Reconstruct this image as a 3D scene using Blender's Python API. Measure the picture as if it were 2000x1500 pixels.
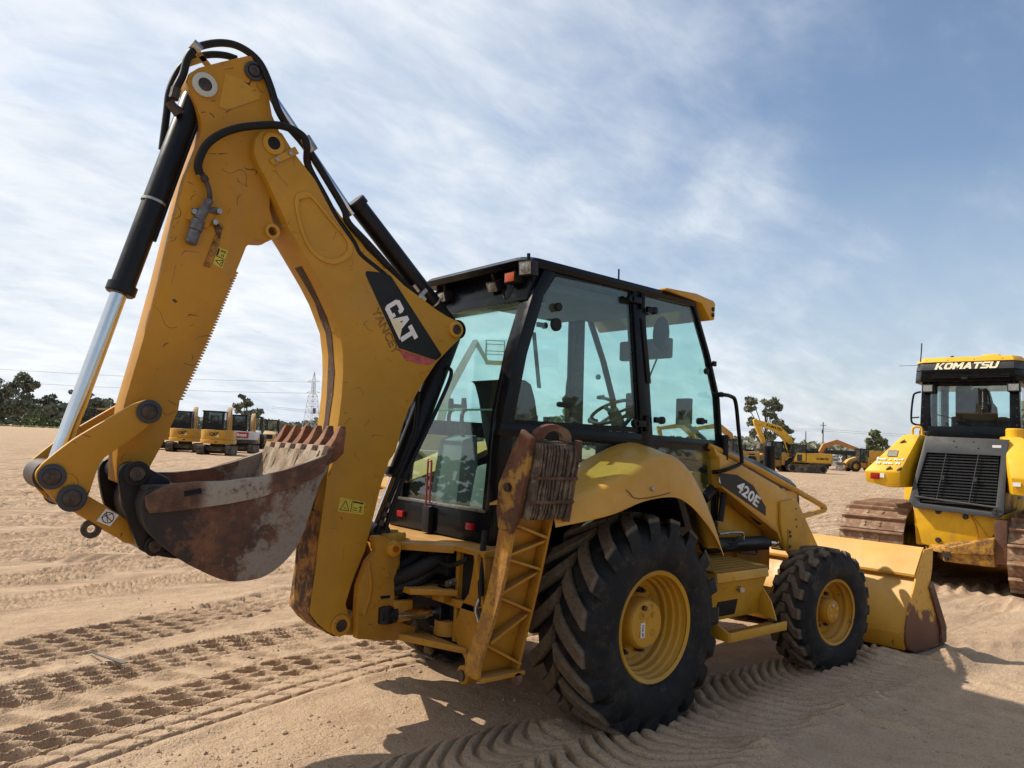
import bpy, bmesh, math, random
import numpy as np
from mathutils import Vector, Matrix

S = bpy.context.scene
for o in list(bpy.data.objects):
    bpy.data.objects.remove(o)
COL = S.collection

# ------------------------------------------------------------------ camera
def camera():
    yaw, pitch, roll = math.radians(49.9498), math.radians(4.58097), math.radians(2.61456)
    f = Vector((math.cos(pitch)*math.cos(yaw), math.cos(pitch)*math.sin(yaw), math.sin(pitch)))
    r = Vector((math.sin(yaw), -math.cos(yaw), 0)); u = r.cross(f)
    r2 = math.cos(roll)*r + math.sin(roll)*u
    u2 = -math.sin(roll)*r + math.cos(roll)*u
    cd = bpy.data.cameras.new('camera'); co = bpy.data.objects.new('camera', cd); COL.objects.link(co)
    cd.sensor_width = 36.0; cd.lens = 1466.0/2000*36; cd.clip_start = 0.05; cd.clip_end = 6000
    m = Matrix((r2, u2, -f)).transposed().to_4x4(); m.translation = (-3.6356, -3.9659, 1.6432)
    co.matrix_world = m
    S.camera = co
camera()
CAM = Vector((-3.6356, -3.9659, 1.6432))

# ------------------------------------------------------------------ sun + sky
SUN_K = (0.50, -0.80)                       # ground shadow offset per metre of height
_d = Vector((-SUN_K[0], -SUN_K[1], 1.0)).normalized()
SUN_EL = math.asin(_d.z); SUN_AZ = math.atan2(_d.y, _d.x)
sl = bpy.data.lights.new('sun', 'SUN'); sl.energy = 5.0; sl.angle = math.radians(0.6); sl.color = (1.0, 0.91, 0.78)
so = bpy.data.objects.new('sun', sl); COL.objects.link(so)
so.rotation_euler = _d.to_track_quat('Z', 'Y').to_euler(); so.location = (-20, 20, 30)

S.view_settings.view_transform = 'Standard'; S.view_settings.look = 'None'
S.view_settings.exposure = 0.24; S.view_settings.gamma = 1.0

def world():
    w = bpy.data.worlds.new('World'); S.world = w; w.use_nodes = True
    nt = w.node_tree; N = nt.nodes; L = nt.links
    for n in list(N): N.remove(n)
    out = N.new('ShaderNodeOutputWorld'); bg = N.new('ShaderNodeBackground'); bg.inputs[1].default_value = 0.122
    sky = N.new('ShaderNodeTexSky'); sky.sky_type = 'NISHITA'; sky.sun_disc = False
    sky.sun_elevation = SUN_EL; sky.sun_rotation = math.pi/2 - SUN_AZ
    sky.altitude = 0; sky.air_density = 1.1; sky.dust_density = 1.6; sky.ozone_density = 1.4
    tc = N.new('ShaderNodeTexCoord'); sep = N.new('ShaderNodeSeparateXYZ'); L.new(tc.outputs['Generated'], sep.inputs[0])
    def M(op, a, b=None, c=None):
        n = N.new('ShaderNodeMath'); n.operation = op
        for i, v in enumerate((a, b, c)):
            if v is None: continue
            if isinstance(v, (int, float)): n.inputs[i].default_value = v
            else: L.new(v, n.inputs[i])
        return n.outputs[0]
    z = M('MAXIMUM', sep.outputs[2], 0.0)
    zz = M('ADD', z, 0.30)
    px = M('DIVIDE', sep.outputs[0], zz); py = M('DIVIDE', sep.outputs[1], zz)
    cb = N.new('ShaderNodeCombineXYZ'); L.new(px, cb.inputs[0]); L.new(py, cb.inputs[1])
    def noise(scale, loc, rot, scl, det=6, rough=.6, dist=0.0):
        mp = N.new('ShaderNodeMapping'); L.new(cb.outputs[0], mp.inputs[0])
        mp.inputs['Location'].default_value = loc; mp.inputs['Rotation'].default_value = (0, 0, rot); mp.inputs['Scale'].default_value = scl
        n = N.new('ShaderNodeTexNoise'); n.inputs['Scale'].default_value = scale; n.inputs['Detail'].default_value = det
        n.inputs['Roughness'].default_value = rough; n.inputs['Distortion'].default_value = dist
        L.new(mp.outputs[0], n.inputs['Vector']); return n.outputs[0]
    def ramp(v, a, b):
        n = N.new('ShaderNodeMapRange'); n.interpolation_type = 'SMOOTHSTEP'; L.new(v, n.inputs[0])
        n.inputs[1].default_value = a; n.inputs[2].default_value = b; return n.outputs[0]
    big = noise(0.9, (3.1, 1.7, 0), math.radians(-35), (1, 1.2, 1), 3, .5, .2)
    mid = noise(2.2, (1.3, 4.2, 0), math.radians(-58), (0.9, 1.3, 1), 9, .53, .35)
    fine = noise(7.0, (7.0, 2.0, 0), math.radians(-65), (0.8, 1.5, 1), 8, .60, .3)
    # thicker veil towards the sun's half of the sky, thinner away from it
    side = M('ADD', M('MULTIPLY', sep.outputs[0], -0.45), M('MULTIPLY', sep.outputs[1], 0.45))
    v = M('ADD', M('ADD', M('MULTIPLY', mid, .62), M('MULTIPLY', big, .42)), M('ADD', M('MULTIPLY', fine, .13), M('MULTIPLY', side, .56)))
    v = M('ADD', v, M('MULTIPLY', z, .06))
    mask = ramp(v, 0.42, 0.82)
    haze = N.new('ShaderNodeMapRange'); L.new(z, haze.inputs[0]); haze.inputs[1].default_value = 0; haze.inputs[2].default_value = .35; haze.inputs[3].default_value = .75; haze.inputs[4].default_value = 0.0
    fac = M('MINIMUM', M('ADD', M('MULTIPLY', mask, .93), haze.outputs[0]), .97)
    cc = N.new('ShaderNodeMix'); cc.data_type = 'RGBA'
    L.new(ramp(M('ADD', M('MULTIPLY', fine, .7), M('ADD', M('MULTIPLY', big, .5), M('MULTIPLY', side, .25))), .3, .95), cc.inputs[0])
    cc.inputs[6].default_value = (4.2, 4.85, 5.8, 1); cc.inputs[7].default_value = (7.0, 7.2, 7.35, 1)
    mx = N.new('ShaderNodeMix'); mx.data_type = 'RGBA'; L.new(fac, mx.inputs[0]); L.new(sky.outputs[0], mx.inputs[6]); L.new(cc.outputs[2], mx.inputs[7])
    L.new(mx.outputs[2], bg.inputs[0]); L.new(bg.outputs[0], out.inputs[0])
world()
S.cycles.max_bounces = 8; S.cycles.transparent_max_bounces = 12; S.cycles.glossy_bounces = 4
S.cycles.diffuse_bounces = 3; S.cycles.caustics_reflective = False; S.cycles.caustics_refractive = False
# ------------------------------------------------------------------ mesh builder
def V(*a): return Vector(a)
def catmull(pts, n=6):
    P = [Vector(p) for p in pts]
    if len(P) < 3: return P
    out = []
    for i in range(len(P)-1):
        p0 = P[i-1] if i else P[0]*2-P[1]; p1, p2 = P[i], P[i+1]
        p3 = P[i+2] if i+2 < len(P) else P[-1]*2-P[-2]
        for k in range(n):
            t = k/n
            out.append(.5*((2*p1)+(p2-p0)*t+(2*p0-5*p1+4*p2-p3)*t*t+(3*p1-p0-3*p2+p3)*t**3))
    return out+[P[-1]]

class MB:
    def __init__(s): s.v = []; s.f = []; s.m = []; s.cur = 0
    def add(s, vs, fs):
        b = len(s.v); s.v += [tuple(v) for v in vs]
        for f in fs: s.f.append(tuple(i+b for i in f)); s.m.append(s.cur)
        return s
    def box(s, x0, x1, y0, y1, z0, z1):
        return s.hexa([(x0,y0,z0),(x1,y0,z0),(x1,y1,z0),(x0,y1,z0)], [(x0,y0,z1),(x1,y0,z1),(x1,y1,z1),(x0,y1,z1)])
    def hexa(s, a, b):
        n = len(a)
        return s.add(list(a)+list(b), [tuple(range(n))[::-1], tuple(range(n, 2*n))]+[(i, (i+1)%n, n+(i+1)%n, n+i) for i in range(n)])
    def obox(s, c, ax, ay, az):
        c, ax, ay, az = map(Vector, (c, ax, ay, az))
        return s.hexa([c-ax-ay-az, c+ax-ay-az, c+ax+ay-az, c-ax+ay-az], [c-ax-ay+az, c+ax-ay+az, c+ax+ay+az, c-ax+ay+az])
    def bar(s, p0, p1, w, h, up=(0,0,1)):
        p0, p1 = Vector(p0), Vector(p1); d = (p1-p0); l = d.length; d.normalize()
        side = d.cross(Vector(up)); side.normalize(); u = side.cross(d)
        return s.obox((p0+p1)/2, d*l/2, side*w/2, u*h/2)
    def prism(s, poly, a, b, plane='xz'):
        # poly 2D; extruded from a to b along the missing axis
        def m(p, t): return {'xz': (p[0], t, p[1]), 'yz': (t, p[0], p[1]), 'xy': (p[0], p[1], t)}[plane]
        return s.hexa([m(p, a) for p in poly], [m(p, b) for p in poly])
    def ring(s, outer, inner, a, b):
        # flat ring in xz between two outlines of the same length
        n = len(outer); vs = [(p[0], t, p[1]) for t in (a, b) for q in (outer, inner) for p in q]
        fs = []
        for i in range(n):
            j = (i+1) % n
            fs += [(i, j, n+j, n+i), (2*n+j, 2*n+i, 3*n+i, 3*n+j), (i, 2*n+i, 2*n+j, j), (n+j, 3*n+j, 3*n+i, n+i)]
        return s.add(vs, fs)
    def lathe(s, prof, o, ax, seg=32, closed=False, cap=True):
        # prof (r, a): a along the axis from o
        o, ax = Vector(o), Vector(ax).normalized()
        u = ax.orthogonal().normalized(); w = ax.cross(u); n = len(prof)
        vs = []
        for k in range(seg):
            t = 2*math.pi*k/seg; d = u*math.cos(t)+w*math.sin(t)
            vs += [o+ax*a+d*r for r, a in prof]
        fs = []
        for k in range(seg):
            q = (k+1) % seg
            for i in range(n if closed else n-1):
                j = (i+1) % n
                fs.append((k*n+i, k*n+j, q*n+j, q*n+i))
        if not closed and cap:
            for i in (0, n-1):
                if prof[i][0] > 1e-6: fs.append(tuple(k*n+i for k in range(seg)))
        return s.add(vs, fs)
    def cyl(s, p0, p1, r, seg=24, r2=None, ch=0):
        p0, p1 = Vector(p0), Vector(p1); d = p1-p0; l = d.length; r2 = r if r2 is None else r2
        pr = [(r, 0), (r2, l)] if not ch else [(r-ch, 0), (r, ch), (r2, l-ch), (r2-ch, l)]
        return s.lathe(pr, p0, d, seg)
    def tube(s, path, r, seg=10, n=5, cap=True):
        P = catmull(path, n) if n else [Vector(p) for p in path]
        P = [p for i, p in enumerate(P) if i == 0 or (p-P[i-1]).length > 1e-5]
        vs = []; up = None
        for i, p in enumerate(P):
            t = (P[min(i+1, len(P)-1)]-P[max(i-1, 0)]).normalized()
            if up is None: up = t.orthogonal().normalized()
            up = (up-t*up.dot(t)).normalized(); w = t.cross(up)
            for k in range(seg):
                a = 2*math.pi*k/seg; vs.append(p+(up*math.cos(a)+w*math.sin(a))*r)
        fs = [(i*seg+k, i*seg+(k+1)%seg, (i+1)*seg+(k+1)%seg, (i+1)*seg+k) for i in range(len(P)-1) for k in range(seg)]
        if cap: fs += [tuple(range(seg))[::-1], tuple((len(P)-1)*seg+k for k in range(seg))]
        return s.add(vs, fs)
    def grid(s, rows, closed=False):
        n = len(rows[0]); vs = [p for r in rows for p in r]; fs = []
        for i in range(len(rows)-1):
            for j in range(n if closed else n-1):
                q = (j+1) % n; fs.append((i*n+j, i*n+q, (i+1)*n+q, (i+1)*n+j))
        return s.add(vs, fs)
    def shell(s, rows, off):
        # a grid given thickness by the offset vector
        off = Vector(off); n = len(rows[0]); m = len(rows)
        a = [Vector(p) for r in rows for p in r]; b = [p+off for p in a]; N_ = len(a); fs = []
        for i in range(m-1):
            for j in range(n-1):
                q = (i*n+j, i*n+j+1, (i+1)*n+j+1, (i+1)*n+j); fs += [q, tuple(k+N_ for k in q[::-1])]
        edge = [j for j in range(n)]+[i*n+n-1 for i in range(1, m)]+[(m-1)*n+j for j in range(n-2, -1, -1)]+[i*n for i in range(m-2, 0, -1)]
        for k in range(len(edge)):
            x, y = edge[k], edge[(k+1) % len(edge)]; fs.append((y, x, x+N_, y+N_))
        return s.add(a+b, fs)
    def xf(s, m, start=0):
        for i in range(start, len(s.v)): s.v[i] = tuple(m @ Vector(s.v[i]))
        return s
    def build(s, name, mat, parent=None, bevel=0.0, ang=32, loc=None):
        me = bpy.data.meshes.new(name); me.from_pydata(s.v, [], s.f)
        mats = mat if isinstance(mat, (list, tuple)) else [mat]
        for m in mats: me.materials.append(m)
        if len(mats) > 1: me.polygons.foreach_set('material_index', s.m)
        bm = bmesh.new(); bm.from_mesh(me)
        bmesh.ops.recalc_face_normals(bm, faces=bm.faces)
        if bevel:
            ed = [e for e in bm.edges if len(e.link_faces) == 2 and e.calc_face_angle(0) > math.radians(38)]
            bmesh.ops.bevel(bm, geom=ed, offset=bevel, segments=2, profile=.6, affect='EDGES', clamp_overlap=True)
        bm.to_mesh(me); bm.free()
        me.polygons.foreach_set('use_smooth', [True]*len(me.polygons)); me.set_sharp_from_angle(angle=math.radians(ang)); me.update()
        o = bpy.data.objects.new(name, me); COL.objects.link(o)
        if parent: o.parent = parent
        if loc: o.location = loc
        return o

def thing(name, label, cat, loc=(0,0,0), rz=0.0, group=None, kind=None):
    o = bpy.data.objects.new(name, None); COL.objects.link(o); o.empty_display_size = .3
    o.location = loc; o.rotation_euler = (0, 0, rz); tag(o, label, cat, group, kind); return o
def tag(o, label=None, cat=None, group=None, kind=None):
    if label: o['label'] = label
    if cat: o['category'] = cat
    if group: o['group'] = group
    if kind: o['kind'] = kind
    return o
def kids(o): return [c for c in bpy.data.objects if c.parent == o]
def copy_tree(o, parent=None):
    c = o.copy(); COL.objects.link(c)
    if parent: c.parent = parent
    for ch in kids(o): copy_tree(ch, c)
    return c
def put(o, loc, rz, label):
    o.location = loc; o.rotation_euler = (0, 0, rz); o['label'] = label; return o

def text(name, body, mat, parent, o, xdir, ydir, h, w=None, bold=.0, shear=0.0, th=.002, sp=1.0):
    # flat lettering lying in the plane of xdir/ydir, lower-left corner at o, cap height h, total width w
    cu = bpy.data.curves.new(name, 'FONT'); cu.body = body; cu.size = 1; cu.offset = bold; cu.shear = shear; cu.space_character = sp; cu.resolution_u = 3
    ob = bpy.data.objects.new(name, cu); COL.objects.link(ob)
    dg = bpy.context.evaluated_depsgraph_get(); me = bpy.data.meshes.new_from_object(ob.evaluated_get(dg)); bpy.data.objects.remove(ob); bpy.data.curves.remove(cu)
    n = len(me.vertices); a = np.zeros(n*3); me.vertices.foreach_get('co', a); a = a.reshape(-1, 3)
    x0, y0 = a[:, 0].min(), a[:, 1].min(); sx = a[:, 0].max()-x0; sy = a[:, 1].max()-y0
    x = (a[:, 0]-x0)/sx*(w if w else h*sx/sy); y = (a[:, 1]-y0)/sy*h
    X = np.array(Vector(xdir).normalized()); Y = np.array(Vector(ydir).normalized()); Nn = np.cross(X, Y)
    c = np.array(o)+x[:, None]*X+y[:, None]*Y+Nn*th
    me.vertices.foreach_set('co', c.ravel()); me.update()
    bm = bmesh.new(); bm.from_mesh(me)
    r = bmesh.ops.extrude_face_region(bm, geom=bm.faces[:])
    bmesh.ops.translate(bm, vec=Vector(-Nn*th*.9), verts=[g for g in r['geom'] if isinstance(g, bmesh.types.BMVert)])
    bmesh.ops.recalc_face_normals(bm, faces=bm.faces); bm.to_mesh(me); bm.free()
    me.materials.clear(); me.materials.append(mat)
    ob = bpy.data.objects.new(name, me); COL.objects.link(ob); ob.parent = parent
    return ob

# ------------------------------------------------------------------ materials
class NT:
    def __init__(s, name):
        s.m = bpy.data.materials.new(name); s.m.use_nodes = True; s.t = s.m.node_tree; s.N = s.t.nodes; s.L = s.t.links
        s.b = s.N['Principled BSDF']; s.tc = s.N.new('ShaderNodeTexCoord'); s.co = s.tc.outputs['Object']
    def set(s, k, v):
        i = s.b.inputs[k]
        if hasattr(v, 'is_linked') or hasattr(v, 'links'): s.L.new(v, i)
        elif isinstance(v, tuple) and len(v) == 3: i.default_value = (*v, 1)
        else: i.default_value = v
        return s
    def noise(s, scale, det=4, rough=.55, scl=None, rot=None, loc=None, dist=0, co=None):
        v = co or s.co
        if scl or rot or loc:
            mp = s.N.new('ShaderNodeMapping'); s.L.new(v, mp.inputs[0])
            if scl: mp.inputs['Scale'].default_value = scl
            if rot: mp.inputs['Rotation'].default_value = rot
            if loc: mp.inputs['Location'].default_value = loc
            v = mp.outputs[0]
        n = s.N.new('ShaderNodeTexNoise'); n.inputs['Scale'].default_value = scale; n.inputs['Detail'].default_value = det
        n.inputs['Roughness'].default_value = rough; n.inputs['Distortion'].default_value = dist; s.L.new(v, n.inputs['Vector']); return n.outputs[0]
    def voro(s, scale, feat='DISTANCE_TO_EDGE'):
        n = s.N.new('ShaderNodeTexVoronoi'); n.feature = feat; n.inputs['Scale'].default_value = scale; s.L.new(s.co, n.inputs['Vector']); return n.outputs[0]
    def math(s, op, a, b=0.0, c=None):
        n = s.N.new('ShaderNodeMath'); n.operation = op
        for i, v in enumerate((a, b, c)):
            if v is None: continue
            if isinstance(v, (int, float)): n.inputs[i].default_value = v
            else: s.L.new(v, n.inputs[i])
        return n.outputs[0]
    def ramp(s, v, a, b, lo=0.0, hi=1.0):
        n = s.N.new('ShaderNodeMapRange'); n.interpolation_type = 'SMOOTHSTEP'; s.L.new(v, n.inputs[0])
        for i, q in zip((1, 2, 3, 4), (a, b, lo, hi)): n.inputs[i].default_value = q
        return n.outputs[0]
    def mix(s, f, a, b):
        n = s.N.new('ShaderNodeMix'); n.data_type = 'RGBA'
        for i, v in ((0, f), (6, a), (7, b)):
            if isinstance(v, (int, float)): n.inputs[i].default_value = v
            elif isinstance(v, tuple): n.inputs[i].default_value = (*v, 1)
            else: s.L.new(v, n.inputs[i])
        return n.outputs[2]
    def up(s):
        g = s.N.new('ShaderNodeNewGeometry'); x = s.N.new('ShaderNodeSeparateXYZ'); s.L.new(g.outputs['Normal'], x.inputs[0]); return x.outputs[2]
    def sep(s, co=None):
        x = s.N.new('ShaderNodeSeparateXYZ'); s.L.new(co or s.co, x.inputs[0]); return x.outputs
    def bump(s, h, st=.3, d=.01):
        n = s.N.new('ShaderNodeBump'); n.inputs['Strength'].default_value = st; n.inputs['Distance'].default_value = d
        s.L.new(h, n.inputs['Height']); s.L.new(n.outputs[0], s.b.inputs['Normal']); return s
    def scratches(s, scale, width, thr):
        a = None
        for rot, sc in (((.3, .5, .9), (1, 5, 1.2)), ((1.1, .2, 2.2), (1, 6, 1.2)), ((.2, 1.3, .4), (1.2, 5, 1))):
            n = s.noise(scale*1.6, 1, .4, scl=sc, rot=rot, dist=.15)
            line = s.ramp(s.math('ABSOLUTE', s.math('SUBTRACT', n, .5)), width*.4, width, 1, 0)
            m = s.math('MULTIPLY', line, s.ramp(s.noise(scale*2.2, 2, .5, rot=rot, loc=(3, 1, sc[1])), thr, thr+.03))
            a = m if a is None else s.math('MAXIMUM', a, m)
        return a

def paint(name, col, rough=.38, wear=.6, chips=.5, dust=.3, dustcol=(.42, .31, .19), rust=(.075, .028, .012), scale=1.0, var=.12, spec=.35):
    n = NT(name); n.b.inputs['Specular IOR Level'].default_value = spec; dk = tuple(c*(1-var*2) for c in col)
    c = n.mix(n.ramp(n.noise(1.7*scale, 5, .6), .3, .7), dk, col)
    c = n.mix(n.ramp(n.noise(9*scale, 4, .65), .5, .8, 0, .22), c, tuple(x*.62 for x in col))
    if wear:
        c = n.mix(n.math('MULTIPLY', n.scratches(3.2*scale, .0055, .60), wear), c, (.06, .03, .015))
    if chips:
        ch = n.math('MULTIPLY', n.ramp(n.noise(34*scale, 5, .7), .665, .69), n.ramp(n.noise(2.3*scale, 3, .6, loc=(5, 2, 1)), .5, .62))
        c = n.mix(n.math('MULTIPLY', ch, chips), c, rust)
    stk = n.ramp(n.noise(7*scale, 5, .65, scl=(1, 1, .10)), .52, .72, 0, .30)
    c = n.mix(n.math('MULTIPLY', stk, min(1, dust*2+.2)), c, (.25, .155, .075) if max(col) > .1 else (.05, .045, .04))
    c = n.mix(n.ramp(n.noise(2.6*scale, 6, .7, loc=(9, 4, 2)), .52, .70, 0, min(.35, dust*.9)), c, tuple(x*.72+.09 for x in col) if max(col) > .1 else col)
    if dust:
        d = n.math('MULTIPLY', n.ramp(n.up(), .15, .95), n.ramp(n.noise(6*scale, 6, .7), .25, .75, .3, 1))
        c = n.mix(n.math('MULTIPLY', d, dust), c, dustcol)
    n.set('Base Color', c); n.set('Roughness', n.ramp(n.noise(5*scale, 4, .6), .3, .8, rough-.08, rough+.22))
    n.bump(n.noise(14*scale, 3, .5), .04, .01)
    return n.m

CY = (.55, .285, .022)
M_CAT = paint('cat_yellow_paint', CY)
M_CATB = paint('boom_yellow_paint', (.51, .262, .02), .44, wear=.6, chips=.6, dust=.2)
M_GREASY_SHADE = paint('greasy_shaded_frame_paint', (.43, .20, .015), .55, wear=1.0, chips=1.0, dust=.35, scale=1.5)  # grimy frame yellow, also darkened to put the stabilizer leg's shade into the colour
M_CATCLEAN = paint('clean_yellow_paint', (.60, .31, .035), .32, wear=.08, chips=.05, dust=.14)
M_CATWORN = paint('worn_yellow_paint', (.50, .235, .013), .5, wear=1.0, chips=1.0, dust=.25)
M_KOM = paint('dozer_yellow_paint', (.80, .45, .012), .36, wear=.12, chips=.35, dust=.25)
M_LBK = paint('loader_bucket_yellow', (.66, .345, .05), .45, wear=.3, chips=.7, dust=.35)
M_BGY = paint('machine_yellow_paint', (.58, .30, .03), .45, wear=0, chips=.4, dust=.5)
M_BGO = paint('machine_orange_paint', (.50, .22, .06), .5, wear=0, chips=.4, dust=.4)
M_BGW = paint('machine_white_paint', (.72, .71, .68), .4, wear=0, chips=.2, dust=.3)
M_BGR = paint('machine_red_paint', (.42, .03, .03), .4, wear=0, chips=.2, dust=.3)
M_BGB = paint('machine_blue_paint', (.05, .16, .42), .4, wear=0, chips=.2, dust=.3)
M_BGT = paint('dusty_tan_paint', (.46, .27, .08), .6, wear=0, chips=.8, dust=.6)
M_CABBLK = paint('black_cab_paint', (.0045, .0055, .008), .20, wear=.0, chips=0, dust=0, var=.05, spec=.16)
M_BLK = paint('black_paint', (.008, .008, .010), .36, wear=.35, chips=.3, dust=.05, rust=(.22, .15, .10), var=.05, spec=.25)
M_GRYP = paint('dark_grey_paint', (.040, .044, .050), .45, wear=.1, chips=.1, dust=.25)

def simple(name, col, rough=.5, metal=0.0, nscale=20, amt=.25, bump=0.0):
    n = NT(name); n.b.inputs['Specular IOR Level'].default_value = .2 if max(col) < .06 else .4; c = n.mix(n.ramp(n.noise(nscale, 4, .6), .3, .75), col, tuple(x*(1-amt) for x in col))
    n.set('Base Color', c).set('Roughness', rough).set('Metallic', metal)
    if bump: n.bump(n.noise(nscale*2, 4, .6), bump, .01)
    return n.m
M_HOSE = simple('rubber_hose', (.014, .014, .015), .55, 0, 60, .3, .15)
M_PLAST = simple('black_plastic', (.018, .018, .02), .5, 0, 30, .2)
M_CHROME = simple('chrome_rod', (.62, .64, .66), .16, 1, 8, .1)
M_STEEL = simple('bare_steel', (.30, .29, .28), .4, 1, 30, .45, .1)
M_PIN = simple('dark_pin_steel', (.085, .065, .055), .5, .55, 25, .55, .2)
M_ZINC = simple('zinc_fitting', (.45, .43, .38), .38, .9, 40, .4)
M_WHITE = simple('white_paint', (.78, .78, .76), .5, 0, 30, .12)
M_DECAL = simple('black_decal', (.016, .018, .019), .42, 0, 10, .3)
M_CREAM = simple('cream_lettering', (.82, .72, .50), .5, 0, 30, .15)
M_LABEL = simple('yellow_label', (.62, .50, .06), .5, 0, 40, .25)
M_GHOST = simple('faded_lettering', (.30, .15, .02), .5, 0, 60, .4)
M_PINK = simple('faded_red_decal', (.52, .10, .10), .5, 0, 25, .55)
M_RED = simple('red_lens', (.36, .008, .012), .25, 0, 60, .35)
M_ORANGE = simple('orange_lens', (.42, .07, .012), .25, 0, 60, .35)
M_LAMP = simple('lamp_glass', (.34, .34, .32), .12, .3, 60, .45)
M_GREYSEAT = simple('seat_fabric', (.022, .023, .026), .85, 0, 40, .3)
M_LINER = simple('cab_liner', (.085, .085, .083), .8, 0, 15, .2)
M_PODS = simple('grey_pod_trim', (.16, .17, .16), .6, 0, 10, .15)
M_CREAMP = simple('beige_cab_trim', (.50, .52, .48), .6, 0, 10, .15)
M_GRAVEL = simple('tread_plate', (.30, .17, .035), .6, .2, 80, .6, .5)

def rust_mat(name, a=(.16, .062, .025), b=(.075, .032, .018), mud=(.30, .24, .17), mudamt=.5, scale=1.0):
    n = NT(name)
    c = n.mix(n.ramp(n.noise(3*scale, 8, .74), .38, .62), b, a)
    c = n.mix(n.ramp(n.noise(22*scale, 5, .75), .45, .75, 0, .7), c, tuple(x*.45 for x in b))
    c = n.mix(n.math('MULTIPLY', n.ramp(n.noise(2.1*scale, 7, .72, loc=(4, 7, 1)), .5, .6), mudamt), c, mud)
    n.set('Base Color', c).set('Roughness', .82).set('Metallic', 0.0)
    n.bump(n.noise(40*scale, 6, .7), .5, .012); return n.m
M_RUST = rust_mat('rusty_steel', mudamt=.35)
M_TOOTH = rust_mat('rusty_tooth_steel', (.23, .085, .034), (.10, .038, .02), (.30, .19, .11), .35, 2.5)
M_PADR = rust_mat('rusty_pad_steel', (.10, .045, .022), (.05, .024, .015), (.24, .17, .10), .35, 3)
M_TRACK = rust_mat('rusty_track_shoe', (.27, .155, .09), (.17, .09, .05), (.40, .30, .20), .7, 2.2)
M_MUDIN = rust_mat('dried_mud', (.36, .27, .18), (.26, .18, .12), (.45, .37, .28), .7, 4)
M_BGTRK = rust_mat('dusty_undercarriage', (.10, .075, .05), (.04, .032, .026), (.30, .23, .15), .5, 1)

def bucket_mat():
    n = NT('worn_bucket_steel'); s = n.sep()
    rust = n.mix(n.ramp(n.noise(4, 6, .7), .35, .65), (.055, .026, .018), (.165, .068, .032))
    rust = n.mix(n.ramp(n.noise(30, 5, .75), .5, .75, 0, .6), rust, (.03, .018, .012))
    # grey cement-like scuffs towards the lip
    g = n.math('ADD', n.noise(3.3, 8, .72, loc=(2, 5, 3)), n.math('MULTIPLY', n.math('ADD', s[0], 2.15), .32))
    c = n.mix(n.math('MULTIPLY', n.ramp(g, .47, .57, 0, .88), n.ramp(n.noise(60, 5, .75), .3, .5, .45, 1)), rust, (.25, .225, .19))
    c = n.mix(n.ramp(n.noise(26, 6, .8, scl=(1, 1, .35), rot=(0, .7, 0), loc=(6, 2, 9)), .60, .66, 0, .5), c, (.24, .20, .155))
    c = n.mix(n.ramp(n.noise(11, 6, .7, loc=(1, 1, 1)), .56, .68, 0, .55), c, (.20, .085, .045))
    # black paint left on the hinge end
    k = n.math('ADD', n.noise(6, 6, .65), n.math('MULTIPLY', n.math('ADD', s[0], 2.44), -1.5))
    c = n.mix(n.ramp(k, .52, .66, 0, .92), c, (.012, .012, .014))
    n.set('Base Color', c).set('Roughness', .72); n.bump(n.noise(45, 6, .7), .35, .01); return n.m
M_BKT = bucket_mat()

def cutter_mat():
    n = NT('worn_side_cutter'); s = n.sep()
    rust = n.mix(n.ramp(n.noise(9, 6, .7), .35, .65), (.07, .035, .022), (.17, .085, .05))
    band = n.math('MULTIPLY', n.ramp(s[0], -2.49, -2.42), n.ramp(s[0], -2.16, -2.13, 1, 0))
    f = n.math('MULTIPLY', band, n.ramp(n.noise(7, 7, .7), .36, .46))
    c = n.mix(n.math('MULTIPLY', f, .9), rust, (.33, .30, .25))
    c = n.mix(n.ramp(n.noise(50, 5, .75), .52, .7, 0, .5), c, (.04, .025, .018))
    n.set('Base Color', c).set('Roughness', .8); n.bump(n.noise(60, 6, .7), .4, .01); return n.m
M_CUT = cutter_mat()

def tyre_mat(name, axis, rad):
    # black rubber, dusty sand-brown on the lug tops (by distance from the axle)
    n = NT(name); s = n.sep()
    r = n.math('SQRT', n.math('ADD', n.math('MULTIPLY', s[0], s[0]), n.math('MULTIPLY', s[2], s[2])))
    base = n.mix(n.ramp(n.noise(7, 5, .6), .35, .75), (.009, .010, .012), (.026, .024, .022))
    top = n.math('MULTIPLY', n.ramp(r, rad-.034, rad-.016), n.ramp(n.noise(30, 6, .75), .30, .62, .45, 1))
    c = n.mix(n.math('MULTIPLY', top, .85), base, (.165, .122, .080))
    c = n.mix(n.math('MULTIPLY', n.ramp(n.noise(9, 7, .8, loc=(3, 3, 3)), .50, .72), .34), c, (.15, .112, .075))
    n.set('Base Color', c).set('Roughness', .68); n.b.inputs['Specular IOR Level'].default_value = .2; n.bump(n.noise(70, 5, .65), .25, .006); return n.m
M_TYRE_R = tyre_mat('rear_tyre_rubber', 'y', .645)
M_TYRE_F = tyre_mat('front_tyre_rubber', 'y', .485)
M_BGTYRE = simple('dusty_tyre', (.03, .027, .024), .8, 0, 6, .5)

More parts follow.
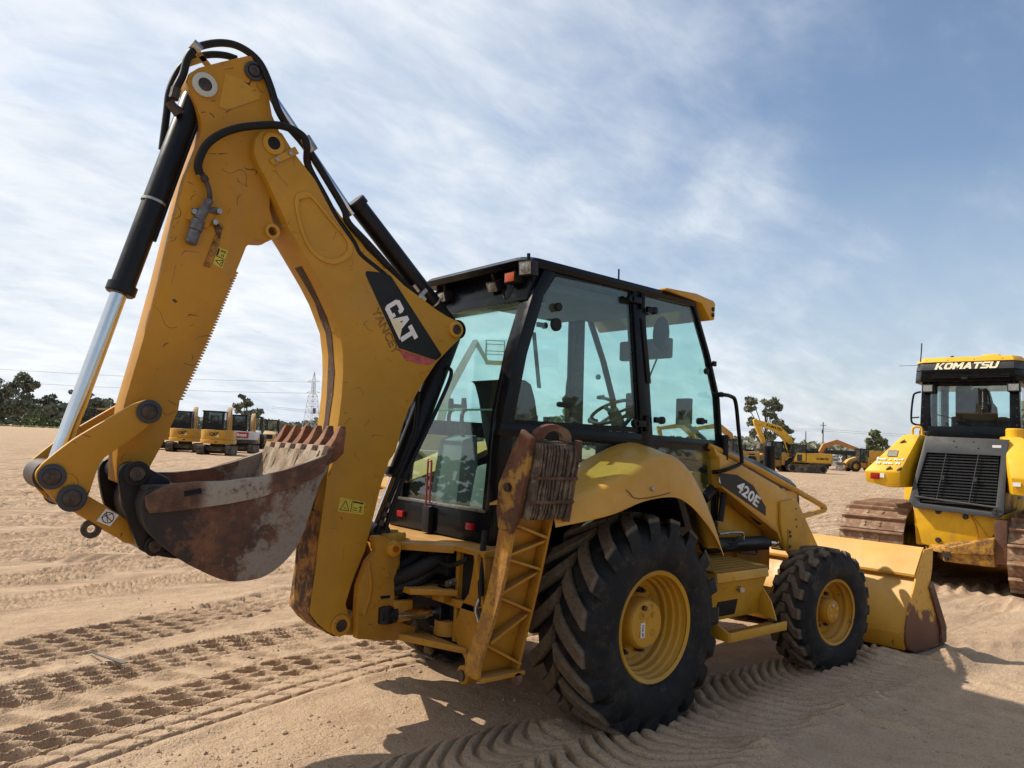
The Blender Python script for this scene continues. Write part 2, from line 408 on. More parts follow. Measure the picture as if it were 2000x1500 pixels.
def glass_mat(name, tint, refl=1.0, dirt=.06):
    m = bpy.data.materials.new(name); m.use_nodes = True; t = m.node_tree; N = t.nodes; L = t.links
    for x in list(N): N.remove(x)
    out = N.new('ShaderNodeOutputMaterial'); tr = N.new('ShaderNodeBsdfTransparent'); tr.inputs[0].default_value = (*tint, 1)
    gl = N.new('ShaderNodeBsdfGlossy'); gl.inputs['Roughness'].default_value = .015; gl.inputs['Color'].default_value = (refl, refl, refl, 1)
    lw = N.new('ShaderNodeLayerWeight'); lw.inputs[0].default_value = .5
    pw = N.new('ShaderNodeMath'); pw.operation = 'POWER'; L.new(lw.outputs['Facing'], pw.inputs[0]); pw.inputs[1].default_value = 4.5
    fr = N.new('ShaderNodeMath'); fr.operation = 'MULTIPLY_ADD'; L.new(pw.outputs[0], fr.inputs[0]); fr.inputs[1].default_value = .93; fr.inputs[2].default_value = .045
    mx = N.new('ShaderNodeMixShader'); L.new(fr.outputs[0], mx.inputs[0]); L.new(tr.outputs[0], mx.inputs[1]); L.new(gl.outputs[0], mx.inputs[2])
    tc = N.new('ShaderNodeTexCoord'); nz = N.new('ShaderNodeTexNoise'); nz.inputs['Scale'].default_value = 4; nz.inputs['Detail'].default_value = 8; nz.inputs['Roughness'].default_value = .7
    L.new(tc.outputs['Object'], nz.inputs['Vector'])
    mr = N.new('ShaderNodeMapRange'); L.new(nz.outputs[0], mr.inputs[0]); mr.inputs[1].default_value = .4; mr.inputs[2].default_value = .8; mr.inputs[3].default_value = dirt*.35; mr.inputs[4].default_value = dirt*1.8
    df = N.new('ShaderNodeBsdfDiffuse'); df.inputs[0].default_value = (.42, .40, .36, 1)
    m2 = N.new('ShaderNodeMixShader'); L.new(mr.outputs[0], m2.inputs[0]); L.new(mx.outputs[0], m2.inputs[1]); L.new(df.outputs[0], m2.inputs[2])
    L.new(m2.outputs[0], out.inputs[0]); return m
M_GLASS = glass_mat('green_tinted_glass', (.83, .95, .93), 1.0, .014)
M_DGLASS = glass_mat('dozer_cab_glass', (.88, .97, .975), 1.0, .015)
M_BGGLASS = glass_mat('dark_cab_glass', (.5, .58, .58), 1.0, .1)

# part outlines in metres, in the plane each part lies in
T = {
'boom': [(-2.249,3.149),(-2.242,3.185),(-2.221,3.224),(-2.188,3.247),(-2.145,3.264),(-2.104,3.252),(-2.032,3.169),(-1.898,3.05),(-1.758,2.911),(-1.555,2.728),(-1.418,2.643),(-1.289,2.563),(-1.156,2.502),(-1.047,2.452),(-0.95,2.418),(-0.894,2.407),(-0.847,2.382),(-0.839,2.331),(-0.872,2.281),(-0.937,2.219),(-1.026,2.125),(-1.122,1.983),(-1.169,1.903),(-1.214,1.814),(-1.25,1.705),(-1.284,1.566),(-1.322,1.514),(-1.366,1.378),(-1.42,1.122),(-1.446,1.002),(-1.495,0.885),(-1.523,0.808),(-1.55,0.712),(-1.517,0.63),(-1.523,0.567),(-1.571,0.533),(-1.604,0.547),(-1.649,0.572),(-1.711,0.623),(-1.762,0.686),(-1.754,0.789),(-1.745,0.884),(-1.74,1.038),(-1.727,1.221),(-1.713,1.397),(-1.683,1.495),(-1.663,1.745),(-1.655,1.876),(-1.656,2.008),(-1.665,2.108),(-1.689,2.238),(-1.728,2.319),(-1.769,2.399),(-1.829,2.489),(-1.9,2.582),(-1.98,2.685),(-2.047,2.764),(-2.044,2.773),(-2.112,2.885),(-2.168,2.977),(-2.222,3.05),(-2.247,3.101)],
'stick': [(-2.589,3.394),(-2.581,3.434),(-2.542,3.475),(-2.431,3.549),(-2.305,3.628),(-2.263,3.64),(-2.232,3.627),(-2.203,3.563),(-2.175,3.452),(-2.148,3.352),(-2.102,3.276),(-2.065,3.187),(-2.085,3.041),(-2.127,2.931),(-2.125,2.842),(-2.088,2.743),(-2.075,2.706),(-2.108,2.673),(-2.195,2.659),(-2.234,2.612),(-2.257,2.533),(-2.276,2.472),(-2.295,2.415),(-2.4,2.075),(-2.503,1.782),(-2.507,1.733),(-2.538,1.643),(-2.572,1.555),(-2.614,1.459),(-2.618,1.408),(-2.646,1.365),(-2.692,1.357),(-2.756,1.386),(-2.764,1.482),(-2.76,1.608),(-2.754,1.743),(-2.699,2.039),(-2.647,2.353),(-2.606,2.627),(-2.563,2.892),(-2.512,3.083),(-2.503,3.16),(-2.514,3.218),(-2.546,3.287),(-2.574,3.343)],
'serr': [(-2.276,2.472),(-2.295,2.415),(-2.4,2.075),(-2.503,1.782)],
'stickbosses': [(-2.509,3.392),(-2.266,3.554),(-2.132,3.202),(-2.136,2.72)],
'stickplate': [(-2.412,3.488),(-2.343,3.492),(-2.224,3.446),(-2.222,3.417),(-2.385,3.303),(-2.426,3.304),(-2.43,3.321)],
'teardrop': [(-2.013,2.899),(-2.003,2.94),(-1.966,2.964),(-1.919,2.965),(-1.787,2.853),(-1.693,2.776),(-1.653,2.732),(-1.652,2.68),(-1.699,2.629),(-1.769,2.6),(-1.846,2.611),(-1.912,2.658),(-1.96,2.733),(-1.995,2.824)],
'decal': [(-1.555,2.592),(-1.546,2.603),(-1.422,2.613),(-1.384,2.6),(-0.996,2.179),(-1.002,2.161),(-1.034,2.138),(-1.303,2.182),(-1.55,2.575)],
'pink': [(-1.305,2.175),(-1.037,2.135),(-1.065,2.11),(-1.104,2.1),(-1.169,2.104),(-1.259,2.122)],
'cat': [(-1.407,2.393),(-1.285,2.222),(-1.345,2.467),(-1.166,2.258)],
'cattri': [(-1.389,2.361),(-1.288,2.332),(-1.304,2.23)],
'yancey': [(-1.502,2.378),(-1.334,2.13),(-1.462,2.411),(-1.292,2.151)],
'lab1': [(-1.625,1.305),(-1.47,1.276),(-1.475,1.203),(-1.636,1.227)],
'lab2': [(-2.38,2.579),(-2.328,2.571),(-2.35,2.473),(-2.399,2.489)],
'boombosses': [(-0.901,2.346),(-1.578,0.602),(-2.149,3.181)],
'boombracket': [(-2.167,3.085),(-2.034,3.198),(-2.006,3.166),(-2.145,3.062)],
'scr': [(-2.416,2.697),(-2.39,2.705),(-2.365,2.681),(-2.377,2.594),(-2.412,2.466),(-2.443,2.469),(-2.412,2.586),(-2.394,2.646)],
'lever': [(-2.683,1.772),(-2.637,1.77),(-2.612,1.741),(-2.614,1.709),(-2.647,1.666),(-2.697,1.613),(-2.81,1.517),(-2.837,1.491),(-2.855,1.452),(-2.881,1.34),(-2.891,1.297),(-2.921,1.27),(-2.951,1.264),(-2.996,1.29),(-3.038,1.336),(-3.083,1.387),(-3.093,1.424),(-3.08,1.453),(-3.06,1.48),(-2.986,1.555),(-2.932,1.601),(-2.775,1.718),(-2.734,1.747)],
'leverboss': [(-2.663,1.718),(-2.949,1.318),(-3.033,1.412)],
'guide': [(-2.877,1.324),(-2.823,1.291),(-2.745,1.24),(-2.688,1.193),(-2.657,1.093),(-2.704,1.107),(-2.752,1.138),(-2.815,1.181),(-2.914,1.248),(-2.988,1.297),(-2.985,1.344),(-2.93,1.36)],
'guidelug': [(-2.85,1.173)],
'guidelabel': [(-2.799,1.266),(-2.743,1.234),(-2.776,1.184),(-2.834,1.21)],
'ear': [(-2.778,1.43),(-2.764,1.467),(-2.727,1.484),(-2.687,1.473),(-2.634,1.444),(-2.566,1.408),(-2.563,1.373),(-2.623,1.302),(-2.614,1.184),(-2.538,1.075),(-2.484,1.031),(-2.604,1.057),(-2.649,1.074),(-2.678,1.105),(-2.72,1.204),(-2.752,1.288),(-2.774,1.384)],
'earpin': [(-2.708,1.431),(-2.607,1.1)],
'bside': [(-2.705,1.357),(-2.61,1.393),(-2.486,1.405),(-2.364,1.408),(-2.191,1.431),(-2.059,1.469),(-1.909,1.524),(-1.815,1.568),(-1.832,1.478),(-1.872,1.404),(-1.92,1.241),(-1.967,1.1),(-2.046,1.004),(-2.145,0.945),(-2.261,0.935),(-2.342,0.951),(-2.443,1.001),(-2.526,1.05),(-2.631,1.135),(-2.689,1.205),(-2.717,1.295)],
'bcut': [(-2.707,1.339),(-2.698,1.296),(-2.682,1.267),(-2.593,1.273),(-2.477,1.286),(-2.33,1.305),(-2.185,1.333),(-2.052,1.375),(-1.921,1.42),(-1.865,1.457),(-1.844,1.514),(-1.817,1.566),(-1.909,1.524),(-2.059,1.471),(-2.192,1.431),(-2.363,1.41),(-2.486,1.407),(-2.61,1.394),(-2.668,1.367)],
'btooth': [(-1.768,1.698),(-1.738,1.699),(-1.736,1.661),(-1.749,1.601),(-1.755,1.552),(-1.795,1.541),(-1.836,1.582),(-1.802,1.629)],
'bfar': [(-2.416,1.343),(-2.207,1.438),(-2.067,1.487),(-1.98,1.521),(-1.892,1.569)],
'bcylax': [(-2.523,3.386),(-2.798,2.278),(-3.008,1.406),(-2.702,2.748)],
'scylax': [(-2.231,3.595),(-1.634,2.984),(-0.977,2.437),(-0.823,2.365)],
'boomcyl': [(-0.823,2.365),(-1.305,1.082),(-0.958,1.969)],
'hose1': [(-2.64,3.287),(-2.632,3.345),(-2.605,3.429),(-2.59,3.519),(-2.555,3.584),(-2.497,3.629),(-2.426,3.664),(-2.353,3.678),(-2.284,3.651),(-2.231,3.597),(-2.184,3.494),(-2.146,3.377),(-2.09,3.305),(-2.014,3.248),(-1.936,3.18),(-1.842,3.072),(-1.721,2.926),(-1.685,2.852),(-1.527,2.738),(-1.413,2.653)],
'hose2': [(-2.636,3.07),(-2.629,3.262),(-2.625,3.379),(-2.598,3.485),(-2.563,3.552),(-2.503,3.614),(-2.432,3.656),(-2.357,3.679),(-2.299,3.682)],
'hose3': [(-2.508,2.916),(-2.523,2.967),(-2.499,3.056),(-2.443,3.129),(-2.357,3.191),(-2.257,3.236),(-2.153,3.272),(-2.074,3.277),(-2.001,3.255),(-1.974,3.203),(-1.939,3.122),(-1.833,2.978),(-1.748,2.866),(-1.639,2.756),(-1.593,2.694),(-1.483,2.636),(-1.421,2.605)],
'coupler': [(-2.499,2.926),(-2.477,2.89),(-2.458,2.849),(-2.451,2.8),(-2.463,2.769),(-2.496,2.688),(-2.525,2.559)],
'coupbr': [(-2.547,2.687),(-2.534,2.74),(-2.42,2.74),(-2.425,2.692),(-2.449,2.659)],
'clampA': [(-2.556,3.589),(-1.961,3.229),(-2.531,3.499)],
'rtubes': [(-0.916,2.113),(-0.881,2.061),(-0.977,1.837),(-1.181,1.422),(-1.258,1.24),(-1.294,1.106)],
'rtubes2': [(-1.111,1.939),(-1.119,1.671),(-1.222,1.405),(-1.312,1.179),(-1.34,1.091)],
'fit1': [(-1.419,2.739),(-1.347,2.688),(-1.274,2.624),(-1.218,2.546)],
'cast': [(-1.439,1.067),(-1.429,1.089),(-1.382,1.09),(-1.327,1.062),(-1.271,1.029),(-1.273,0.978),(-1.252,0.935),(-1.283,0.845),(-1.274,0.722),(-1.224,0.697),(-1.217,0.584),(-1.116,0.552),(-1.125,0.501),(-1.258,0.487),(-1.503,0.529),(-1.513,0.667),(-1.512,0.814),(-1.465,0.949),(-1.411,1.006)],
'castpin': [(-1.312,1.016)],
'rodA': [(-1.346,0.639),(-1.239,0.632),(-1.022,0.632),(-0.87,0.607)],
'rodB': [(-1.115,0.639),(-0.979,0.636)],
'hosesD': [(-1.228,0.84),(-1.069,0.913),(-0.832,0.942),(-1.212,0.787),(-1.064,0.827),(-0.727,0.824)],
'stabL': [(-0.898,1.554),(-0.852,1.362),(-0.907,1.217),(-0.906,1.032),(-0.861,0.84),(-0.746,0.546),(-0.753,0.455),(-0.62,0.517),(-0.695,0.398),(-0.818,0.609),(-0.994,1.227),(-1.056,0.53),(-1.263,1.239),(-1.199,1.232)],
'pad': [(-1.122,1.711),(-1.191,1.677),(-1.153,1.653),(-0.958,1.427),(-0.954,1.28)],
'padY': [(-1.207,1.705),(-1.145,1.664),(-0.858,1.674),(-0.89,1.544),(-1.158,1.677),(-1.078,1.756),(-0.937,1.699)],
'padYD': [(-1.234,1.255),(-1.202,1.487),(-0.862,1.573),(-0.924,1.299),(-0.958,1.228)],
'roofR': [(-0.542,2.766),(0.011,2.829),(0.6,2.808),(1.006,2.794),(1.166,2.778)],
'doorglass': [(-0.447,2.721),(0.251,2.748),(0.374,1.79),(-0.691,1.776)],
'frontglass': [(0.423,2.752),(0.92,2.726),(1.036,2.607),(1.235,2.217),(1.348,1.754),(0.548,1.767)],
'rearpil': [(-0.527,2.764),(-0.636,2.575),(-0.758,2.186),(-0.832,1.806),(-0.866,1.254)],
'lowglass': [(-0.674,1.74),(0.375,1.753),(0.213,1.674),(-0.222,1.511)],
'frontlow': [(0.552,1.698),(1.329,1.643),(1.382,1.19),(1.208,1.194)],
'vent': [(0.355,2.563),(0.393,2.569),(0.492,2.124),(0.406,2.104)],
'hinges': [(0.236,2.677),(0.316,1.812),(0.487,2.647),(0.603,1.865)],
'wheel': [(-0.094,1.884)],
'mirror': [(0.572,2.53)],
'blackbits': [(-0.423,2.517),(-0.437,2.403),(1.153,2.264),(-0.339,1.908),(1.112,1.88),(0.497,2.635)],
'grab': [(1.243,2.091),(1.362,2.087),(1.431,2.046),(1.531,1.611),(1.503,1.569),(1.29,1.517)],
'frontpipe': [(1.262,1.781),(1.268,1.347),(1.243,1.106)],
'seat': [(-0.125,2.126),(0.002,2.009),(0.12,1.816),(-0.173,1.8),(-0.012,2.111),(-0.052,2.043)],
'steer': [(0.489,1.917),(0.263,1.857),(0.704,2.008)],
'armlow': [(1.262,1.632),(2.137,1.372),(2.398,1.28),(2.774,0.869),(2.62,0.831),(2.209,0.862),(2.18,0.9),(2.12,1.034),(1.294,1.402)],
'armplate': [(2.106,1.271),(2.332,1.29),(2.377,1.267),(2.735,0.874),(2.582,0.844),(2.188,0.866),(2.142,0.992),(2.111,1.095)],
'armdecal': [(1.261,1.498),(1.499,1.486),(1.728,1.404),(1.917,1.231),(1.919,1.159),(1.264,1.417)],
'arm420': [(1.499,1.362),(1.799,1.219),(1.551,1.431)],
'under': [(1.45,1.31),(2.208,1.152),(2.215,0.942),(1.461,1.032)],
'lcyl': [(1.294,0.97),(1.913,0.94),(2.144,0.928),(1.629,0.995)],
'rail': [(1.261,1.645),(1.551,1.597),(2.192,1.417),(2.942,1.202),(2.942,1.178),(2.551,1.133)],
'hood': [(1.804,1.708),(2.212,1.612),(2.748,1.428)],
'hoodT': [(2.249,1.729),(2.75,1.636),(3.268,1.481)],
'exh': [(2.907,1.789),(2.966,1.449)],
'box': [(0.718,0.853),(1.39,0.843),(1.427,0.789),(1.36,0.654),(1.306,0.52),(0.793,0.516),(0.84,0.629),(1.12,0.632),(1.113,0.516),(0.845,0.504)],
'step': [(0.72,0.523),(0.834,0.486),(1.45,0.476),(1.439,0.433),(0.846,0.437)],
'lb': [(3.521,0.875),(3.723,0.886),(3.667,0.573),(3.611,0.489),(3.945,0.174),(3.945,0.046),(3.217,0.081),(3.153,0.296),(3.307,0.538),(3.359,0.686),(3.499,0.862)],
'lbback': [(-0.382,0.935),(-1.314,0.925),(-0.818,0.723),(-1.253,0.693),(-1.197,0.082),(-1.17,0.428)],
'tireshadow': [(-0.81,0.491),(-1.086,0.32)],
}
# ------------------------------------------------------------------ backhoe loader: digging arm
BH = thing('backhoe_loader', 'yellow backhoe loader with closed black cab, folded digging arm and grey rusty bucket', 'backhoe loader')
def P3(poly, y): return [(p[0], y, p[1]) for p in poly]
def off(poly, d):
    # shrink an outline towards its centroid by a factor
    cx = sum(p[0] for p in poly)/len(poly); cz = sum(p[1] for p in poly)/len(poly)
    return [(cx+(p[0]-cx)*d, cz+(p[1]-cz)*d) for p in poly]
def boss(mb, c, y, r, d=.02, hole=.55, dy=-1):
    # ring-shaped pin boss standing d proud of the face at y
    mb.lathe([(r*.98, 0), (r, d*.8), (r*.9, d), (r*hole, d), (r*hole, d*.35), (0, d*.35)], (c[0], y, c[1]), (0, dy, 0), 28); return mb
def pin(name, c, y, r, par, d=.03, mat=None, dy=-1):
    return MB().lathe([(r, -.01), (r, d*.8), (r*.88, d), (r*.35, d), (r*.3, d*.8), (0, d*.8)], (c[0], y, c[1]), (0, dy, 0), 24).build(name, mat or M_PIN, par)

def dig_arm():
    # --- boom: box section between two traced cheek plates
    YB = .13; B = T['boom']
    boom = MB().prism(B, -YB, YB).build('boom', M_CATB, BH, bevel=.007)
    # raised teardrop pad and its inner recess
    td = T['teardrop']; tp = [tuple(v)[0::2] for v in catmull(P3(td+td[:1], 0), 4)][:-1]
    for s in (-1, 1):
        MB().ring(tp, off(tp, .84), s*YB, s*(YB+.009)).build('teardrop_rim', M_CAT, boom, bevel=.003)
    bs = T['boombosses']
    for s in (-1, 1):
        boss(MB(), bs[0], s*YB, .052, .022, .6, s).build('pin_boss', M_CAT, boom); pin('pin', bs[0], s*(YB+.006), .034, boom, .018, None, s)
        boss(MB(), bs[1], s*YB, .058, .024, .6, s).build('pin_boss', M_CATWORN, boom); pin('pin', bs[1], s*(YB+.004), .036, boom, .014, None, s)
        boss(MB(), bs[2], s*YB, .060, .012, .58, s).build('pin_boss', M_CAT, boom); pin('pin', bs[2], s*(YB+.004), .034, boom, .010, M_HOSE, s)
    # worn rusty slot down the inside curve of the boom
    rb = B[37:58]
    cl = [Vector((p[0], 0, p[1])) for p in B[38:55]]
    rows = []
    for i, p in enumerate(cl):
        t = (cl[min(i+1, len(cl)-1)]-cl[max(i-1, 0)]).normalized(); nrm = Vector((-t.z, 0, t.x))
        if nrm.x > 0: nrm = -nrm
        w = .034+.008*math.sin(i*2.1); q = p+nrm*.004
        rows.append([q+Vector((0, -w+.012, 0)), q+Vector((0, w+.012, 0))])
    MB().shell(rows, (.002, 0, 0)).build('rust_strip', M_PADR, boom)
    low = [Vector((p[0], 0, p[1])) for p in B[32:44]]; rows = []
    for i, p in enumerate(low):
        t = (low[min(i+1, len(low)-1)]-low[max(i-1, 0)]).normalized(); nrm = Vector((-t.z, 0, t.x))
        if nrm.x > 0: nrm = -nrm
        rows.append([p+nrm*.007+Vector((0, -.122, 0)), p+nrm*.007+Vector((0, .122, 0))])
    MB().shell(rows, (.004, 0, 0)).build('wear_plate', M_RUSTY_Y, boom)
    # decal, lettering and labels on the near cheek
    yb = -YB-.001
    MB().prism(T['decal'], yb, yb-.0016).build('decal_panel', M_DECAL, boom)
    MB().prism(T['pink'], yb, yb-.0012).build('decal_strip', M_PINK, boom)
    c0, c1, c2, c3 = [Vector((p[0], yb-.002, p[1])) for p in T['cat']]
    xd = (c1-c0).normalized(); yd = Vector((-xd.z, 0, xd.x)); W = (c1-c0).length*1.27
    if yd.x < 0: yd = -yd
    yd = Vector((yd.x, 0, yd.z))
    H = .116; c0 = c0-xd*.024-yd*.002
    def glyph(polys, ox, w, name):
        mb = MB()
        for k, pl in enumerate(polys):
            pts = [c0+xd*(ox+a*w)+yd*(b*H)+Vector((0, -.0005*k, 0)) for a, b in pl]
            mb.hexa(pts, [p+Vector((0, -.0018, 0)) for p in pts])
        return mb.build(name, M_WHITE, boom)
    C_ = [[(.0,.18),(.18,.0),(.30,.26),(.30,.74),(.18,1),(.0,.82)], [(.18,0),(.86,0),(1,.16),(1,.38),(.72,.38),(.72,.26),(.30,.26)], [(.30,.74),(.72,.74),(.72,.64),(1,.64),(1,.84),(.86,1),(.18,1)]]
    A_ = [[(.0,.0),(.27,.0),(.62,1),(.36,1)], [(.73,.0),(1.,.0),(.64,1),(.38,1)], [(.25,.2),(.75,.2),(.68,.42),(.32,.42)]]
    T_ = [[(.0,.74),(1,.74),(1,1),(0,1)], [(.35,0),(.66,0),(.66,.74),(.35,.74)]]
    wl = W*.315
    glyph(C_, W*.0, wl, 'letter_c'); glyph(A_, W*.31, wl*1.14, 'letter_a'); glyph(T_, W*.66, wl*1.05, 'letter_t')
    tr = [(p[0], yb-.0042, p[1]) for p in T['cattri']]
    MB().hexa(tr, [(a, b-.001, c) for a, b, c in tr]).build('logo_triangle', M_CREAM, boom)
    g = [Vector((p[0], yb+.0004, p[1])) for p in T['yancey']]
    text('ghost_lettering', 'YANCEY', M_GHOST, boom, g[0], g[1]-g[0], yd, .055, (g[1]-g[0]).length*.98, .02, 0, .0008)
    def warn_label(poly, y, par, s=-1):
        MB().prism(poly, y, y+s*.0015).build('warning_label', M_LABEL, par)
        a, b, c, d = [Vector((p[0], y+s*.0018, p[1])) for p in poly]
        def q(u, v): return a*(1-u)*(1-v)+b*u*(1-v)+c*u*v+d*(1-u)*v
        mb = MB()
        for (u0, v0, u1, v1) in ((.06,.86,.42,.86), (.06,.86,.24,.16), (.24,.16,.42,.86), (.19,.68,.29,.72), (.86,.34,.86,.62), (.86,.62,.80,.88), (.86,.62,.92,.88), (.78,.47,.94,.47), (.57,.58,.73,.58), (.56,.74,.72,.74), (.49,.05,.49,.95), (.54,.14,.95,.14)):
            mb.bar(q(u0, v0), q(u1, v1), .0035 if v0 != .14 else .009, .0012, (0, 1, 0))
        mb.build('label_symbol', M_DECAL, par)
    warn_label(T['lab1'], yb, boom)
    br = T['boombracket']; MB().prism(br, -.131, -.143).build('hose_bracket', M_CAT, boom, bevel=.003)
    for u in (.2, .72):
        a = Vector((br[0][0], 0, br[0][1])).lerp(Vector((br[1][0], 0, br[1][1])), u); b = Vector((br[3][0], 0, br[3][1])).lerp(Vector((br[2][0], 0, br[2][1])), u); c = (a+b)/2
        MB().cyl((c.x, -.143, c.z), (c.x, -.153, c.z), .012, 6).build('bolt', M_ZINC, boom)

    # --- stick
    YS = .085; s_ = T['stick']
    st = MB().prism(s_, -YS, YS).build('stick', M_CATWORN, BH, bevel=.006)
    e = [Vector((p[0], 0, p[1])) for p in T['serr']]; L_ = [(b-a).length for a, b in zip(e, e[1:])]; tot = sum(L_); nT = 46
    def at(d):
        for (a, b), l in zip(zip(e, e[1:]), L_):
            if d <= l: return a.lerp(b, d/l)
            d -= l
        return e[-1]
    sm = [MB(), MB()]
    for i in range(nT):
        a, b = at(tot*i/nT), at(tot*(i+.62)/nT); t = (b-a).normalized(); nr = Vector((-t.z, 0, t.x))
        if nr.x < 0: nr = -nr
        h = .0135
        for mb, (y0, y1) in zip(sm, ((-.083, -.055), (.055, .083))):
            pl = [a-nr*.01, a+nr*h*.7, (a+b)/2+nr*h, b+nr*h*.2, b-nr*.01]
            mb.hexa([(p.x, y0, p.z) for p in pl], [(p.x, y1, p.z) for p in pl])
    for mb in sm: mb.build('serrated_edge', M_CATWORN, st)
    k = T['stickbosses']
    for s in (-1, 1):
        boss(MB(), k[0], s*YS, .062, .016, .56, s).build('pin_boss', M_CREAMP, st); pin('pin', k[0], s*(YS+.004), .035, st, .010, None, s)
        boss(MB(), k[1], s*YS, .052, .016, .72, s).build('pin_boss', M_GRYP, st); pin('pin', k[1], s*(YS+.004), .030, st, .016, M_PIN, s)
    MB().prism(T['stickplate'], -YS, -YS-.004).build('raised_panel', M_CAT, st, bevel=.002)
    # lock-pin eye with a hole right through its own lug
    for s in (-1, 1):
        MB().lathe([(.024, 0), (.04, 0), (.04, .016), (.024, .016)], (k[3][0]+.03, s*YS, k[3][1]-.0), (0, s, 0), 24, True).build('lock_pin_eye', M_CAT, st)
    cut(st, MB().cyl((k[3][0]+.03, -.3, k[3][1]), (k[3][0]+.03, .3, k[3][1]), .024, 20))
    MB().prism(T['scr'], -YS, -YS-.008).build('worn_bracket', M_RUSTY_Y, st, bevel=.002)
    lb = T['lab2']; warn_label([lb[3], lb[0], lb[1], lb[2]], -YS-.001, st)
    # coupler valve hanging on its bracket
    MB().prism(T['coupbr'], -YS, -YS-.02).build('valve_bracket', M_CATWORN, st, bevel=.003)
    cp = [Vector((p[0], -.125, p[1])) for p in T['coupler']]
    MB().tube(cp[0:5], .013, 10, 5).cyl(cp[1]-(cp[1]-cp[0])*.55, cp[1], .019, 10).build('steel_pipe', M_PIN, st)
    mb = MB(); a, b, c = cp[4], cp[5], cp[6]
    mb.cyl(cp[3], a.lerp(b, .35), .021, 6); mb.cyl(a.lerp(b, .3), b, .024, 14); mb.cyl(b.lerp(c, .02), b.lerp(c, .45), .032, 18, None, .004); mb.cyl(b.lerp(c, .45), c, .029, 18, None, .005)
    mb.cyl((a.x-.06, -.1, a.z-.04), (a.x+.06, -.1, a.z-.005), .015, 10)
    mb.build('quick_coupler', M_COUP, st)
    for dx, dz in ((-.055, -.045), (.05, -.075), (.065, -.015)):
        MB().cyl((a.x+dx, -.1, a.z+dz), (a.x+dx, -.128, a.z+dz), .014, 6).build('bolt', M_ZINC, st)

    # --- cylinders
    def ram(name, a, b, c, rb, rr, y, mat=M_BLK):
        A, Bq, Cq = [Vector((p[0], y, p[1])) for p in (a, b, c)]; d = (Cq-A).normalized()
        root = MB().lathe([(0, .02), (rb*.8, .02), (rb, .05), (rb, (Bq-A).length-.05), (rb*1.22, (Bq-A).length-.048), (rb*1.22, (Bq-A).length-.008), (rb*1.08, (Bq-A).length), (rr*1.02, (Bq-A).length)], A, d, 28).cyl(A+Vector((0, -.055, 0)), A+Vector((0, .055, 0)), rb*.95, 20).build(name, mat, BH)
        MB().cyl(Bq-d*.05, Cq-d*.05, rr, 24).build('rod', M_CHROME, root)
        MB().cyl(Cq+Vector((0, -.06, 0)), Cq+Vector((0, .06, 0)), rr*1.5, 22).build('rod_eye', M_PIN, root)
        return root, A, Bq, Cq, d
    bc = T['bcylax']
    root, A, Bq, Cq, d = ram('bucket_cylinder', bc[0], bc[1], bc[2], .056, .038, 0)
    m = A.lerp(Bq, .56); MB().lathe([(.0575, 0), (.060, .001), (.060, .014), (.0575, .015)], m, d, 28, True).build('clamp_band', M_ZINC, root)
    MB().tube([A+Vector((.03, -.03, -.1)), A+d*.4+Vector((.055, -.02, 0)), A+d*.85+Vector((.058, -.02, 0))], .011, 8, 4).build('oil_pipe', M_BLK, root)
    sc = T['scylax']
    root, A, Bq, Cq, d = ram('stick_cylinder', sc[3], sc[1], sc[0], .056, .025, 0)
    n_ = Vector((-d.z, 0, d.x));  n_ = n_ if n_.z > 0 else -n_
    MB().tube([A+d*.06-n_*.07+V(0, -.05, 0), A+d*.28-n_*.078+V(0, -.05, 0), A+d*.3-n_*.065+V(0, -.05, 0)], .012, 8, 4).build('oil_pipe', M_PIN, root)
    MB().cyl(A+d*.30-n_*.066+V(0, -.06, 0), A+d*.36-n_*.068+V(0, -.06, 0), .018, 6).cyl(A+d*.37-n_*.066+V(0, -.06, 0), A+d*.42-n_*.066+V(0, -.06, 0), .015, 6).obox(A+d*.345-n_*.07+V(0, -.05, 0), d*.012, n_*.05, V(0, .03, 0)).build('pipe_fitting', M_ZINC, root)
    MB().lathe([(.0635, 0), (.066, .001), (.066, .012), (.0635, .013)], A+d*.22, d, 28, True).build('clamp_band', M_ZINC, root)
    for i, (k0, r0, yy) in enumerate(((.085, .021, -.055), (.10, .021, .0), (.080, .018, .05))):
        q0, q1 = Bq-d*.02, A+d*.22
        MB().tube([q0-n_*(k0+.01)+V(0, yy, 0), q0.lerp(q1, .3)-n_*k0+V(0, yy, 0), q0.lerp(q1, .65)-n_*(k0+.005)+V(0, yy, 0), q1-n_*(k0-.005)+V(0, yy, 0)], r0, 10, 5).build('hydraulic_hose', M_HOSE, BH)
    b2 = T['boomcyl']
    root, A, Bq, Cq, d = ram('boom_cylinder', b2[0], (b2[0][0]*.25+b2[1][0]*.75, b2[0][1]*.25+b2[1][1]*.75), b2[1], .066, .042, 0)
    MB().tube([(p[0], -.085, p[1]) for p in T['rtubes']], .0125, 10, 5).build('oil_pipe', M_BLK, root)
    MB().tube([(p[0], -.07, p[1]) for p in T['rtubes2']], .016, 10, 5).build('oil_hose', M_HOSE, root)
    for i, f in enumerate((.45, .62, .78)):
        p = Vector((T['rtubes2'][2][0], -.07, T['rtubes2'][2][1])).lerp(Vector((T['rtubes2'][4][0], -.07, T['rtubes2'][4][1])), f)
        q = Vector((T['rtubes2'][2][0], -.07, T['rtubes2'][2][1])).lerp(Vector((T['rtubes2'][4][0], -.07, T['rtubes2'][4][1])), f+.09)
        MB().cyl(p, q, .023, 6).build('hose_fitting', M_PIN, root)

    # --- bucket linkage
    lv = T['lever']; tp = [tuple(v)[0::2] for v in catmull(P3(lv+lv[:1], 0), 3)][:-1]
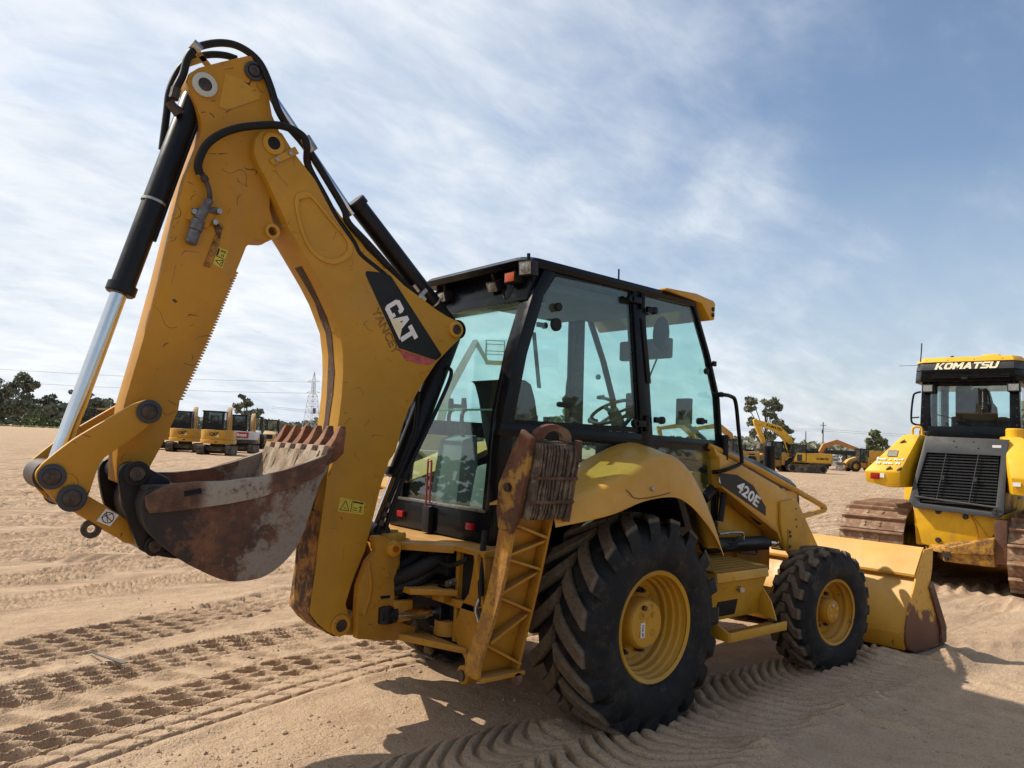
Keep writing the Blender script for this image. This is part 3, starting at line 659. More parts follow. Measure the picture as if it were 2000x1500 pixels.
    for s in (-1, 1):
        l = MB().prism(tp, s*.135, s*.168).build('bucket_lever', M_CATWORN, BH, bevel=.004)
        for i, c in enumerate(T['leverboss']):
            r = (.056, .060, .056)[i]
            boss(MB(), c, s*.168, r, .012, .66, s).build('pin_boss', M_GRYP, l); pin('pin', c, s*.17, r*.62, l, .012, M_PIN, s)
    c = T['leverboss'][2]; MB().cyl((c[0], -.134, c[1]), (c[0], .134, c[1]), .068, 28).build('lever_spacer', M_PIN, BH)
    c = T['leverboss'][1]; MB().cyl((c[0], -.134, c[1]), (c[0], .134, c[1]), .05, 24).build('lever_spacer', M_PIN, BH)
    gd = T['guide']
    for s in (-1, 1):
        l = MB().prism(gd, s*.09, s*.125).build('guide_link', M_CATWORN, BH, bevel=.005)
        if s < 0:
            MB().prism(T['guidelabel'], -.126, -.1275).build('white_label', M_WHITE, l)
            a, b, c2, d2 = [Vector((p[0], -.128, p[1])) for p in T['guidelabel']]; o = (a+b+c2+d2)/4
            mb = MB()
            for i in range(16):
                t0, t1 = i*math.pi/8, (i+1)*math.pi/8
                mb.bar(o+V(math.cos(t0), 0, math.sin(t0))*.024, o+V(math.cos(t1), 0, math.sin(t1))*.024, .004, .001, (0, 1, 0))
            mb.bar(o+V(-.017, 0, .017), o+V(.017, 0, -.017), .004, .001, (0, 1, 0)); mb.bar(o+V(-.03, 0, -.0), o+V(.02, 0, .02), .003, .001, (0, 1, 0)); mb.bar(o+V(-.01, 0, .03), o+V(-.0, 0, -.02), .003, .001, (0, 1, 0))
            mb.build('label_symbol', M_PIN, l)
            k2 = T['guidelug'][0]; MB().lathe([(.018, 0), (.042, 0), (.042, .024), (.018, .024)], (k2[0], -.095, k2[1]), (0, -1, 0), 24, True).build('lifting_eye', M_PIN, l)

    # --- hoses over the top
    for key, y, r, nm in (('hose1', -.04, .0195, 'hydraulic_hose'), ('hose2', .10, .0185, 'hydraulic_hose'), ('hose3', -.165, .0205, 'hydraulic_hose')):
        pts = [(p[0], y, p[1]) for p in T[key]]
        if key == 'hose3':
            pts = [(p[0], -.125-.04*math.sin(min(1, i/6)*math.pi/2)+(.05 if i > 9 else 0), p[1]) for i, p in enumerate(T[key])]
        if key == 'hose1': pts = [(p[0], -.05-.09*max(0, min(1, (i-7)/4)), p[1]) for i, p in enumerate(T[key])]
        if key == 'hoseX': pts = [(p[0], -.05-.09*max(0, min(1, (i-7)/4)), p[1]) for i, p in enumerate(T[key])]
        MB().tube(pts, r, 12, 5).build(nm, M_HOSE, BH)
    ca = T['clampA']
    MB().cyl((ca[0][0]-.02, -.05, ca[0][1]+.012), (ca[0][0]+.025, -.05, ca[0][1]-.012), .029, 14).build('hose_clamp', M_ZINC, BH)
    MB().bar((ca[0][0], -.03, ca[0][1]), (-2.475, -.03, 3.52), .03, .012, (0, 1, 0)).bar((-2.58, -.03, 3.50), (-2.50, -.03, 3.56), .028, .012, (0, 1, 0)).build('clamp_bracket', M_CAT, BH)
    MB().cyl((ca[1][0]-.03, -.15, ca[1][1]+.03), (ca[1][0]+.028, -.15, ca[1][1]-.034), .034, 16, None, .004).build('hose_clamp', M_ZINC, BH)
    h = T['hose1']; MB().cyl((h[0][0], -.05, h[0][1]), (h[1][0], -.05, h[1][1]), .024, 8).cyl((h[0][0]-.01, -.05, h[0][1]-.03), (h[0][0]+.09, -.02, h[0][1]-.06), .019, 8).cyl((h[0][0]-.02, -.05, h[0][1]-.02), (h[0][0]+.03, -.05, h[0][1]-.07), .024, 8).build('hose_fitting', M_PIN, BH)

def cut(o, mb):
    # drill a shape out of an object's mesh
    c = mb.build('drill', M_PIN); md = o.modifiers.new('hole', 'BOOLEAN'); md.object = c; md.operation = 'DIFFERENCE'; md.solver = 'EXACT'
    dg = bpy.context.evaluated_depsgraph_get(); me = bpy.data.meshes.new_from_object(o.evaluated_get(dg)); o.modifiers.clear(); o.data = me
    me.set_sharp_from_angle(angle=math.radians(32)); bpy.data.objects.remove(c)

def dig_bucket():
    bs0 = T['bside']; sm = [tuple(v)[0::2] for v in catmull(P3(bs0[7:], 0), 4)]; bs_out = bs0[:7]+sm; bs = bs0; W = .38
    bk = thing_part('digging_bucket', BH)
    for s in (-1, 1):
        MB().prism(bs_out, s*W, s*(W-.024)).build('side_plate', M_BKT, bk, bevel=.003)
        sc_ = MB().prism(T['bcut'], s*W, s*(W+.02)).build('side_cutter', M_CUT, bk, bevel=.004)
        MB().bar((-2.545, s*(W+.0205), 1.352), (-2.47, s*(W+.0205), 1.366), .001, .026, (0, 1, 0)).bar((-2.545, s*(W+.021), 1.352), (-2.47, s*(W+.021), 1.366), .026, .001, (0, 1, 0)).build('lifting_slot', M_HOSE, sc_)
    # curved wrapper, from the lip round the heel to the hinge
    cur = [bs[7], bs[8], bs[9]]+bs[10:21]+[bs[0]]
    cv = [Vector((p[0], 0, p[1])) for p in cur]; cv = catmull(cv, 3); ctr = Vector((-2.25, 0, 1.3)); rows = []
    for p in cv:
        q = p+(ctr-p).normalized()*.012; rows.append([V(q.x, -W+.02, q.z), V(q.x, W-.02, q.z)])
    n = len(rows); inner = [[r[0]+(ctr-V(r[0].x, 0, r[0].z)).normalized()*.02, r[1]+(ctr-V(r[1].x, 0, r[1].z)).normalized()*.02] for r in rows]
    mb = MB().grid(rows); mb.grid(inner)
    mb.grid([rows[0], inner[0]]); mb.grid([rows[-1], inner[-1]])
    mb.build('wrapper', M_BKT, bk)
    MB().box(-2.69, -2.52, -W+.03, W-.03, 1.345, 1.385).build('top_stiffener', M_BKT, bk, bevel=.01)
    # mud caked on the inside of the lip, between and behind the teeth
    lip = Vector((bs[7][0], 0, bs[7][1])); low = Vector((bs[10][0], 0, bs[10][1])); dn = (low-lip).normalized(); inn = Vector((dn.z, 0, -dn.x))
    if inn.x > 0: inn = -inn
    t = T['btooth']
    for k in range(6):
        y = -.345+.69*k/5
        hw_ = lambda z: .011+.031*max(0, min(1, (1.70-z)/.13))
        tooth = MB().hexa([(p[0], y-hw_(p[1]), p[1]) for p in t], [(p[0], y+hw_(p[1]), p[1]) for p in t]).build('tooth', M_TOOTH, bk, bevel=.005)
        a = lip+dn*.0; b = lip+dn*.06; c = lip+dn*.30
        MB().hexa([a+V(.012, y-.042, .02), a+V(.012, y+.042, .02), c+inn*.02+V(0, y+.03, 0), c+inn*.02+V(0, y-.03, 0)],
                  [a+inn*.05+V(0, y-.036, .012), a+inn*.05+V(0, y+.036, .012), c+inn*.05+V(0, y+.012, 0), c+inn*.05+V(0, y-.012, 0)]).build('tooth_shank', M_MUDIN, bk, bevel=.008)
        MB().hexa([(p[0]+.004, y-.047, p[1]) for p in [(-1.800, 1.515), (-1.76, 1.555), (-1.80, 1.60), (-1.852, 1.572), (-1.845, 1.49)]], [(p[0]+.004, y+.047, p[1]) for p in [(-1.800, 1.515), (-1.76, 1.555), (-1.80, 1.60), (-1.852, 1.572), (-1.845, 1.49)]]).build('tooth_adapter', M_TOOTH, bk, bevel=.008)
    rnd = random.Random(3); rows = []
    for i in range(14):
        q = lip+dn*(.02+.03*i)+inn*.034; row = []
        for j in range(29):
            y = -W+.03+(2*W-.06)*j/28; k = abs(((y+.345)/.138) % 1-.5)*2
            row.append(q+inn*(.012*rnd.random()+.022*k*max(0, 1-i/10))+V(0, y, 0))
        rows.append(row)
    MB().shell(rows, -inn*.03).build('caked_mud', M_MUDIN, bk, ang=60)
    # black hinge ears
    ea = [tuple(v)[0::2] for v in catmull(P3(T['ear']+T['ear'][:1], 0), 2)][:-1]
    for s in (-1, 1):
        l = MB().prism(ea, s*.185, s*.225).build('hinge_ear', M_BLK, bk, bevel=.006)
        for i, c in enumerate(T['earpin']):
            boss(MB(), c, s*.225, .058-.012*i, .02, .62, s).build('pin_boss', M_BLK, l); pin('pin', c, s*.228, .034-.006*i, l, .026, M_PIN, s)
    MB().cyl((T['earpin'][0][0], -.19, T['earpin'][0][1]), (T['earpin'][0][0], .19, T['earpin'][0][1]), .05, 20).cyl((T['earpin'][1][0], -.19, T['earpin'][1][1]), (T['earpin'][1][0], .19, T['earpin'][1][1]), .04, 20).box(-2.66, -2.56, -.22, .22, 1.12, 1.30).build('hinge_tube', M_BLK, bk, bevel=.004)

def thing_part(name, parent):
    o = bpy.data.objects.new(name, None); COL.objects.link(o); o.parent = parent; o.empty_display_size = .1; return o
M_COUP = simple('grey_quick_coupler', (.16, .16, .17), .55, .4, 40, .5, .2)
M_RUSTY_Y = rust_mat('rusted_through_paint', (.50, .25, .05), (.10, .035, .015), (.05, .03, .02), .9, 5)
# ------------------------------------------------------------------ wheels
def wheel_asm(name, par, c, R, hw, rimr, steer, big, side=-1):
    """One wheel, built about its own centre with the axle along Y; outer face towards -Y."""
    root = thing_part(name, par); root.location = c; root.rotation_euler = (0, 0, steer if side < 0 else steer+math.pi)
    lugh = .052 if big else .030; Rb = R-lugh
    if big: pr = [(rimr-.018, -hw+.04), (rimr+.03, -hw+.012), (rimr+.085, -hw-.012), (Rb-.10, -hw-.004), (Rb-.045, -hw+.022), (Rb-.012, -hw+.075), (Rb, -hw*.4), (Rb+.003, 0)]
    else: pr = [(rimr-.012, -hw+.03), (rimr+.02, -hw+.008), (rimr+.06, -hw-.006), (Rb-.075, -hw-.002), (Rb-.03, -hw+.012), (Rb-.006, -hw+.045), (Rb, -hw*.4), (Rb+.002, 0)]
    pr = pr+[(r, -a) for r, a in pr[-2::-1]]
    mb = MB().lathe(pr, (0, 0, 0), (0, 1, 0), 96, False, False)
    n = 19 if big else 20; rnd = random.Random(5 if big else 9)
    def pt(r, th, y): return (r*math.cos(th), y, r*math.sin(th))
    for sgn in (-1, 1):
        for k in range(n):
            ph = 2*math.pi*(k+(0 if sgn < 0 else .5))/n
            rows = []
            ns = 9
            for i in range(ns):
                t = i/(ns-1)
                if big:
                    y = sgn*(.004+(hw-.006)*t); a = ph+.36*t**.80; w = .045+.006*(1-t)+(.008 if t > .8 else 0)
                    dr = .010*(t > .82)*((t-.82)/.18)+.012*t*t
                    rt = R-dr-(.055 if i == ns-1 else 0); rb = Rb-.03-(.075*max(0, t-.75)/.25)
                else:
                    y = sgn*(-.012+(hw+.004)*t); tt = t
                    a = ph+(.05+.20*max(0, min(1, (tt-.28)/.34))*1.0+.02*tt); w = .034+.006*t
                    rt = R-.004*t*t-(.035 if i == ns-1 else 0); rb = Rb-.02-(.05*max(0, t-.75)/.25)
                wr = w*(1+.05*(rnd.random()-.5))
                wa, wb = wr/R, (wr+(.012 if big else .008))/R
                rows.append([pt(rb, a-wb, y), pt(rt-.006, a-wa, y), pt(rt, a-wa*.85, y), pt(rt, a+wa*.85, y), pt(rt-.006, a+wa, y), pt(rb, a+wb, y)])
            b = len(mb.v); mb.grid(rows); mb.add([], []); m = len(rows[0])
            mb.f.append(tuple(b+i for i in range(m))); mb.m.append(0); mb.f.append(tuple(b+(ns-1)*m+i for i in range(m))[::-1]); mb.m.append(0)
    mb.build('tyre', M_TYRE_R if big else M_TYRE_F, root, ang=40)
    # rim: outer flange, stepped barrel, dished disc
    if big:
        rp = [(rimr-.026, -hw+.032), (rimr-.004, -hw+.022), (rimr+.003, -hw+.030), (rimr, -hw+.04), (rimr-.018, -hw+.045), (rimr-.022, -hw+.075), (rimr-.033, -hw+.085), (rimr-.035, -hw+.115), (rimr-.048, -hw+.125), (rimr-.05, -hw+.16), (rimr-.066, -hw+.17), (rimr-.068, -hw+.205), (rimr-.085, -hw+.215), (rimr-.1, -hw+.23), (.17, -hw+.245), (.155, -hw+.20), (0, -hw+.20)]
    else:
        rp = [(rimr-.02, -hw+.022), (rimr-.003, -hw+.014), (rimr+.003, -hw+.02), (rimr, -hw+.03), (rimr-.015, -hw+.035), (rimr-.02, -hw+.055), (rimr-.034, -hw+.07), (rimr-.036, -hw+.10), (rimr-.06, -hw+.125), (rimr-.07, -hw+.15), (.10, -hw+.15), (.095, -hw+.12), (0, -hw+.12)]
    rim = MB().lathe(rp, (0, 0, 0), (0, 1, 0), 64, False, False)
    rim.lathe([(rimr-.02, hw-.03), (rimr, hw-.02), (rimr, hw-.05), (.1, hw-.1), (0, hw-.1)], (0, 0, 0), (0, 1, 0), 48, False, False)
    rim.build('rim', M_CAT if big else M_CATWORN, root, ang=24)
    if big:
        d = -hw+.098; hb = MB().lathe([(.15, .1), (.15, .03), (.142, .008), (.134, 0), (0, 0)], (0, d, 0), (0, 1, 0), 40)
        hb.build('hub', M_CAT, root)
        for k in range(4):
            a = math.radians(45+90*k); MB().lathe([(.0, -.001), (.016, -.001), (.02, -.0035), (.022, 0)], (.075*math.cos(a), d, .075*math.sin(a)), (0, 1, 0), 16).build('hub_dimple', M_CATWORN, root)
        MB().cyl((-.035, d-.018, .10), (-.035, d, .10), .017, 6).build('hub_plug', M_PIN, root)
        MB().box(-.058, -.020, d-.003, d, -.075, .012).build('white_tag', M_WHITE, root)
        text('tag_lettering', '96 20/5', M_DECAL, root, (-.048, d-.0035, -.068), (0, 0, 1), (-1, 0, 0), -.018, .07, .01, 0, .0006)
        for k in range(8):
            a = math.radians(22+45*k); MB().cyl((.192*math.cos(a), -hw+.205, .192*math.sin(a)), (.192*math.cos(a), -hw+.245, .192*math.sin(a)), .021, 6).cyl((.192*math.cos(a), -hw+.18, .192*math.sin(a)), (.192*math.cos(a), -hw+.2, .192*math.sin(a)), .012, 8).build('wheel_nut', M_PIN, root)
    else:
        d = -hw+.045; MB().lathe([(.098, .09), (.098, .03), (.09, .012), (.082, .01), (.082, 0), (.074, -.004), (0, -.004)], (0, d, 0), (0, 1, 0), 32).build('hub', M_CATWORN, root)
        for k in range(5):
            a = math.radians(90+72*k); MB().lathe([(.017, 0), (.017, .002), (.013, .004), (0, .004)], (.045*math.cos(a), d-.004, .045*math.sin(a)), (0, -1, 0), 16).build('hub_cap', M_CAT if k else M_ZINC, root)
        for k in range(8):
            a = math.radians(22+45*k); MB().cyl((.128*math.cos(a), -hw+.12, .128*math.sin(a)), (.128*math.cos(a), -hw+.16, .128*math.sin(a)), .016, 6).build('wheel_nut', M_PIN, root)
    return root

# ------------------------------------------------------------------ fender
FEN_IN = [(-.90, 1.30), (-.6, 1.40), (-.26, 1.515), (0, 1.615), (.17, 1.672), (.33, 1.692), (.48, 1.665), (.63, 1.58), (.78, 1.46), (.92, 1.30), (1.02, 1.10)]
FEN_SH = [(-.90, 1.33), (-.6, 1.41), (-.30, 1.51), (-.08, 1.60), (.06, 1.635), (.19, 1.630), (.30, 1.57), (.40, 1.475), (.49, 1.34), (.57, 1.19), (.625, 1.03)]
FEN_OUT = [(-.90, 1.235), (-.66, 1.262), (-.44, 1.296), (-.22, 1.355), (-.02, 1.380), (.13, 1.372), (.26, 1.318), (.37, 1.245), (.47, 1.165), (.55, 1.08), (.612, .995)]
def fender(side):
    rows = []
    for a, b, c in zip(FEN_IN, FEN_SH, FEN_OUT):
        i = Vector((a[0], -.56, a[1])); s = Vector((b[0], -.95, b[1])); o = Vector((c[0], -1.115, c[1]))
        m = Vector((b[0]*.45+c[0]*.55, -1.088, b[1]*.52+c[1]*.48+.02)); sh = Vector((b[0]*.8+c[0]*.2, -1.045, b[1]*.84+c[1]*.16+.015))
        row = catmull([i, i.lerp(s, .5)+V(0, 0, .008), s, sh, m, o], 4)
        rows.append(row)
    # refine along the arch
    cols = list(zip(*rows)); cols = [catmull(c, 5) for c in cols]; rows = [list(r) for r in zip(*cols)]
    if side > 0: rows = [[V(p.x, -p.y, p.z) for p in r] for r in rows]
    f = MB().shell(rows, (0, -side*-.0, -.012)).build('fender', M_CATCLEAN, BH, ang=50)
    if side < 0:
        from mathutils.bvhtree import BVHTree
        bv = BVHTree.FromPolygons([v.co[:] for v in f.data.vertices], [tuple(p.vertices) for p in f.data.polygons])
        def on(x, z):
            h = bv.ray_cast(V(x, -1.6, z+.10), V(0, 1, -.18).normalized()); return h[0]+h[1]*(.002 if h[1].dot(V(0, -1, .2)) > 0 else -.002)
        seam = [on(x, z) for x, z in ((-.405, 1.482), (-.335, 1.40), (-.285, 1.358), (-.20, 1.352), (-.05, 1.368), (.04, 1.384))]
        MB().tube(seam, .0026, 6, 5).build('panel_seam', M_PIN, f)
        p = on(-.125, 1.405); MB().cyl(p+V(0, .004, 0), p+V(0, -.012, .005), .012, 12).build('latch', M_ZINC, f)
    return f

# ------------------------------------------------------------------ cab
def rear_x(z):
    pts = [(1.05, -.872), (1.254, -.866), (1.806, -.832), (2.186, -.758), (2.575, -.636), (2.80, -.52)]
    for (z0, x0), (z1, x1) in zip(pts, pts[1:]):
        if z <= z1: return x0+(x1-x0)*(z-z0)/(z1-z0)
    return pts[-1][1]
def front_x(z):
    pts = [(1.05, 1.34), (1.19, 1.353), (1.741, 1.39), (2.073, 1.341), (2.40, 1.20), (2.654, 1.062), (2.8, .98)]
    for (z0, x0), (z1, x1) in zip(pts, pts[1:]):
        if z <= z1: return x0+(x1-x0)*(z-z0)/(z1-z0)
    return pts[-1][1]
def cab():
    Y = .56
    cb = thing_part('cab', BH)
    def pillar(fx, zs, dx, y0, y1, name='pillar', inward=1):
        rows = []
        for z in zs:
            x = fx(z); rows.append([(x, y0, z), (x+dx, y0, z), (x+dx, y1, z), (x, y1, z)])
        mb = MB().grid(rows, True); mb.f += [(0, 1, 2, 3), tuple(len(mb.v)-4+i for i in range(4))]; mb.m += [0, 0]
        return mb.build(name, M_CABBLK, cb, bevel=.008)
    zr = [1.02, 1.25, 1.53, 1.81, 2.0, 2.19, 2.38, 2.575, 2.76]
    bpr = lambda z: .43-(z-1.66)*.142
    for s in (-1, 1):
        bp = bpr if s < 0 else (lambda z: .79-.02*(z-1.66))
        pillar(rear_x, zr, .095, s*Y, s*(Y-.085), 'rear_pillar')
        pillar(bp, [1.0, 1.3, 1.66, 2.2, 2.79], .125, s*(Y+.004), s*(Y-.07), 'centre_pillar')
        pillar(lambda z: front_x(z)-.035, [1.06, 1.19, 1.45, 1.741, 1.9, 2.073, 2.24, 2.4, 2.53, 2.654, 2.78], .035, s*Y, s*(Y-.05), 'front_pillar')
        # sills and rails along the side
        MB().prism([(-.86, 1.69), (1.39, 1.655), (1.392, 1.742), (-.84, 1.775)], s*(Y+.002), s*(Y-.06)).build('waist_rail', M_CABBLK, cb, bevel=.006)
        MB().prism([(-.56, 2.735), (1.0, 2.735), (1.0, 2.79), (-.54, 2.79)], s*Y, s*(Y-.07)).build('roof_rail', M_CABBLK, cb, bevel=.004)
        MB().prism([(1.18, 1.02), (1.36, 1.02), (1.36, 1.12), (1.14, 1.12)], s*Y, s*(Y-.05)).build('lower_rail', M_CABBLK, cb, bevel=.004)
        # glass
        g = s*(Y-.020); g2 = s*(Y-.026)
        MB().prism([(rear_x(1.75)+.06, 1.75), (bp(1.75)+.03, 1.75), (bp(2.75)+.02, 2.75), (-.47, 2.75), (rear_x(2.575)+.06, 2.575), (rear_x(2.186)+.06, 2.186)], g, g2).build('door_glass', M_GLASS, cb)
        MB().prism([(bp(1.75)+.1, 1.74), (1.37, 1.73), (1.32, 2.07), (1.18, 2.40), (1.03, 2.654), (.95, 2.76), (bp(2.75)+.1, 2.76)], g, g2).build('front_side_glass', M_GLASS, cb)
        MB().prism([(-.80, 1.30), (-.22, 1.49), (.17, 1.655), (.40, 1.69), (.40, 1.73), (-.80, 1.73)], g, g2).build('lower_rear_glass', M_GLASS, cb)
        MB().prism([(.52, 1.64), (.60, 1.585), (.80, 1.43), (.98, 1.25), (1.12, 1.08), (1.34, 1.1), (1.36, 1.67), (.52, 1.70)], g, g2).build('lower_front_glass', M_GLASS, cb)
        # black rubber borders round the door glass
        mb = MB()
        dg = [(rear_x(1.80)+.10, 1.79), (bp(1.80)-.02, 1.80), (bp(2.72)-.02, 2.735), (-.44, 2.715), (rear_x(2.57)+.10, 2.57), (rear_x(2.186)+.10, 2.186)]
        dq = [(rear_x(1.77)+.065, 1.755), (bp(1.77)+.02, 1.765), (bp(2.75)+.02, 2.765), (-.50, 2.755), (rear_x(2.57)+.055, 2.59), (rear_x(2.186)+.055, 2.186)]
        mb.ring(dq, dg, s*(Y-.012), s*(Y-.032)).build('door_frame', M_CABBLK, cb)
        # lower skirt below the glass, hidden mostly by the fender
        MB().prism([(-.865, 1.02), (1.2, 1.02), (1.0, 1.28), (.78, 1.48), (.62, 1.60), (.40, 1.685), (.17, 1.66), (-.22, 1.495), (-.5, 1.41), (-.85, 1.32)], s*(Y-.03), s*(Y-.05)).build('side_skirt', M_CABBLK, cb)
    # rear: lower panel, sill, glass, header
    def rp(z0, z1, d0, d1, y, name, mat, bevel=0):
        a = [(rear_x(z0)+d0, -y, z0), (rear_x(z0)+d1, -y, z0), (rear_x(z1)+d1, -y, z1), (rear_x(z1)+d0, -y, z1)]
        return MB().hexa(a, [(x, -yy, z) for x, yy, z in a]).build(name, mat, cb, bevel=bevel)
    rp(1.06, 1.235, -.012, .08, Y-.005, 'rear_panel', M_CABBLK, .012)
    rp(1.235, 1.252, -.018, .03, Y-.06, 'rear_sill', M_STEEL, .003)
    rows = [[(rear_x(z)+.03, y, z) for y in (-Y+.06, 0, Y-.06)] for z in (1.25, 1.53, 1.86)]
    MB().shell(rows, (.005, 0, 0)).build('rear_lower_glass', M_GLASS, cb)
    rows = [[(rear_x(z)+.038, y, z) for y in (-Y+.06, 0, Y-.06)] for z in (1.84, 2.0, 2.186, 2.38, 2.56)]
    MB().shell(rows, (.005, 0, 0)).build('rear_upper_glass', M_GLASS, cb)
    MB().box(rear_x(1.85)+.028, rear_x(1.85)+.044, -Y+.07, Y-.07, 1.842, 1.852).build('glass_edge', M_GLASSEDGE, cb)
    for s in (-1, 1):
        rows = []
        for z in zr[1:-1]:
            x = rear_x(z)+.004; rows.append([(x, s*(Y-.07), z), (x+.03, s*(Y-.07), z), (x+.03, s*(Y-.115), z), (x, s*(Y-.115), z)])
        MB().grid(rows, True).build('window_frame', M_CABBLK, cb)
    MB().prism([(-.66, 2.53), (-.50, 2.53), (-.46, 2.76), (-.60, 2.76)], -Y+.03, Y-.03).build('rear_header', M_CABBLK, cb, bevel=.01)
    # windscreen + front
    rows = [[(front_x(z)-.02, y, z) for y in (-Y+.05, 0, Y-.05)] for z in (1.12, 1.45, 1.741, 2.073, 2.40, 2.654, 2.74)]
    MB().shell(rows, (.005, 0, 0)).build('windscreen', M_GLASS, cb)
    # roof
    def ring_(z, x0, x1, y, r=.10):
        pts = []
        for cx, cy, a0 in ((x1-r, y-r, 0), (x0+r, y-r, 90), (x0+r, -y+r, 180), (x1-r, -y+r, 270)):
            for k in range(5):
                a = math.radians(a0+22.5*k); pts.append((cx+r*math.cos(a), cy+r*math.sin(a), z))
        return pts
    rf = [ring_(2.745, -.62, 1.02, Y-.02), ring_(2.735, -.70, 1.05, Y+.005), ring_(2.765, -.735, 1.06, Y+.015), ring_(2.795, -.70, 1.04, Y), ring_(2.822, -.55, .95, Y-.08, .12), ring_(2.838, -.3, .7, .3, .15)]
    mb = MB().grid(rf, True); n = len(rf[0]); mb.f += [tuple(range(n)), tuple((len(rf)-1)*n+i for i in range(n))]; mb.m += [0, 0]
    roof = mb.build('roof', M_CABBLK, cb, ang=40)
    MB().box(-.55, .98, -Y+.05, Y-.05, 2.715, 2.735).build('headliner', M_LINER, cb, bevel=.008)
    MB().box(-.45, .55, -Y+.12, Y-.12, 2.64, 2.714).build('ceiling_console', M_LINER, cb, bevel=.03)
    # yellow front visor with its black lamp holes
    vz = [(.62, 2.818), (.98, 2.835), (1.20, 2.812), (1.225, 2.79), (1.215, 2.665), (1.16, 2.655), (1.05, 2.77), (.62, 2.800)]
    vis = MB().prism(vz, -Y-.02, Y+.02).build('front_visor', M_CAT, roof, bevel=.012)
    for z in (2.745, 2.70):
        MB().cyl((1.19, -Y-.021, z), (1.19, -Y-.026, z), .017, 14).build('visor_hole', M_HOSE, vis)
    MB().tube([(.86, .1, 2.83), (.862, .1, 3.0), (.86, .1, 3.10)], .008, 6, 2).build('aerial', M_HOSE, roof)
    # lights under the roof at the rear
    def lamp(y, z, x, tilt, w=.055, h=.045, name='work_lamp', lens=M_LAMP, yaw=0):
        l = MB().box(-.02, .05, -w, w, -h, h).cyl((.02, 0, h), (.02, 0, h+.05), .012, 8)
        m = Matrix.Translation((x, y, z)) @ Matrix.Rotation(yaw, 4, 'Z') @ Matrix.Rotation(tilt, 4, 'Y')
        b = l.xf(m).build(name, M_PLAST, cb, bevel=.006)
        if lens is M_ORANGE: MB().box(-.026, -.021, -w*.86, w*.86, -h*.84, h*.84).xf(m).build('lens', lens, b, bevel=.002)
        else:
            MB().box(-.024, -.0205, -w*.84, w*.84, -h*.82, h*.82).xf(m).build('reflector', M_ZINC, b)
            MB().lathe([(h*.72, -.024), (h*.70, -.029), (h*.45, -.032), (0, -.033)], (0, 0, 0), (1, 0, 0), 20, False, False).xf(m).build('lens', lens, b)
        return b
    lamp(-.555, 2.715, -.69, -.12, .050, .045, yaw=.25); lamp(.36, 2.655, -.66, -.28, .05, .036, yaw=-.1); lamp(-.20, 2.655, -.66, -.5, .048, .034, yaw=.1)
    lamp(-.405, 2.68, -.68, 0, .052, .034, 'marker_lamp', M_ORANGE); lamp(.47, 2.66, -.66, 0, .036, .04, 'marker_lamp', M_ORANGE)
    MB().tube([(-.64, -.36, 2.65), (-.66, -.33, 2.58), (-.655, -.30, 2.57), (-.64, -.27, 2.63)], .004, 6, 5).build('lamp_cable', M_HOSE, cb)
    for y in (.40, -.375):
        MB().box(rear_x(1.14)-.032, rear_x(1.14)-.012, y-.036, y+.036, 1.125, 1.165).build('tail_lamp', M_RED, cb, bevel=.004)
    # red locking rod against the rear glass
    MB().tube([(-.905, .085, 1.17), (-.905, .085, 1.49), (-.905, .075, 1.51), (-.905, .055, 1.51), (-.905, .045, 1.49), (-.905, .045, 1.25)], .0065, 8, 4).build('lock_rod', M_RODRED, cb)
    MB().box(-.92, -.88, .025, .105, 1.06, 1.225).build('rod_holder', M_HOSE, cb, bevel=.01)
    # hinges, vent, handles on the right side
    for s in (-1, 1):
        MB().prism([(.365, 2.56), (.405, 2.56), (.49, 2.11), (.45, 2.11)], s*(Y+.006), s*(Y+.016)).build('side_vent', M_PLAST, cb, bevel=.004)
        mb = MB()
        for k in range(22):
            u = (k+.5)/22; mb.bar((.372+.086*u, s*(Y+.018), 2.545-.42*u), (.398+.086*u, s*(Y+.018), 2.545-.42*u), .004, .009, (0, 0, 1))
        mb.build('vent_slats', M_HOSE, cb)
        for x, z in ((.24, 2.675), (.33, 1.825)):
            MB().box(x, x+.13, s*(Y+.002), s*(Y+.03), z-.022, z+.022).cyl((x, s*Y, z), (x, s*(Y+.03), z), .028, 14).cyl((x+.125, s*(Y+.02), z-.05), (x+.125, s*(Y+.02), z+.06), .018, 12).build('door_hinge', M_CABBLK, cb, bevel=.004)
        for x, z in ((.50, 2.63), (.62, 1.86)):
            MB().box(x-.08, x, s*(Y+.002), s*(Y+.026), z-.02, z+.02).cyl((x, s*(Y-.005), z), (x, s*(Y+.03), z), .027, 14).build('window_hinge', M_CABBLK, cb, bevel=.004)
        for x, z, r in ((-.423, 2.517, .028), (-.437, 2.403, .042), (1.153, 2.264, .024)):
            MB().cyl((x, s*(Y-.012), z), (x, s*(Y+.018), z), r, 16, None, .006).build('glass_knob', M_HOSE, cb)
        MB().box(-.40, -.28, s*(Y-.01), s*(Y+.02), 1.888, 1.922).build('door_handle', M_HOSE, cb, bevel=.014)
        MB().box(1.06, 1.16, s*(Y-.01), s*(Y+.02), 1.865, 1.895).cyl((1.09, s*(Y-.02), 1.88), (1.09, s*(Y+.03), 1.88), .026, 12).build('window_latch', M_HOSE, cb, bevel=.006)
        for z in (2.33, 2.10, 1.62):
            MB().box(front_x(z)-.01, front_x(z)+.03, s*(Y+.0), s*(Y+.02), z-.02, z+.02).build('hinge_block', M_HOSE, cb, bevel=.005)
        gr = [(p[0], s*.64, p[1]) for p in T['grab']]
        MB().tube([(1.24, s*.57, 2.10), gr[0], gr[1], gr[2], ((gr[2][0]+gr[3][0])/2, s*.64, 1.83), gr[3], gr[4], gr[5], (1.25, s*.57, 1.50)], .0155, 10, 5).build('grab_handle', M_CABBLK, cb)
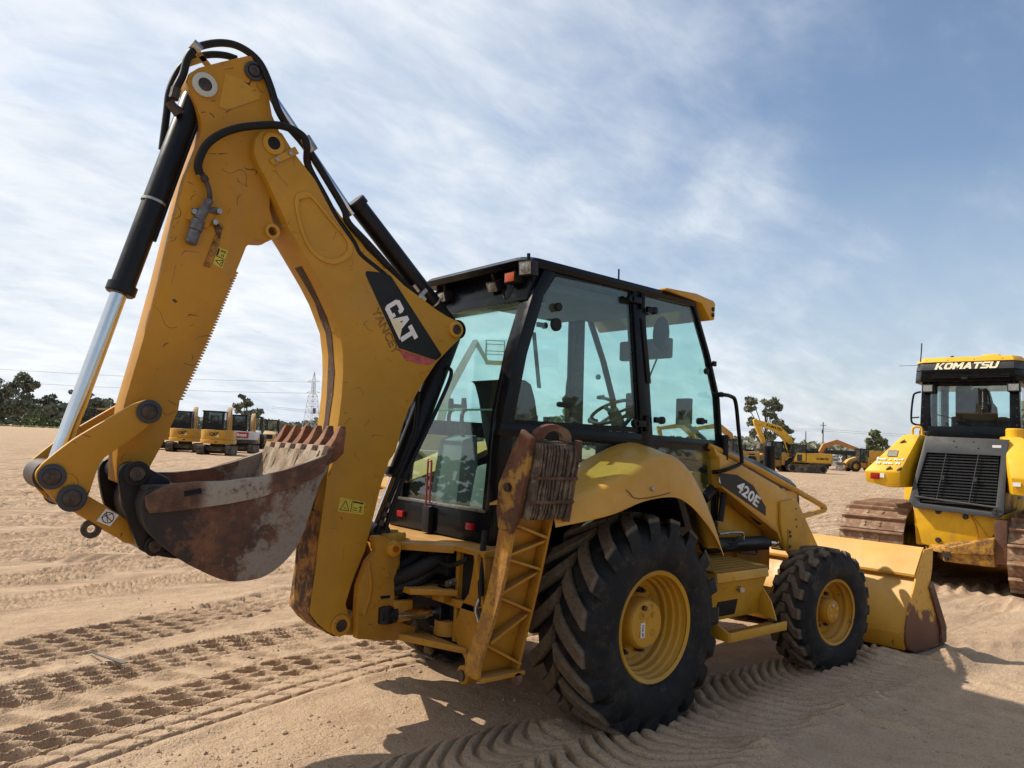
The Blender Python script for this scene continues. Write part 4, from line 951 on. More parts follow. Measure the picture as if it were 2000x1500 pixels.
        MB().tube([(1.385, s*.585, 1.79), (1.39, s*.585, 1.6), (1.385, s*.585, 1.35), (1.345, s*.585, 1.13)], .024, 10, 5).build('front_hose', M_HOSE, cb)
    # ---- inside
    it = thing_part('interior', cb)
    MB().box(-.80, 1.28, -Y+.06, Y-.06, 1.03, 1.07).build('cab_floor', M_HOSE, it)
    MB().box(-.25, .28, -.24, .24, 1.07, 1.42).box(-.3, .32, -.27, .27, 1.42, 1.56).build('seat_cushion', M_GREYSEAT, it, bevel=.05)
    sb = [[(x, y, z) for y in (-.24, -.16, 0, .16, .24)] for x, z in ((-.16, 1.5), (-.24, 1.75), (-.29, 1.95), (-.33, 2.05), (-.38, 2.07))]
    MB().shell(sb, (-.12, 0, 0)).build('seat_back', M_GREYSEAT, it, bevel=.03, ang=60)
    for y in (-.32, .32): MB().box(-.15, .25, y-.04, y+.04, 1.70, 1.76).build('arm_rest', M_HOSE, it, bevel=.02)
    mb = MB(); cst = Vector((.72, -.02, 1.93)); ax = Vector((-.55, 0, .85)).normalized(); u = ax.orthogonal().normalized(); w = ax.cross(u)
    mb.tube([cst+(u*math.cos(t)+w*math.sin(t))*.185 for t in [2*math.pi*i/24 for i in range(25)]], .014, 8, 1)
    for k in range(3):
        t = 2*math.pi*k/3+.4; mb.bar(cst-ax*.02, cst+(u*math.cos(t)+w*math.sin(t))*.185, .03, .012, ax)
    mb.cyl(cst-ax*.04, cst+ax*.015, .045, 16); mb.build('steering_wheel', M_PLAST, it)
    MB().bar(cst-ax*.02, cst+V(.42, 0, -.62), .09, .08, (0, 1, 0)).hexa([(.86, -.2, 1.07), (1.2, -.2, 1.07), (1.2, .2, 1.07), (.86, .2, 1.07)], [(.93, -.16, 1.80), (1.05, -.16, 1.76), (1.05, .16, 1.76), (.93, .16, 1.80)]).build('dashboard', M_GRYP, it, bevel=.02)
    MB().box(.2, .95, -.50, -.32, 1.07, 1.72).build('side_console', M_GRYP, it, bevel=.04)
    MB().hexa([(-.74, .0, 1.07), (-.52, .0, 1.07), (-.52, .34, 1.07), (-.74, .34, 1.07)], [(-.68, .03, 1.66), (-.55, .03, 1.70), (-.55, .30, 1.70), (-.68, .30, 1.66)]).build('control_pod', M_PODS, it, bevel=.03)
    MB().hexa([(-.75, -.36, 1.07), (-.6, -.36, 1.07), (-.6, -.12, 1.07), (-.75, -.12, 1.07)], [(-.70, -.33, 1.50), (-.58, -.33, 1.52), (-.58, -.15, 1.52), (-.70, -.15, 1.50)]).build('control_pod', M_PODS, it, bevel=.03)
    for y in (.1, .25): MB().tube([(-.62, y, 1.66), (-.63, y+.02, 1.80), (-.60, y+.04, 1.86)], .014, 8, 4).cyl((-.60, y+.04, 1.85), (-.60, y+.045, 1.94), .024, 10, .016).build('control_lever', M_HOSE, it)
    MB().tube([(-.05, -.3, 1.70), (-.06, -.3, 2.0), (-.03, -.28, 2.12)], .012, 8, 4).lathe([(.0, -.04), (.03, -.02), (.035, .01), (0, .05)], (-.06, -.3, 1.96), (0, 0, 1), 14).build('control_lever', M_HOSE, it)
    MB().box(.95, 1.02, -.35, .15, 2.36, 2.52).build('sun_blind', M_GRYP, it, bevel=.02)
    MB().tube([(1.14, -.12, 2.56), (1.16, -.10, 2.44), (1.26, .18, 2.06)], .008, 6, 2).bar((1.24, .16, 2.15), (1.30, .22, 1.98), .02, .01).build('wiper', M_HOSE, it)
    MB().lathe([(0, 0), (.09, .005), (.1, .02), (.09, .035), (0, .04)], (0, 0, 0), (1, 0, 0), 20).xf(Matrix.Translation((.78, -.40, 2.52)) @ Matrix.Diagonal((1, .75, 1.35, 1))).build('rear_view_mirror', M_PLAST, it)
    MB().lathe([(0, 0), (.082, 0)], (0, 0, 0), (-1, 0, 0), 20).xf(Matrix.Translation((.778, -.40, 2.52)) @ Matrix.Diagonal((1, .75, 1.35, 1))).build('mirror_glass', M_CHROME, it)
    for x, y, z in ((1.30, .30, 2.02), (1.48, -.10, 1.98)): MB().box(x, x+.05, y-.07, y+.07, z-.11, z+.11).build('road_lamp', M_HOSE, cb, bevel=.012)
    MB().bar((1.3, .3, 1.92), (1.38, .5, 1.8), .03, .02).bar((1.5, -.1, 1.9), (1.38, -.4, 1.75), .03, .02).build('lamp_bracket', M_CABBLK, cb)

M_GLASSEDGE = simple('green_glass_edge', (.10, .30, .20), .2)
M_RODRED = simple('red_rod', (.35, .06, .05), .5, 0, 40, .4)
# ------------------------------------------------------------------ chassis, swing frame, stabilisers
def chassis():
    fr = thing_part('rear_frame', BH)
    # cross tower behind the axle: side posts, top plate, bottom plate
    for s in (-1, 1):
        post = [(s*.60, 1.045), (s*.69, 1.045), (s*.70, .86), (s*.77, .70), (s*.745, .58), (s*.66, .44), (s*.665, .36), (s*.63, .325), (s*.575, .345), (s*.55, .44), (s*.47, .51), (s*.44, .60), (s*.50, .73), (s*.56, .80), (s*.585, .92)]
        MB().prism(post, -1.02, -.975, 'yz').build('tower_post', M_GREASY_SHADE, fr, bevel=.006)
        MB().prism([(s*.66, 1.03), (s*.70, .86), (s*.775, .70), (s*.75, .58), (s*.68, .44), (s*.67, .40), (s*.65, .40), (s*.655, .46), (s*.72, .59), (s*.745, .70), (s*.672, .86), (s*.63, 1.03)], -1.055, -1.02, 'yz').build('post_flange', M_GREASY_SHADE, fr, bevel=.004)
        for x in (-1.07,):
            MB().cyl((x-.012, s*.615, .375), (x+.12, s*.615, .375), .052, 22, None, .006).build('pivot_boss', M_GREASY_SHADE, fr)
            MB().cyl((x-.024, s*.615, .375), (x-.01, s*.615, .375), .030, 16).build('pivot_pin', M_PIN, fr)
            MB().cyl((-1.07, s*.715, .72), (-1.0, s*.715, .72), .03, 16).build('pivot_pin', M_PIN, fr)
        # side plates forward to the axle
        MB().prism([(-1.0, .50), (-1.0, 1.03), (-.5, 1.05), (.2, .95), (.2, .52), (-.6, .50)], s*.40, s*.43).build('side_rail', M_GREASY_SHADE, fr, bevel=.004)
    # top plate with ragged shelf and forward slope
    MB().hexa([(-1.03, -.70, 1.015), (-.80, -.70, 1.03), (-.80, .70, 1.03), (-1.03, .70, 1.015)], [(-1.03, -.70, 1.045), (-.80, -.70, 1.055), (-.80, .70, 1.055), (-1.03, .70, 1.045)]).build('top_plate', M_GREASY_SHADE, fr, bevel=.004)
    MB().hexa([(-1.25, -.16, 1.00), (-1.03, -.42, 1.00), (-1.03, .42, 1.00), (-1.25, .16, 1.00)], [(-1.25, -.16, 1.04), (-1.03, -.42, 1.045), (-1.03, .42, 1.045), (-1.25, .16, 1.04)]).build('upper_kingpin_plate', M_GREASY_SHADE, fr, bevel=.006)
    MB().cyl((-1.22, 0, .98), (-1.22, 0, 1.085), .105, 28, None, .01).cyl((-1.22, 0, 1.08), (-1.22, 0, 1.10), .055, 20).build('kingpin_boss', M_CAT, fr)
    MB().hexa([(-1.25, -.18, .49), (-1.03, -.58, .47), (-1.03, .58, .47), (-1.25, .18, .49)], [(-1.25, -.18, .53), (-1.03, -.58, .505), (-1.03, .58, .505), (-1.25, .18, .53)]).build('lower_kingpin_plate', M_GREASY_SHADE, fr, bevel=.006)
    MB().cyl((-1.22, 0, .47), (-1.22, 0, .60), .10, 28, None, .008).build('kingpin_boss', M_GREASY_SHADE, fr)
    MB().box(-1.02, -.985, -.62, .62, .70, .745).build('cross_member', M_GREASY_SHADE, fr, bevel=.006)
    MB().hexa([(-1.24, -.30, .765), (-1.02, -.46, .765), (-1.02, .30, .765), (-1.24, .10, .765)], [(-1.24, -.30, .80), (-1.02, -.46, .80), (-1.02, .30, .80), (-1.24, .10, .80)]).build('cylinder_mount', M_GREASY_SHADE, fr, bevel=.006)
    MB().box(-.97, -.955, -.58, .58, .50, 1.02).build('inner_bulkhead', M_HOSE, fr)
    # swing cylinders with chrome rods
    for s, r0 in ((-1, .0), (1, .0)):
        sw = MB().cyl((-1.01, s*.24, .635), (-.70, s*.28, .615), .078, 24, None, .008).cyl((-1.035, s*.238, .636), (-1.0, s*.24, .635), .088, 24, None, .006).build('swing_cylinder', M_BLK, fr)
        MB().cyl((-1.30, s*.20, .642), (-1.02, s*.24, .636), .032, 20).build('rod', M_CHROME, sw)
        MB().cyl((-1.36, s*.19, .645), (-1.27, s*.205, .642), .05, 16).cyl((-1.33, s*.195, .60), (-1.33, s*.195, .69), .05, 16).build('rod_eye', M_BLK, sw)
        MB().cyl((-.96, s*.30, .515), (-.96, s*.30, .60), .085, 20).build('trunnion', M_GREASY_SHADE, sw)
    # hoses sweeping into the swing casting
    rnd = random.Random(11)
    for i in range(9):
        y = -.33+.075*i; z = .87+.045*(i % 3)
        MB().tube([(-1.29, y*.45, .76+.035*(i % 4)), (-1.16, y*.75, z-.04), (-1.06, y*.85, z+.03), (-.94, y, z)], .036-.008*(i % 2), 10, 5).build('hydraulic_hose', M_HOSE, fr)
    for y0, z0 in ((-.22, .90), (-.12, .80), (.05, .93)):
        MB().tube([(-1.31, y0*.5, z0-.10), (-1.18, y0*1.1, z0-.02), (-1.05, y0*1.3, z0+.045), (-.90, y0*1.2, z0+.04)], .046, 12, 6).build('hydraulic_hose', M_HOSE, fr)
    for y0, z0 in ((-.30, .90), (-.40, .83), (-.22, .975)):
        MB().cyl((-1.04, y0, z0), (-.98, y0, z0+.01), .022, 6).cyl((-1.06, y0, z0), (-1.03, y0, z0), .016, 8).build('hose_fitting', M_ZINC, fr)
    MB().tube([(-1.03, -.55, .99), (-1.05, -.40, .93), (-1.06, -.25, .95), (-1.04, -.1, .91)], .014, 8, 5).build('hydraulic_hose', M_HOSE, fr)
    MB().box(-1.08, -1.0, -.40, -.28, .72, .80).build('cylinder_bracket', M_GREASY_SHADE, fr, bevel=.012)
    MB().box(-1.03, -.97, -.36, -.22, .86, .98).build('valve_block', M_HOSE, fr, bevel=.01)
    MB().tube([(-.97, -.62, 1.15), (-1.02, -.66, .98), (-1.045, -.70, .85), (-1.04, -.71, .76)], .017, 10, 5).build('hydraulic_hose', M_HOSE, fr)
    MB().tube([(-1.05, -.70, .80), (-1.075, -.705, .74), (-1.07, -.73, .68)], .010, 8, 5).build('steel_pipe', M_ZINC, fr)
    # swing casting that carries the boom
    ca = T['cast']; tp = ca
    sc = MB()
    sw = thing_part('swing_frame', BH)
    for s in (-1, 1):
        c = MB().prism(tp, s*.20, s*.14).build('cheek', M_GREASY_SHADE, sw, bevel=.01)
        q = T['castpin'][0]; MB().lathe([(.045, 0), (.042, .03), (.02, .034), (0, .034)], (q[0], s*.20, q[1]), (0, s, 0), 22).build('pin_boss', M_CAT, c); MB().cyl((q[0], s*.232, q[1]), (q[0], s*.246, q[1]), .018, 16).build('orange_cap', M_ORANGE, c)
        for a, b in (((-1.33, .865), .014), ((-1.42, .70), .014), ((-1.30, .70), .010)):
            MB().lathe([(b, 0), (b, .004), (b*.6, .006), (0, .006)], (a[0], s*.20, a[1]), (0, s, 0), 14).build('boss', M_GREASY_SHADE, c)
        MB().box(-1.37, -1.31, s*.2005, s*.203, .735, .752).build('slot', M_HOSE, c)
        MB().box(-1.30, -1.17, s*.19, s*.235, .60, .72).build('rod_bracket', M_GREASY_SHADE, sw, bevel=.012)
        MB().tube([(-1.465, s*.197, .955), (-1.44, s*.202, .80), (-1.475, s*.202, .66)], .012, 6, 4).build('cast_rib', M_GREASY_SHADE, c)
    MB().box(-1.30, -1.22, -.15, .15, .52, 1.04).build('casting_web', M_GREASY_SHADE, sw, bevel=.01)
    MB().prism([(-1.60, .55), (-1.25, .50), (-1.22, .55), (-1.50, .66)], -.138, .138).build('casting_floor', M_GREASY_SHADE, sw, bevel=.01)

def stabilizer(s):
    st = thing_part('stabilizer', BH)
    # cast channel leg open towards the outside: web, two flanges, zigzag ribs; leans outwards going up
    xr, xf_ = -1.13, -.885
    yi = lambda z: .80+.165*(z-.55)/.65; dep = .085
    zs = [.43, .50, .60, .75, .90, 1.05, 1.20, 1.30]
    bow = [.02, .03, .02, .0, -.01, -.01, .0, .0]
    web = [[(xr, s*yi(z), z), (xf_, s*yi(z), z)] for z in zs]
    MB().shell(web, (0, s*.018, 0)).build('leg_web', M_GREASY_SHADE, st)
    def flange(x, w, mat, d0, d1, bend=1):
        rows = []
        for z, q in zip(zs, bow):
            y0, y1 = yi(z)-d0, yi(z)+d1; xx = x-q*bend; rows.append([(xx, s*y0, z), (xx+w, s*y0, z), (xx+w, s*y1, z), (xx, s*y1, z)])
        rows = [list(r) for r in zip(*[catmull([V(*r[i]) for r in rows], 3) for i in range(4)])]
        mb = MB().grid(rows, True); n = 4; mb.f += [(0, 1, 2, 3), tuple(len(mb.v)-4+i for i in range(4))]; mb.m += [0, 0]; mb.build('leg_flange', mat, st, bevel=.003)
    flange(xr-.02, .024, M_EDGE, .012, dep+.01); flange(xf_, .018, M_GREASY_SHADE, .0, dep, .3)
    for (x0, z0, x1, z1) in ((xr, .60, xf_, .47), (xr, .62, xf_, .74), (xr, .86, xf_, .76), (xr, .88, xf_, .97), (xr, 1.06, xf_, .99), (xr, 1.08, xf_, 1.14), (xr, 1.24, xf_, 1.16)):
        m = (yi((z0+z1)/2)+.045); MB().bar((x0, s*m, z0), (x1, s*m, z1), .075, .013, (0, 0, 1)).build('rib', M_GREASY_SHADE, st)
    MB().box(xr-.02, xf_+.02, s*.775, s*.89, .415, .438).build('foot_plate', M_GREASY_SHADE, st, bevel=.004)
    MB().cyl((xf_-.03, s*.79, .40), (xf_-.03, s*.89, .40), .038, 18, None, .006).build('pivot_boss', M_RUST, st)
    # street pad flipped up at the top: cheek plate facing back, arch, ribbed rubber face turned outwards
    cheek = [(s*y, z) for y, z in ((1.115, 1.722), (1.195, 1.68), (1.165, 1.50), (1.11, 1.265), (1.06, 1.19), (.965, 1.215), (.945, 1.30), (.955, 1.44), (1.04, 1.60))]
    MB().prism(cheek, -1.165, -1.135, 'yz').build('pad_cheek', M_EDGE2, st, bevel=.006)
    MB().cyl((-1.185, s*1.04, 1.425), (-1.13, s*1.04, 1.425), .024, 6).build('pad_pin', M_PIN, st)
    a = V(-1.13, s*1.10, 1.275); ex = V(.295, 0, .0); ez = V(-.0, s*.065, .39); nrm = V(0, s*1, -.16).normalized()
    MB().hexa([a, a+ex, a+ex+ez, a+ez], [p-nrm*.035 for p in (a, a+ex, a+ex+ez, a+ez)]).build('pad_plate', M_PADR, st, bevel=.006)
    arch = [(.5-.46*math.cos(math.pi*k/12), .98+.24*math.sin(math.pi*k/12)**.8) for k in range(13)]
    inn = [(.52-.22*math.cos(math.pi*k/12), 1.02+.12*math.sin(math.pi*k/12)) for k in range(13)]
    rows = [[a+ex*p[0]+ez*p[1]-nrm*d for p in q] for q, d in ((arch, .01), (inn, .01), (inn, .04), (arch, .04))]
    mb = MB().grid(rows+[rows[0]]); mb.f += [(0, 13, 26, 39), (12, 25, 38, 51)]; mb.m += [0, 0]; mb.build('pad_arch', M_RUST, st)
    rnd = random.Random(2)
    for k in range(13):
        u = (k+.5)/13*.93; w = .5/13*.66; h = .046+.012*rnd.random(); mb = MB(); rows = []
        for i in range(12):
            v = i/11; j = .006*rnd.random(); e = .0 if 0 < i < 11 else .014
            q = a+ex*u+ez*(.0+.98*v)+ex.normalized()*(.002*math.sin(i*.9+k)); hw = ex*w
            rows.append([q-hw, q-hw*.8+nrm*(h-e+j), q+hw*.8+nrm*(h-e+j), q+hw])
        mb.grid(rows); mb.f += [(0, 1, 2, 3), (44, 45, 46, 47)]; mb.m += [0, 0]; mb.build('pad_rib', M_RUBRIB, st)
    for v in (.24, .55):
        MB().tube([a+ex*t+ez*v+nrm*.056 for t in (-.01, .3, .6, 1.0)], .010, 8, 2).build('pad_bar', M_PADR, st)
    MB().tube([a+ex*1.0+ez*v+nrm*.025 for v in (-.04, .3, .7, 1.04)], .022, 8, 2).build('pad_bar', M_PADR, st)
    MB().cyl((-.98, s*.72, .60), (-.98, s*.80, 1.0), .045, 18).build('stabilizer_cylinder', M_BLK, st)

M_EDGE = rust_mat('rusty_worn_flange', (.50, .25, .03), (.30, .14, .035), (.12, .055, .025), .6, 2.6)
M_EDGE2 = rust_mat('rusty_pad_cheek', (.13, .05, .022), (.07, .03, .018), (.50, .28, .04), .55, 2.2)
M_RUBRIB = rust_mat('caked_rubber_rib', (.115, .085, .06), (.05, .038, .03), (.26, .20, .14), .5, 6)

# ------------------------------------------------------------------ front half: loader
def front_end():
    # engine housing and black hood
    eng = thing_part('engine_housing', BH)
    MB().hexa([(1.2, -.42, .95), (2.92, -.36, .85), (2.92, .36, .85), (1.2, .42, .95)], [(1.2, -.42, 1.50), (2.88, -.36, 1.32), (2.88, .36, 1.32), (1.2, .42, 1.50)]).build('side_panel', M_CAT, eng, bevel=.012)
    rows = []
    for x, z, w in ((1.36, 1.715, .42), (1.8, 1.69, .40), (2.3, 1.60, .37), (2.7, 1.49, .35), (2.9, 1.44, .34), (2.98, 1.33, .33)):
        rows.append([(x, -w, z-.20), (x, -w+.005, z-.06), (x, -w+.06, z-.01), (x, 0, z+.02), (x, w-.06, z-.01), (x, w-.005, z-.06), (x, w, z-.20)])
    mb = MB().grid([[Vector(p) for p in c] for c in zip(*[catmull([V(*r[i]) for r in rows], 3) for i in range(7)])]) if False else MB().grid(rows)
    mb.f.append(tuple(len(mb.v)-7+i for i in range(7))); mb.m.append(0); mb.build('hood', M_BLK, eng, ang=40)
    MB().box(2.9, 2.97, -.3, .3, .80, 1.25).build('front_grille', M_HOSE, eng, bevel=.02)
    e = T['exh']; MB().lathe([(.05, 0), (.053, .02), (.053, .30), (.055, .305), (.055, .335), (.045, .335), (.045, .2), (0, .2)], (2.80, -.12, 1.40), (.0, 0, 1), 20).build('exhaust_stack', M_BLK, eng)
    MB().hexa([(-.1, -.30, .62), (2.6, -.26, .62), (2.6, .26, .62), (-.1, .30, .62)], [(-.1, -.30, .98), (2.6, -.26, .95), (2.6, .26, .95), (-.1, .30, .98)]).build('main_frame', M_CATWORN, eng, bevel=.01)
    MB().box(-.25, .25, -.62, .62, .48, .74).cyl((0, -.72, .605), (0, .72, .605), .16, 20).build('rear_axle', M_CATWORN, BH, bevel=.02)
    MB().cyl((2.2, -.80, .455), (2.2, .80, .455), .095, 18).box(2.08, 2.32, -.2, .2, .36, .60).box(2.12, 2.28, -.72, -.56, .33, .58).box(2.12, 2.28, .56, .72, .33, .58).build('front_axle', M_CATWORN, BH, bevel=.015)
    MB().box(2.02, 2.42, -.30, .30, .55, .86).build('axle_bolster', M_CATWORN, BH, bevel=.02)
    for s in (-1, 1):
        ar = thing_part('loader_arm', BH)
        MB().prism(T['armlow'], s*.62, s*.50).build('arm_beam', M_CATCLEAN, ar, bevel=.012)
        MB().prism([(1.2, 1.70), (1.27, 1.66), (2.13, 1.40), (2.30, 1.315), (2.34, 1.28), (2.2, 1.28), (1.28, 1.58)], s*.605, s*.40).build('arm_top', M_CATCLEAN, ar, bevel=.012)
        MB().prism(T['armplate'], s*.622, s*.645).build('arm_end_plate', M_CAT, ar, bevel=.006)
        MB().prism([(1.29, 1.385), (1.29, 1.402), (2.11, 1.045), (2.18, .91), (2.16, .90), (2.08, 1.02)], s*.632, s*.49).build('arm_lower_edge', M_CATWORN, ar, bevel=.003)
        for x, z in ((2.25, .985), (2.245, .90), (2.24, 1.02)):
            MB().cyl((x, s*.645, z), (x, s*.66, z), .014, 6).build('bolt', M_PIN, ar)
        MB().prism([(2.225, .875), (2.215, 1.04), (2.235, 1.045), (2.25, .875)], s*.646, s*.652).build('stop_plate', M_CATWORN, ar, bevel=.003)
        for x, z in ((2.345, 1.21), (2.35, 1.12), (2.36, 1.06)):
            MB().box(x-.012, x+.012, s*.646, s*.6465, z-.008, z+.008).build('paint_nick', M_PIN, ar)
        y = -.621 if s < 0 else .621
        MB().prism(T['armdecal'], y, y+s*.0015).build('decal_panel', M_DECAL, ar)
        if s < 0:
            MB().prism([(1.262, 1.43), (1.262, 1.47), (1.285, 1.415)], y-.001, y-.0025).build('decal_corner', M_WHITE, ar)
            q0, q1, q2 = [Vector((p[0], -.6228, p[1])) for p in T['arm420']]
            text('decal_lettering', '420E', M_WHITE, ar, q0-(q1-q0)*.06, q1-q0, (q2-q0)*1.0, .098, (q1-q0).length*1.02, .035, 0, .001)
        else:
            text('decal_lettering', '420E', M_WHITE, ar, (1.80, .6228, 1.21), (-1.25, 0, .62), (.2, 0, .8), .098, .33, .035, 0, .001)
        # lift cylinder under the arm
        lc = MB().cyl((1.15, s*.585, .955), (1.98, s*.585, .935), .058, 22, None, .012).cyl((1.96, s*.585, .936), (2.04, s*.585, .933), .045, 18, .02).build('lift_cylinder', M_BLK, ar)
        MB().cyl((2.03, s*.585, .933), (2.18, s*.585, .93), .03, 16).cyl((2.18, s*.53, .93), (2.18, s*.62, .93), .05, 18).build('rod', M_CHROME, lc)
        MB().tube([(1.28, s*.62, 1.04), (1.50, s*.63, 1.045), (1.585, s*.63, 1.03), (1.60, s*.62, .97), (1.63, s*.6, .94)], .011, 8, 5).build('oil_pipe', M_ZINC, lc)
        for k in range(3):
            MB().tube([(1.25, s*.60, .93+.03*k), (1.42, s*.64, .93+.02*k), (1.50, s*.64, .98+.012*k), (1.60, s*.62, .97+.01*k)], .013, 8, 5).build('oil_hose', M_HOSE, lc)
        MB().tube([(1.60, s*.59, .885), (1.75, s*.60, .865), (1.83, s*.6, .86), (1.85, s*.59, .90)], .010, 8, 5).build('oil_pipe', M_PIN, lc)
        rl = [(1.20, s*.56, 1.70), (1.38, s*.56, 1.66), (1.8, s*.565, 1.555), (2.2, s*.57, 1.44), (2.6, s*.575, 1.318), (2.90, s*.58, 1.225), (2.955, s*.58, 1.20), (2.94, s*.58, 1.18), (2.75, s*.58, 1.155), (2.50, s*.58, 1.125)]
        MB().tube(rl, .024, 10, 4).build('guard_rail', M_CAT, ar)
        MB().tube([(1.2, s*.53, 1.30), (1.30, s*.53, 1.36), (1.40, s*.53, 1.385), (1.60, s*.545, 1.30), (1.95, s*.56, 1.12)], .045, 10, 5).build('hose_bundle', M_HOSE, ar)
        MB().prism([(1.25, .985), (1.40, 1.33), (2.15, 1.10), (2.15, .90), (1.25, .94)], s*.44, s*.46).build('inner_plate', M_CAT, ar, bevel=.004)
        # lower linkage and mounting down to the bucket
        MB().prism([(2.45, .86), (2.74, .90), (3.26, .34), (3.24, .16), (3.14, .16), (2.95, .42)], s*.47, s*.55).build('arm_tip', M_CAT, ar, bevel=.01)
        MB().prism([(2.60, 1.18), (2.72, 1.26), (2.80, 1.20), (3.02, .98), (2.98, .90), (2.70, 1.08)], s*.36, s*.41).build('tilt_lever', M_CAT, ar, bevel=.01)
        MB().box(2.52, 2.60, s*.36, s*.40, 1.20, 1.36).build('lever_bracket', M_CAT, ar, bevel=.01)
        # tool box and step
        bx = thing_part('step_box', BH)
        MB().hexa([(.74, s*.96, .842), (1.40, s*.96, .842), (1.40, s*.45, .872), (.74, s*.45, .872)], [(.74, s*.96, .850), (1.40, s*.96, .850), (1.40, s*.45, .88), (.74, s*.45, .88)]).build('tread_plate', M_GRAVEL, bx)
        mb = MB()
        for i in range(26):
            for j in range(9):
                x = .76+.62*i/25; yy = .94-.45*j/8; z = .851+.03*(.96-yy)/.51; t = .008
                mb.bar((x-t, s*(yy-t*(1 if (i+j) % 2 else -1)), z), (x+t, s*(yy+t*(1 if (i+j) % 2 else -1)), z), .006, .005)
        mb.build('tread_studs', M_CATWORN, bx)
        prof = [(.965, .838), (.975, .775), (.955, .77), (.90, .60), (.89, .50), (.50, .50), (.50, .838)]
        MB().prism([(s*p[0], p[1]) for p in prof], .76, 1.395, 'yz').build('box_body', M_CAT, bx, bevel=.008)
        MB().prism([(s*.885, .50), (s*1.035, .47), (s*.99, .60), (s*.91, .70), (s*.89, .62)], 1.395, 1.41, 'yz').build('side_gusset', M_CAT, bx, bevel=.003)
        MB().hexa([(.86, s*.893, .525), (1.09, s*.893, .525), (1.09, s*.885, .525), (.86, s*.885, .525)], [(.86, s*.917, .632), (1.09, s*.917, .632), (1.09, s*.905, .632), (.86, s*.905, .632)]).build('black_label', M_DECAL, bx)
        MB().cyl((1.06, s*.925, .715), (1.06, s*.965, .708), .018, 12).box(1.045, 1.10, s*.955, s*.965, .685, .715).build('latch', M_ZINC, bx, bevel=.003)
        MB().hexa([(.74, s*.93, .425), (1.44, s*.93, .425), (1.44, s*1.09, .425), (.74, s*1.09, .425)], [(.74, s*.93, .432), (1.44, s*.93, .432), (1.44, s*1.09, .432), (.74, s*1.09, .432)]).build('step_tread', M_GRAVEL, bx)
        MB().box(.74, 1.44, s*1.08, s*1.095, .415, .475).build('step_lip', M_CAT, bx, bevel=.004)
        MB().prism([(s*.90, .425), (s*1.09, .415), (s*1.09, .475), (s*.90, .56)], .725, .74, 'yz').build('side_gusset', M_CAT, bx, bevel=.003)
        mb = MB()
        for k in range(22): mb.bar((.77+.65*k/21, s*.95, .436), (.77+.65*k/21, s*1.075, .436), .010, .012)
        mb.build('step_ridges', M_CATWORN, bx)
    # loader bucket
    lbk = thing_part('loader_bucket', BH)
    W = 1.21
    prof = [(3.525, .885), (3.495, .862), (3.345, .675), (3.345, .655), (3.385, .632), (3.33, .565), (3.26, .46), (3.20, .34), (3.165, .22), (3.175, .12), (3.215, .065), (3.35, .035), (3.94, .035)]
    pc = [Vector((p[0], 0, p[1])) for p in prof]
    rows = [[(p.x, -W+.012, p.z), (p.x, W-.012, p.z)] for p in pc]
    MB().shell(rows, (.018, 0, .012)).build('shell', M_LBK, lbk, ang=28)
    side = [(3.525, .878), (3.722, .888), (3.70, .70), (3.645, .56), (3.80, .33), (3.945, .165), (3.945, .03), (3.34, .025), (3.205, .06), (3.155, .13), (3.15, .24), (3.19, .36), (3.25, .47), (3.33, .59), (3.375, .69)]
    for s in (-1, 1):
        MB().prism(side, s*W, s*(W-.016)).build('side_plate', M_LBS, lbk, bevel=.004)
        MB().prism([(3.60, .55), (3.66, .60), (3.97, .17), (3.97, .03), (3.86, .03), (3.86, .15)], s*(W+.002), s*(W+.022)).build('side_cutter', M_RUST, lbk, bevel=.005)
        for y in (s*.36, s*.66):
            MB().prism([(3.36, .66), (3.30, .54), (3.20, .36), (3.16, .22), (3.06, .20), (3.04, .34), (3.12, .52), (3.22, .66)], y-.014, y+.014).build('hinge_bracket', M_LBK, lbk, bevel=.004)
    MB().prism([(3.20, .06), (3.17, .19), (3.155, .19), (3.15, .10), (3.165, .055)], -W+.02, W-.02).build('heel_plate', M_CATWORN, lbk, bevel=.003)
    MB().box(3.34, 3.99, -W, W, .012, .034).build('cutting_edge', M_RUST, lbk, bevel=.004)
    MB().box(3.295, 3.305, -.98, -.86, .503, .513).build('weld_mark', M_CATWORN, lbk)

def lb_side():
    n = NT('worn_bucket_side'); s = n.sep()
    k = n.math('ADD', n.noise(5, 6, .65), n.math('ADD', n.math('MULTIPLY', s[2], 1.7), n.math('MULTIPLY', s[0], .45)))
    c = n.mix(n.ramp(k, 2.60, 2.68), (.15, .055, .024), (.62, .34, .05))
    c = n.mix(n.ramp(n.noise(18, 6, .7), .55, .72, 0, .8), c, (.11, .045, .02))
    n.set('Base Color', c).set('Roughness', .7); n.bump(n.noise(40, 5, .7), .2, .01); return n.m
M_LBS = lb_side()

def build_backhoe():
    dig_arm(); dig_bucket(); chassis(); stabilizer(-1); stabilizer(1); cab(); fender(-1); fender(1); front_end()
    R_, H_ = .655, .238
    wheel_asm('rear_wheel', BH, (0, -.862, .602), R_, H_, .328, 0, True)
    wheel_asm('rear_wheel', BH, (0, .862, .602), R_, H_, .328, 0, True, 1)
    a = math.radians(-6)
    wheel_asm('front_wheel', BH, (2.2, -.945, .455), .487, .155, .252, a, False)
    wheel_asm('front_wheel', BH, (2.2, .945, .455), .487, .155, .252, a, False, 1)
build_backhoe()
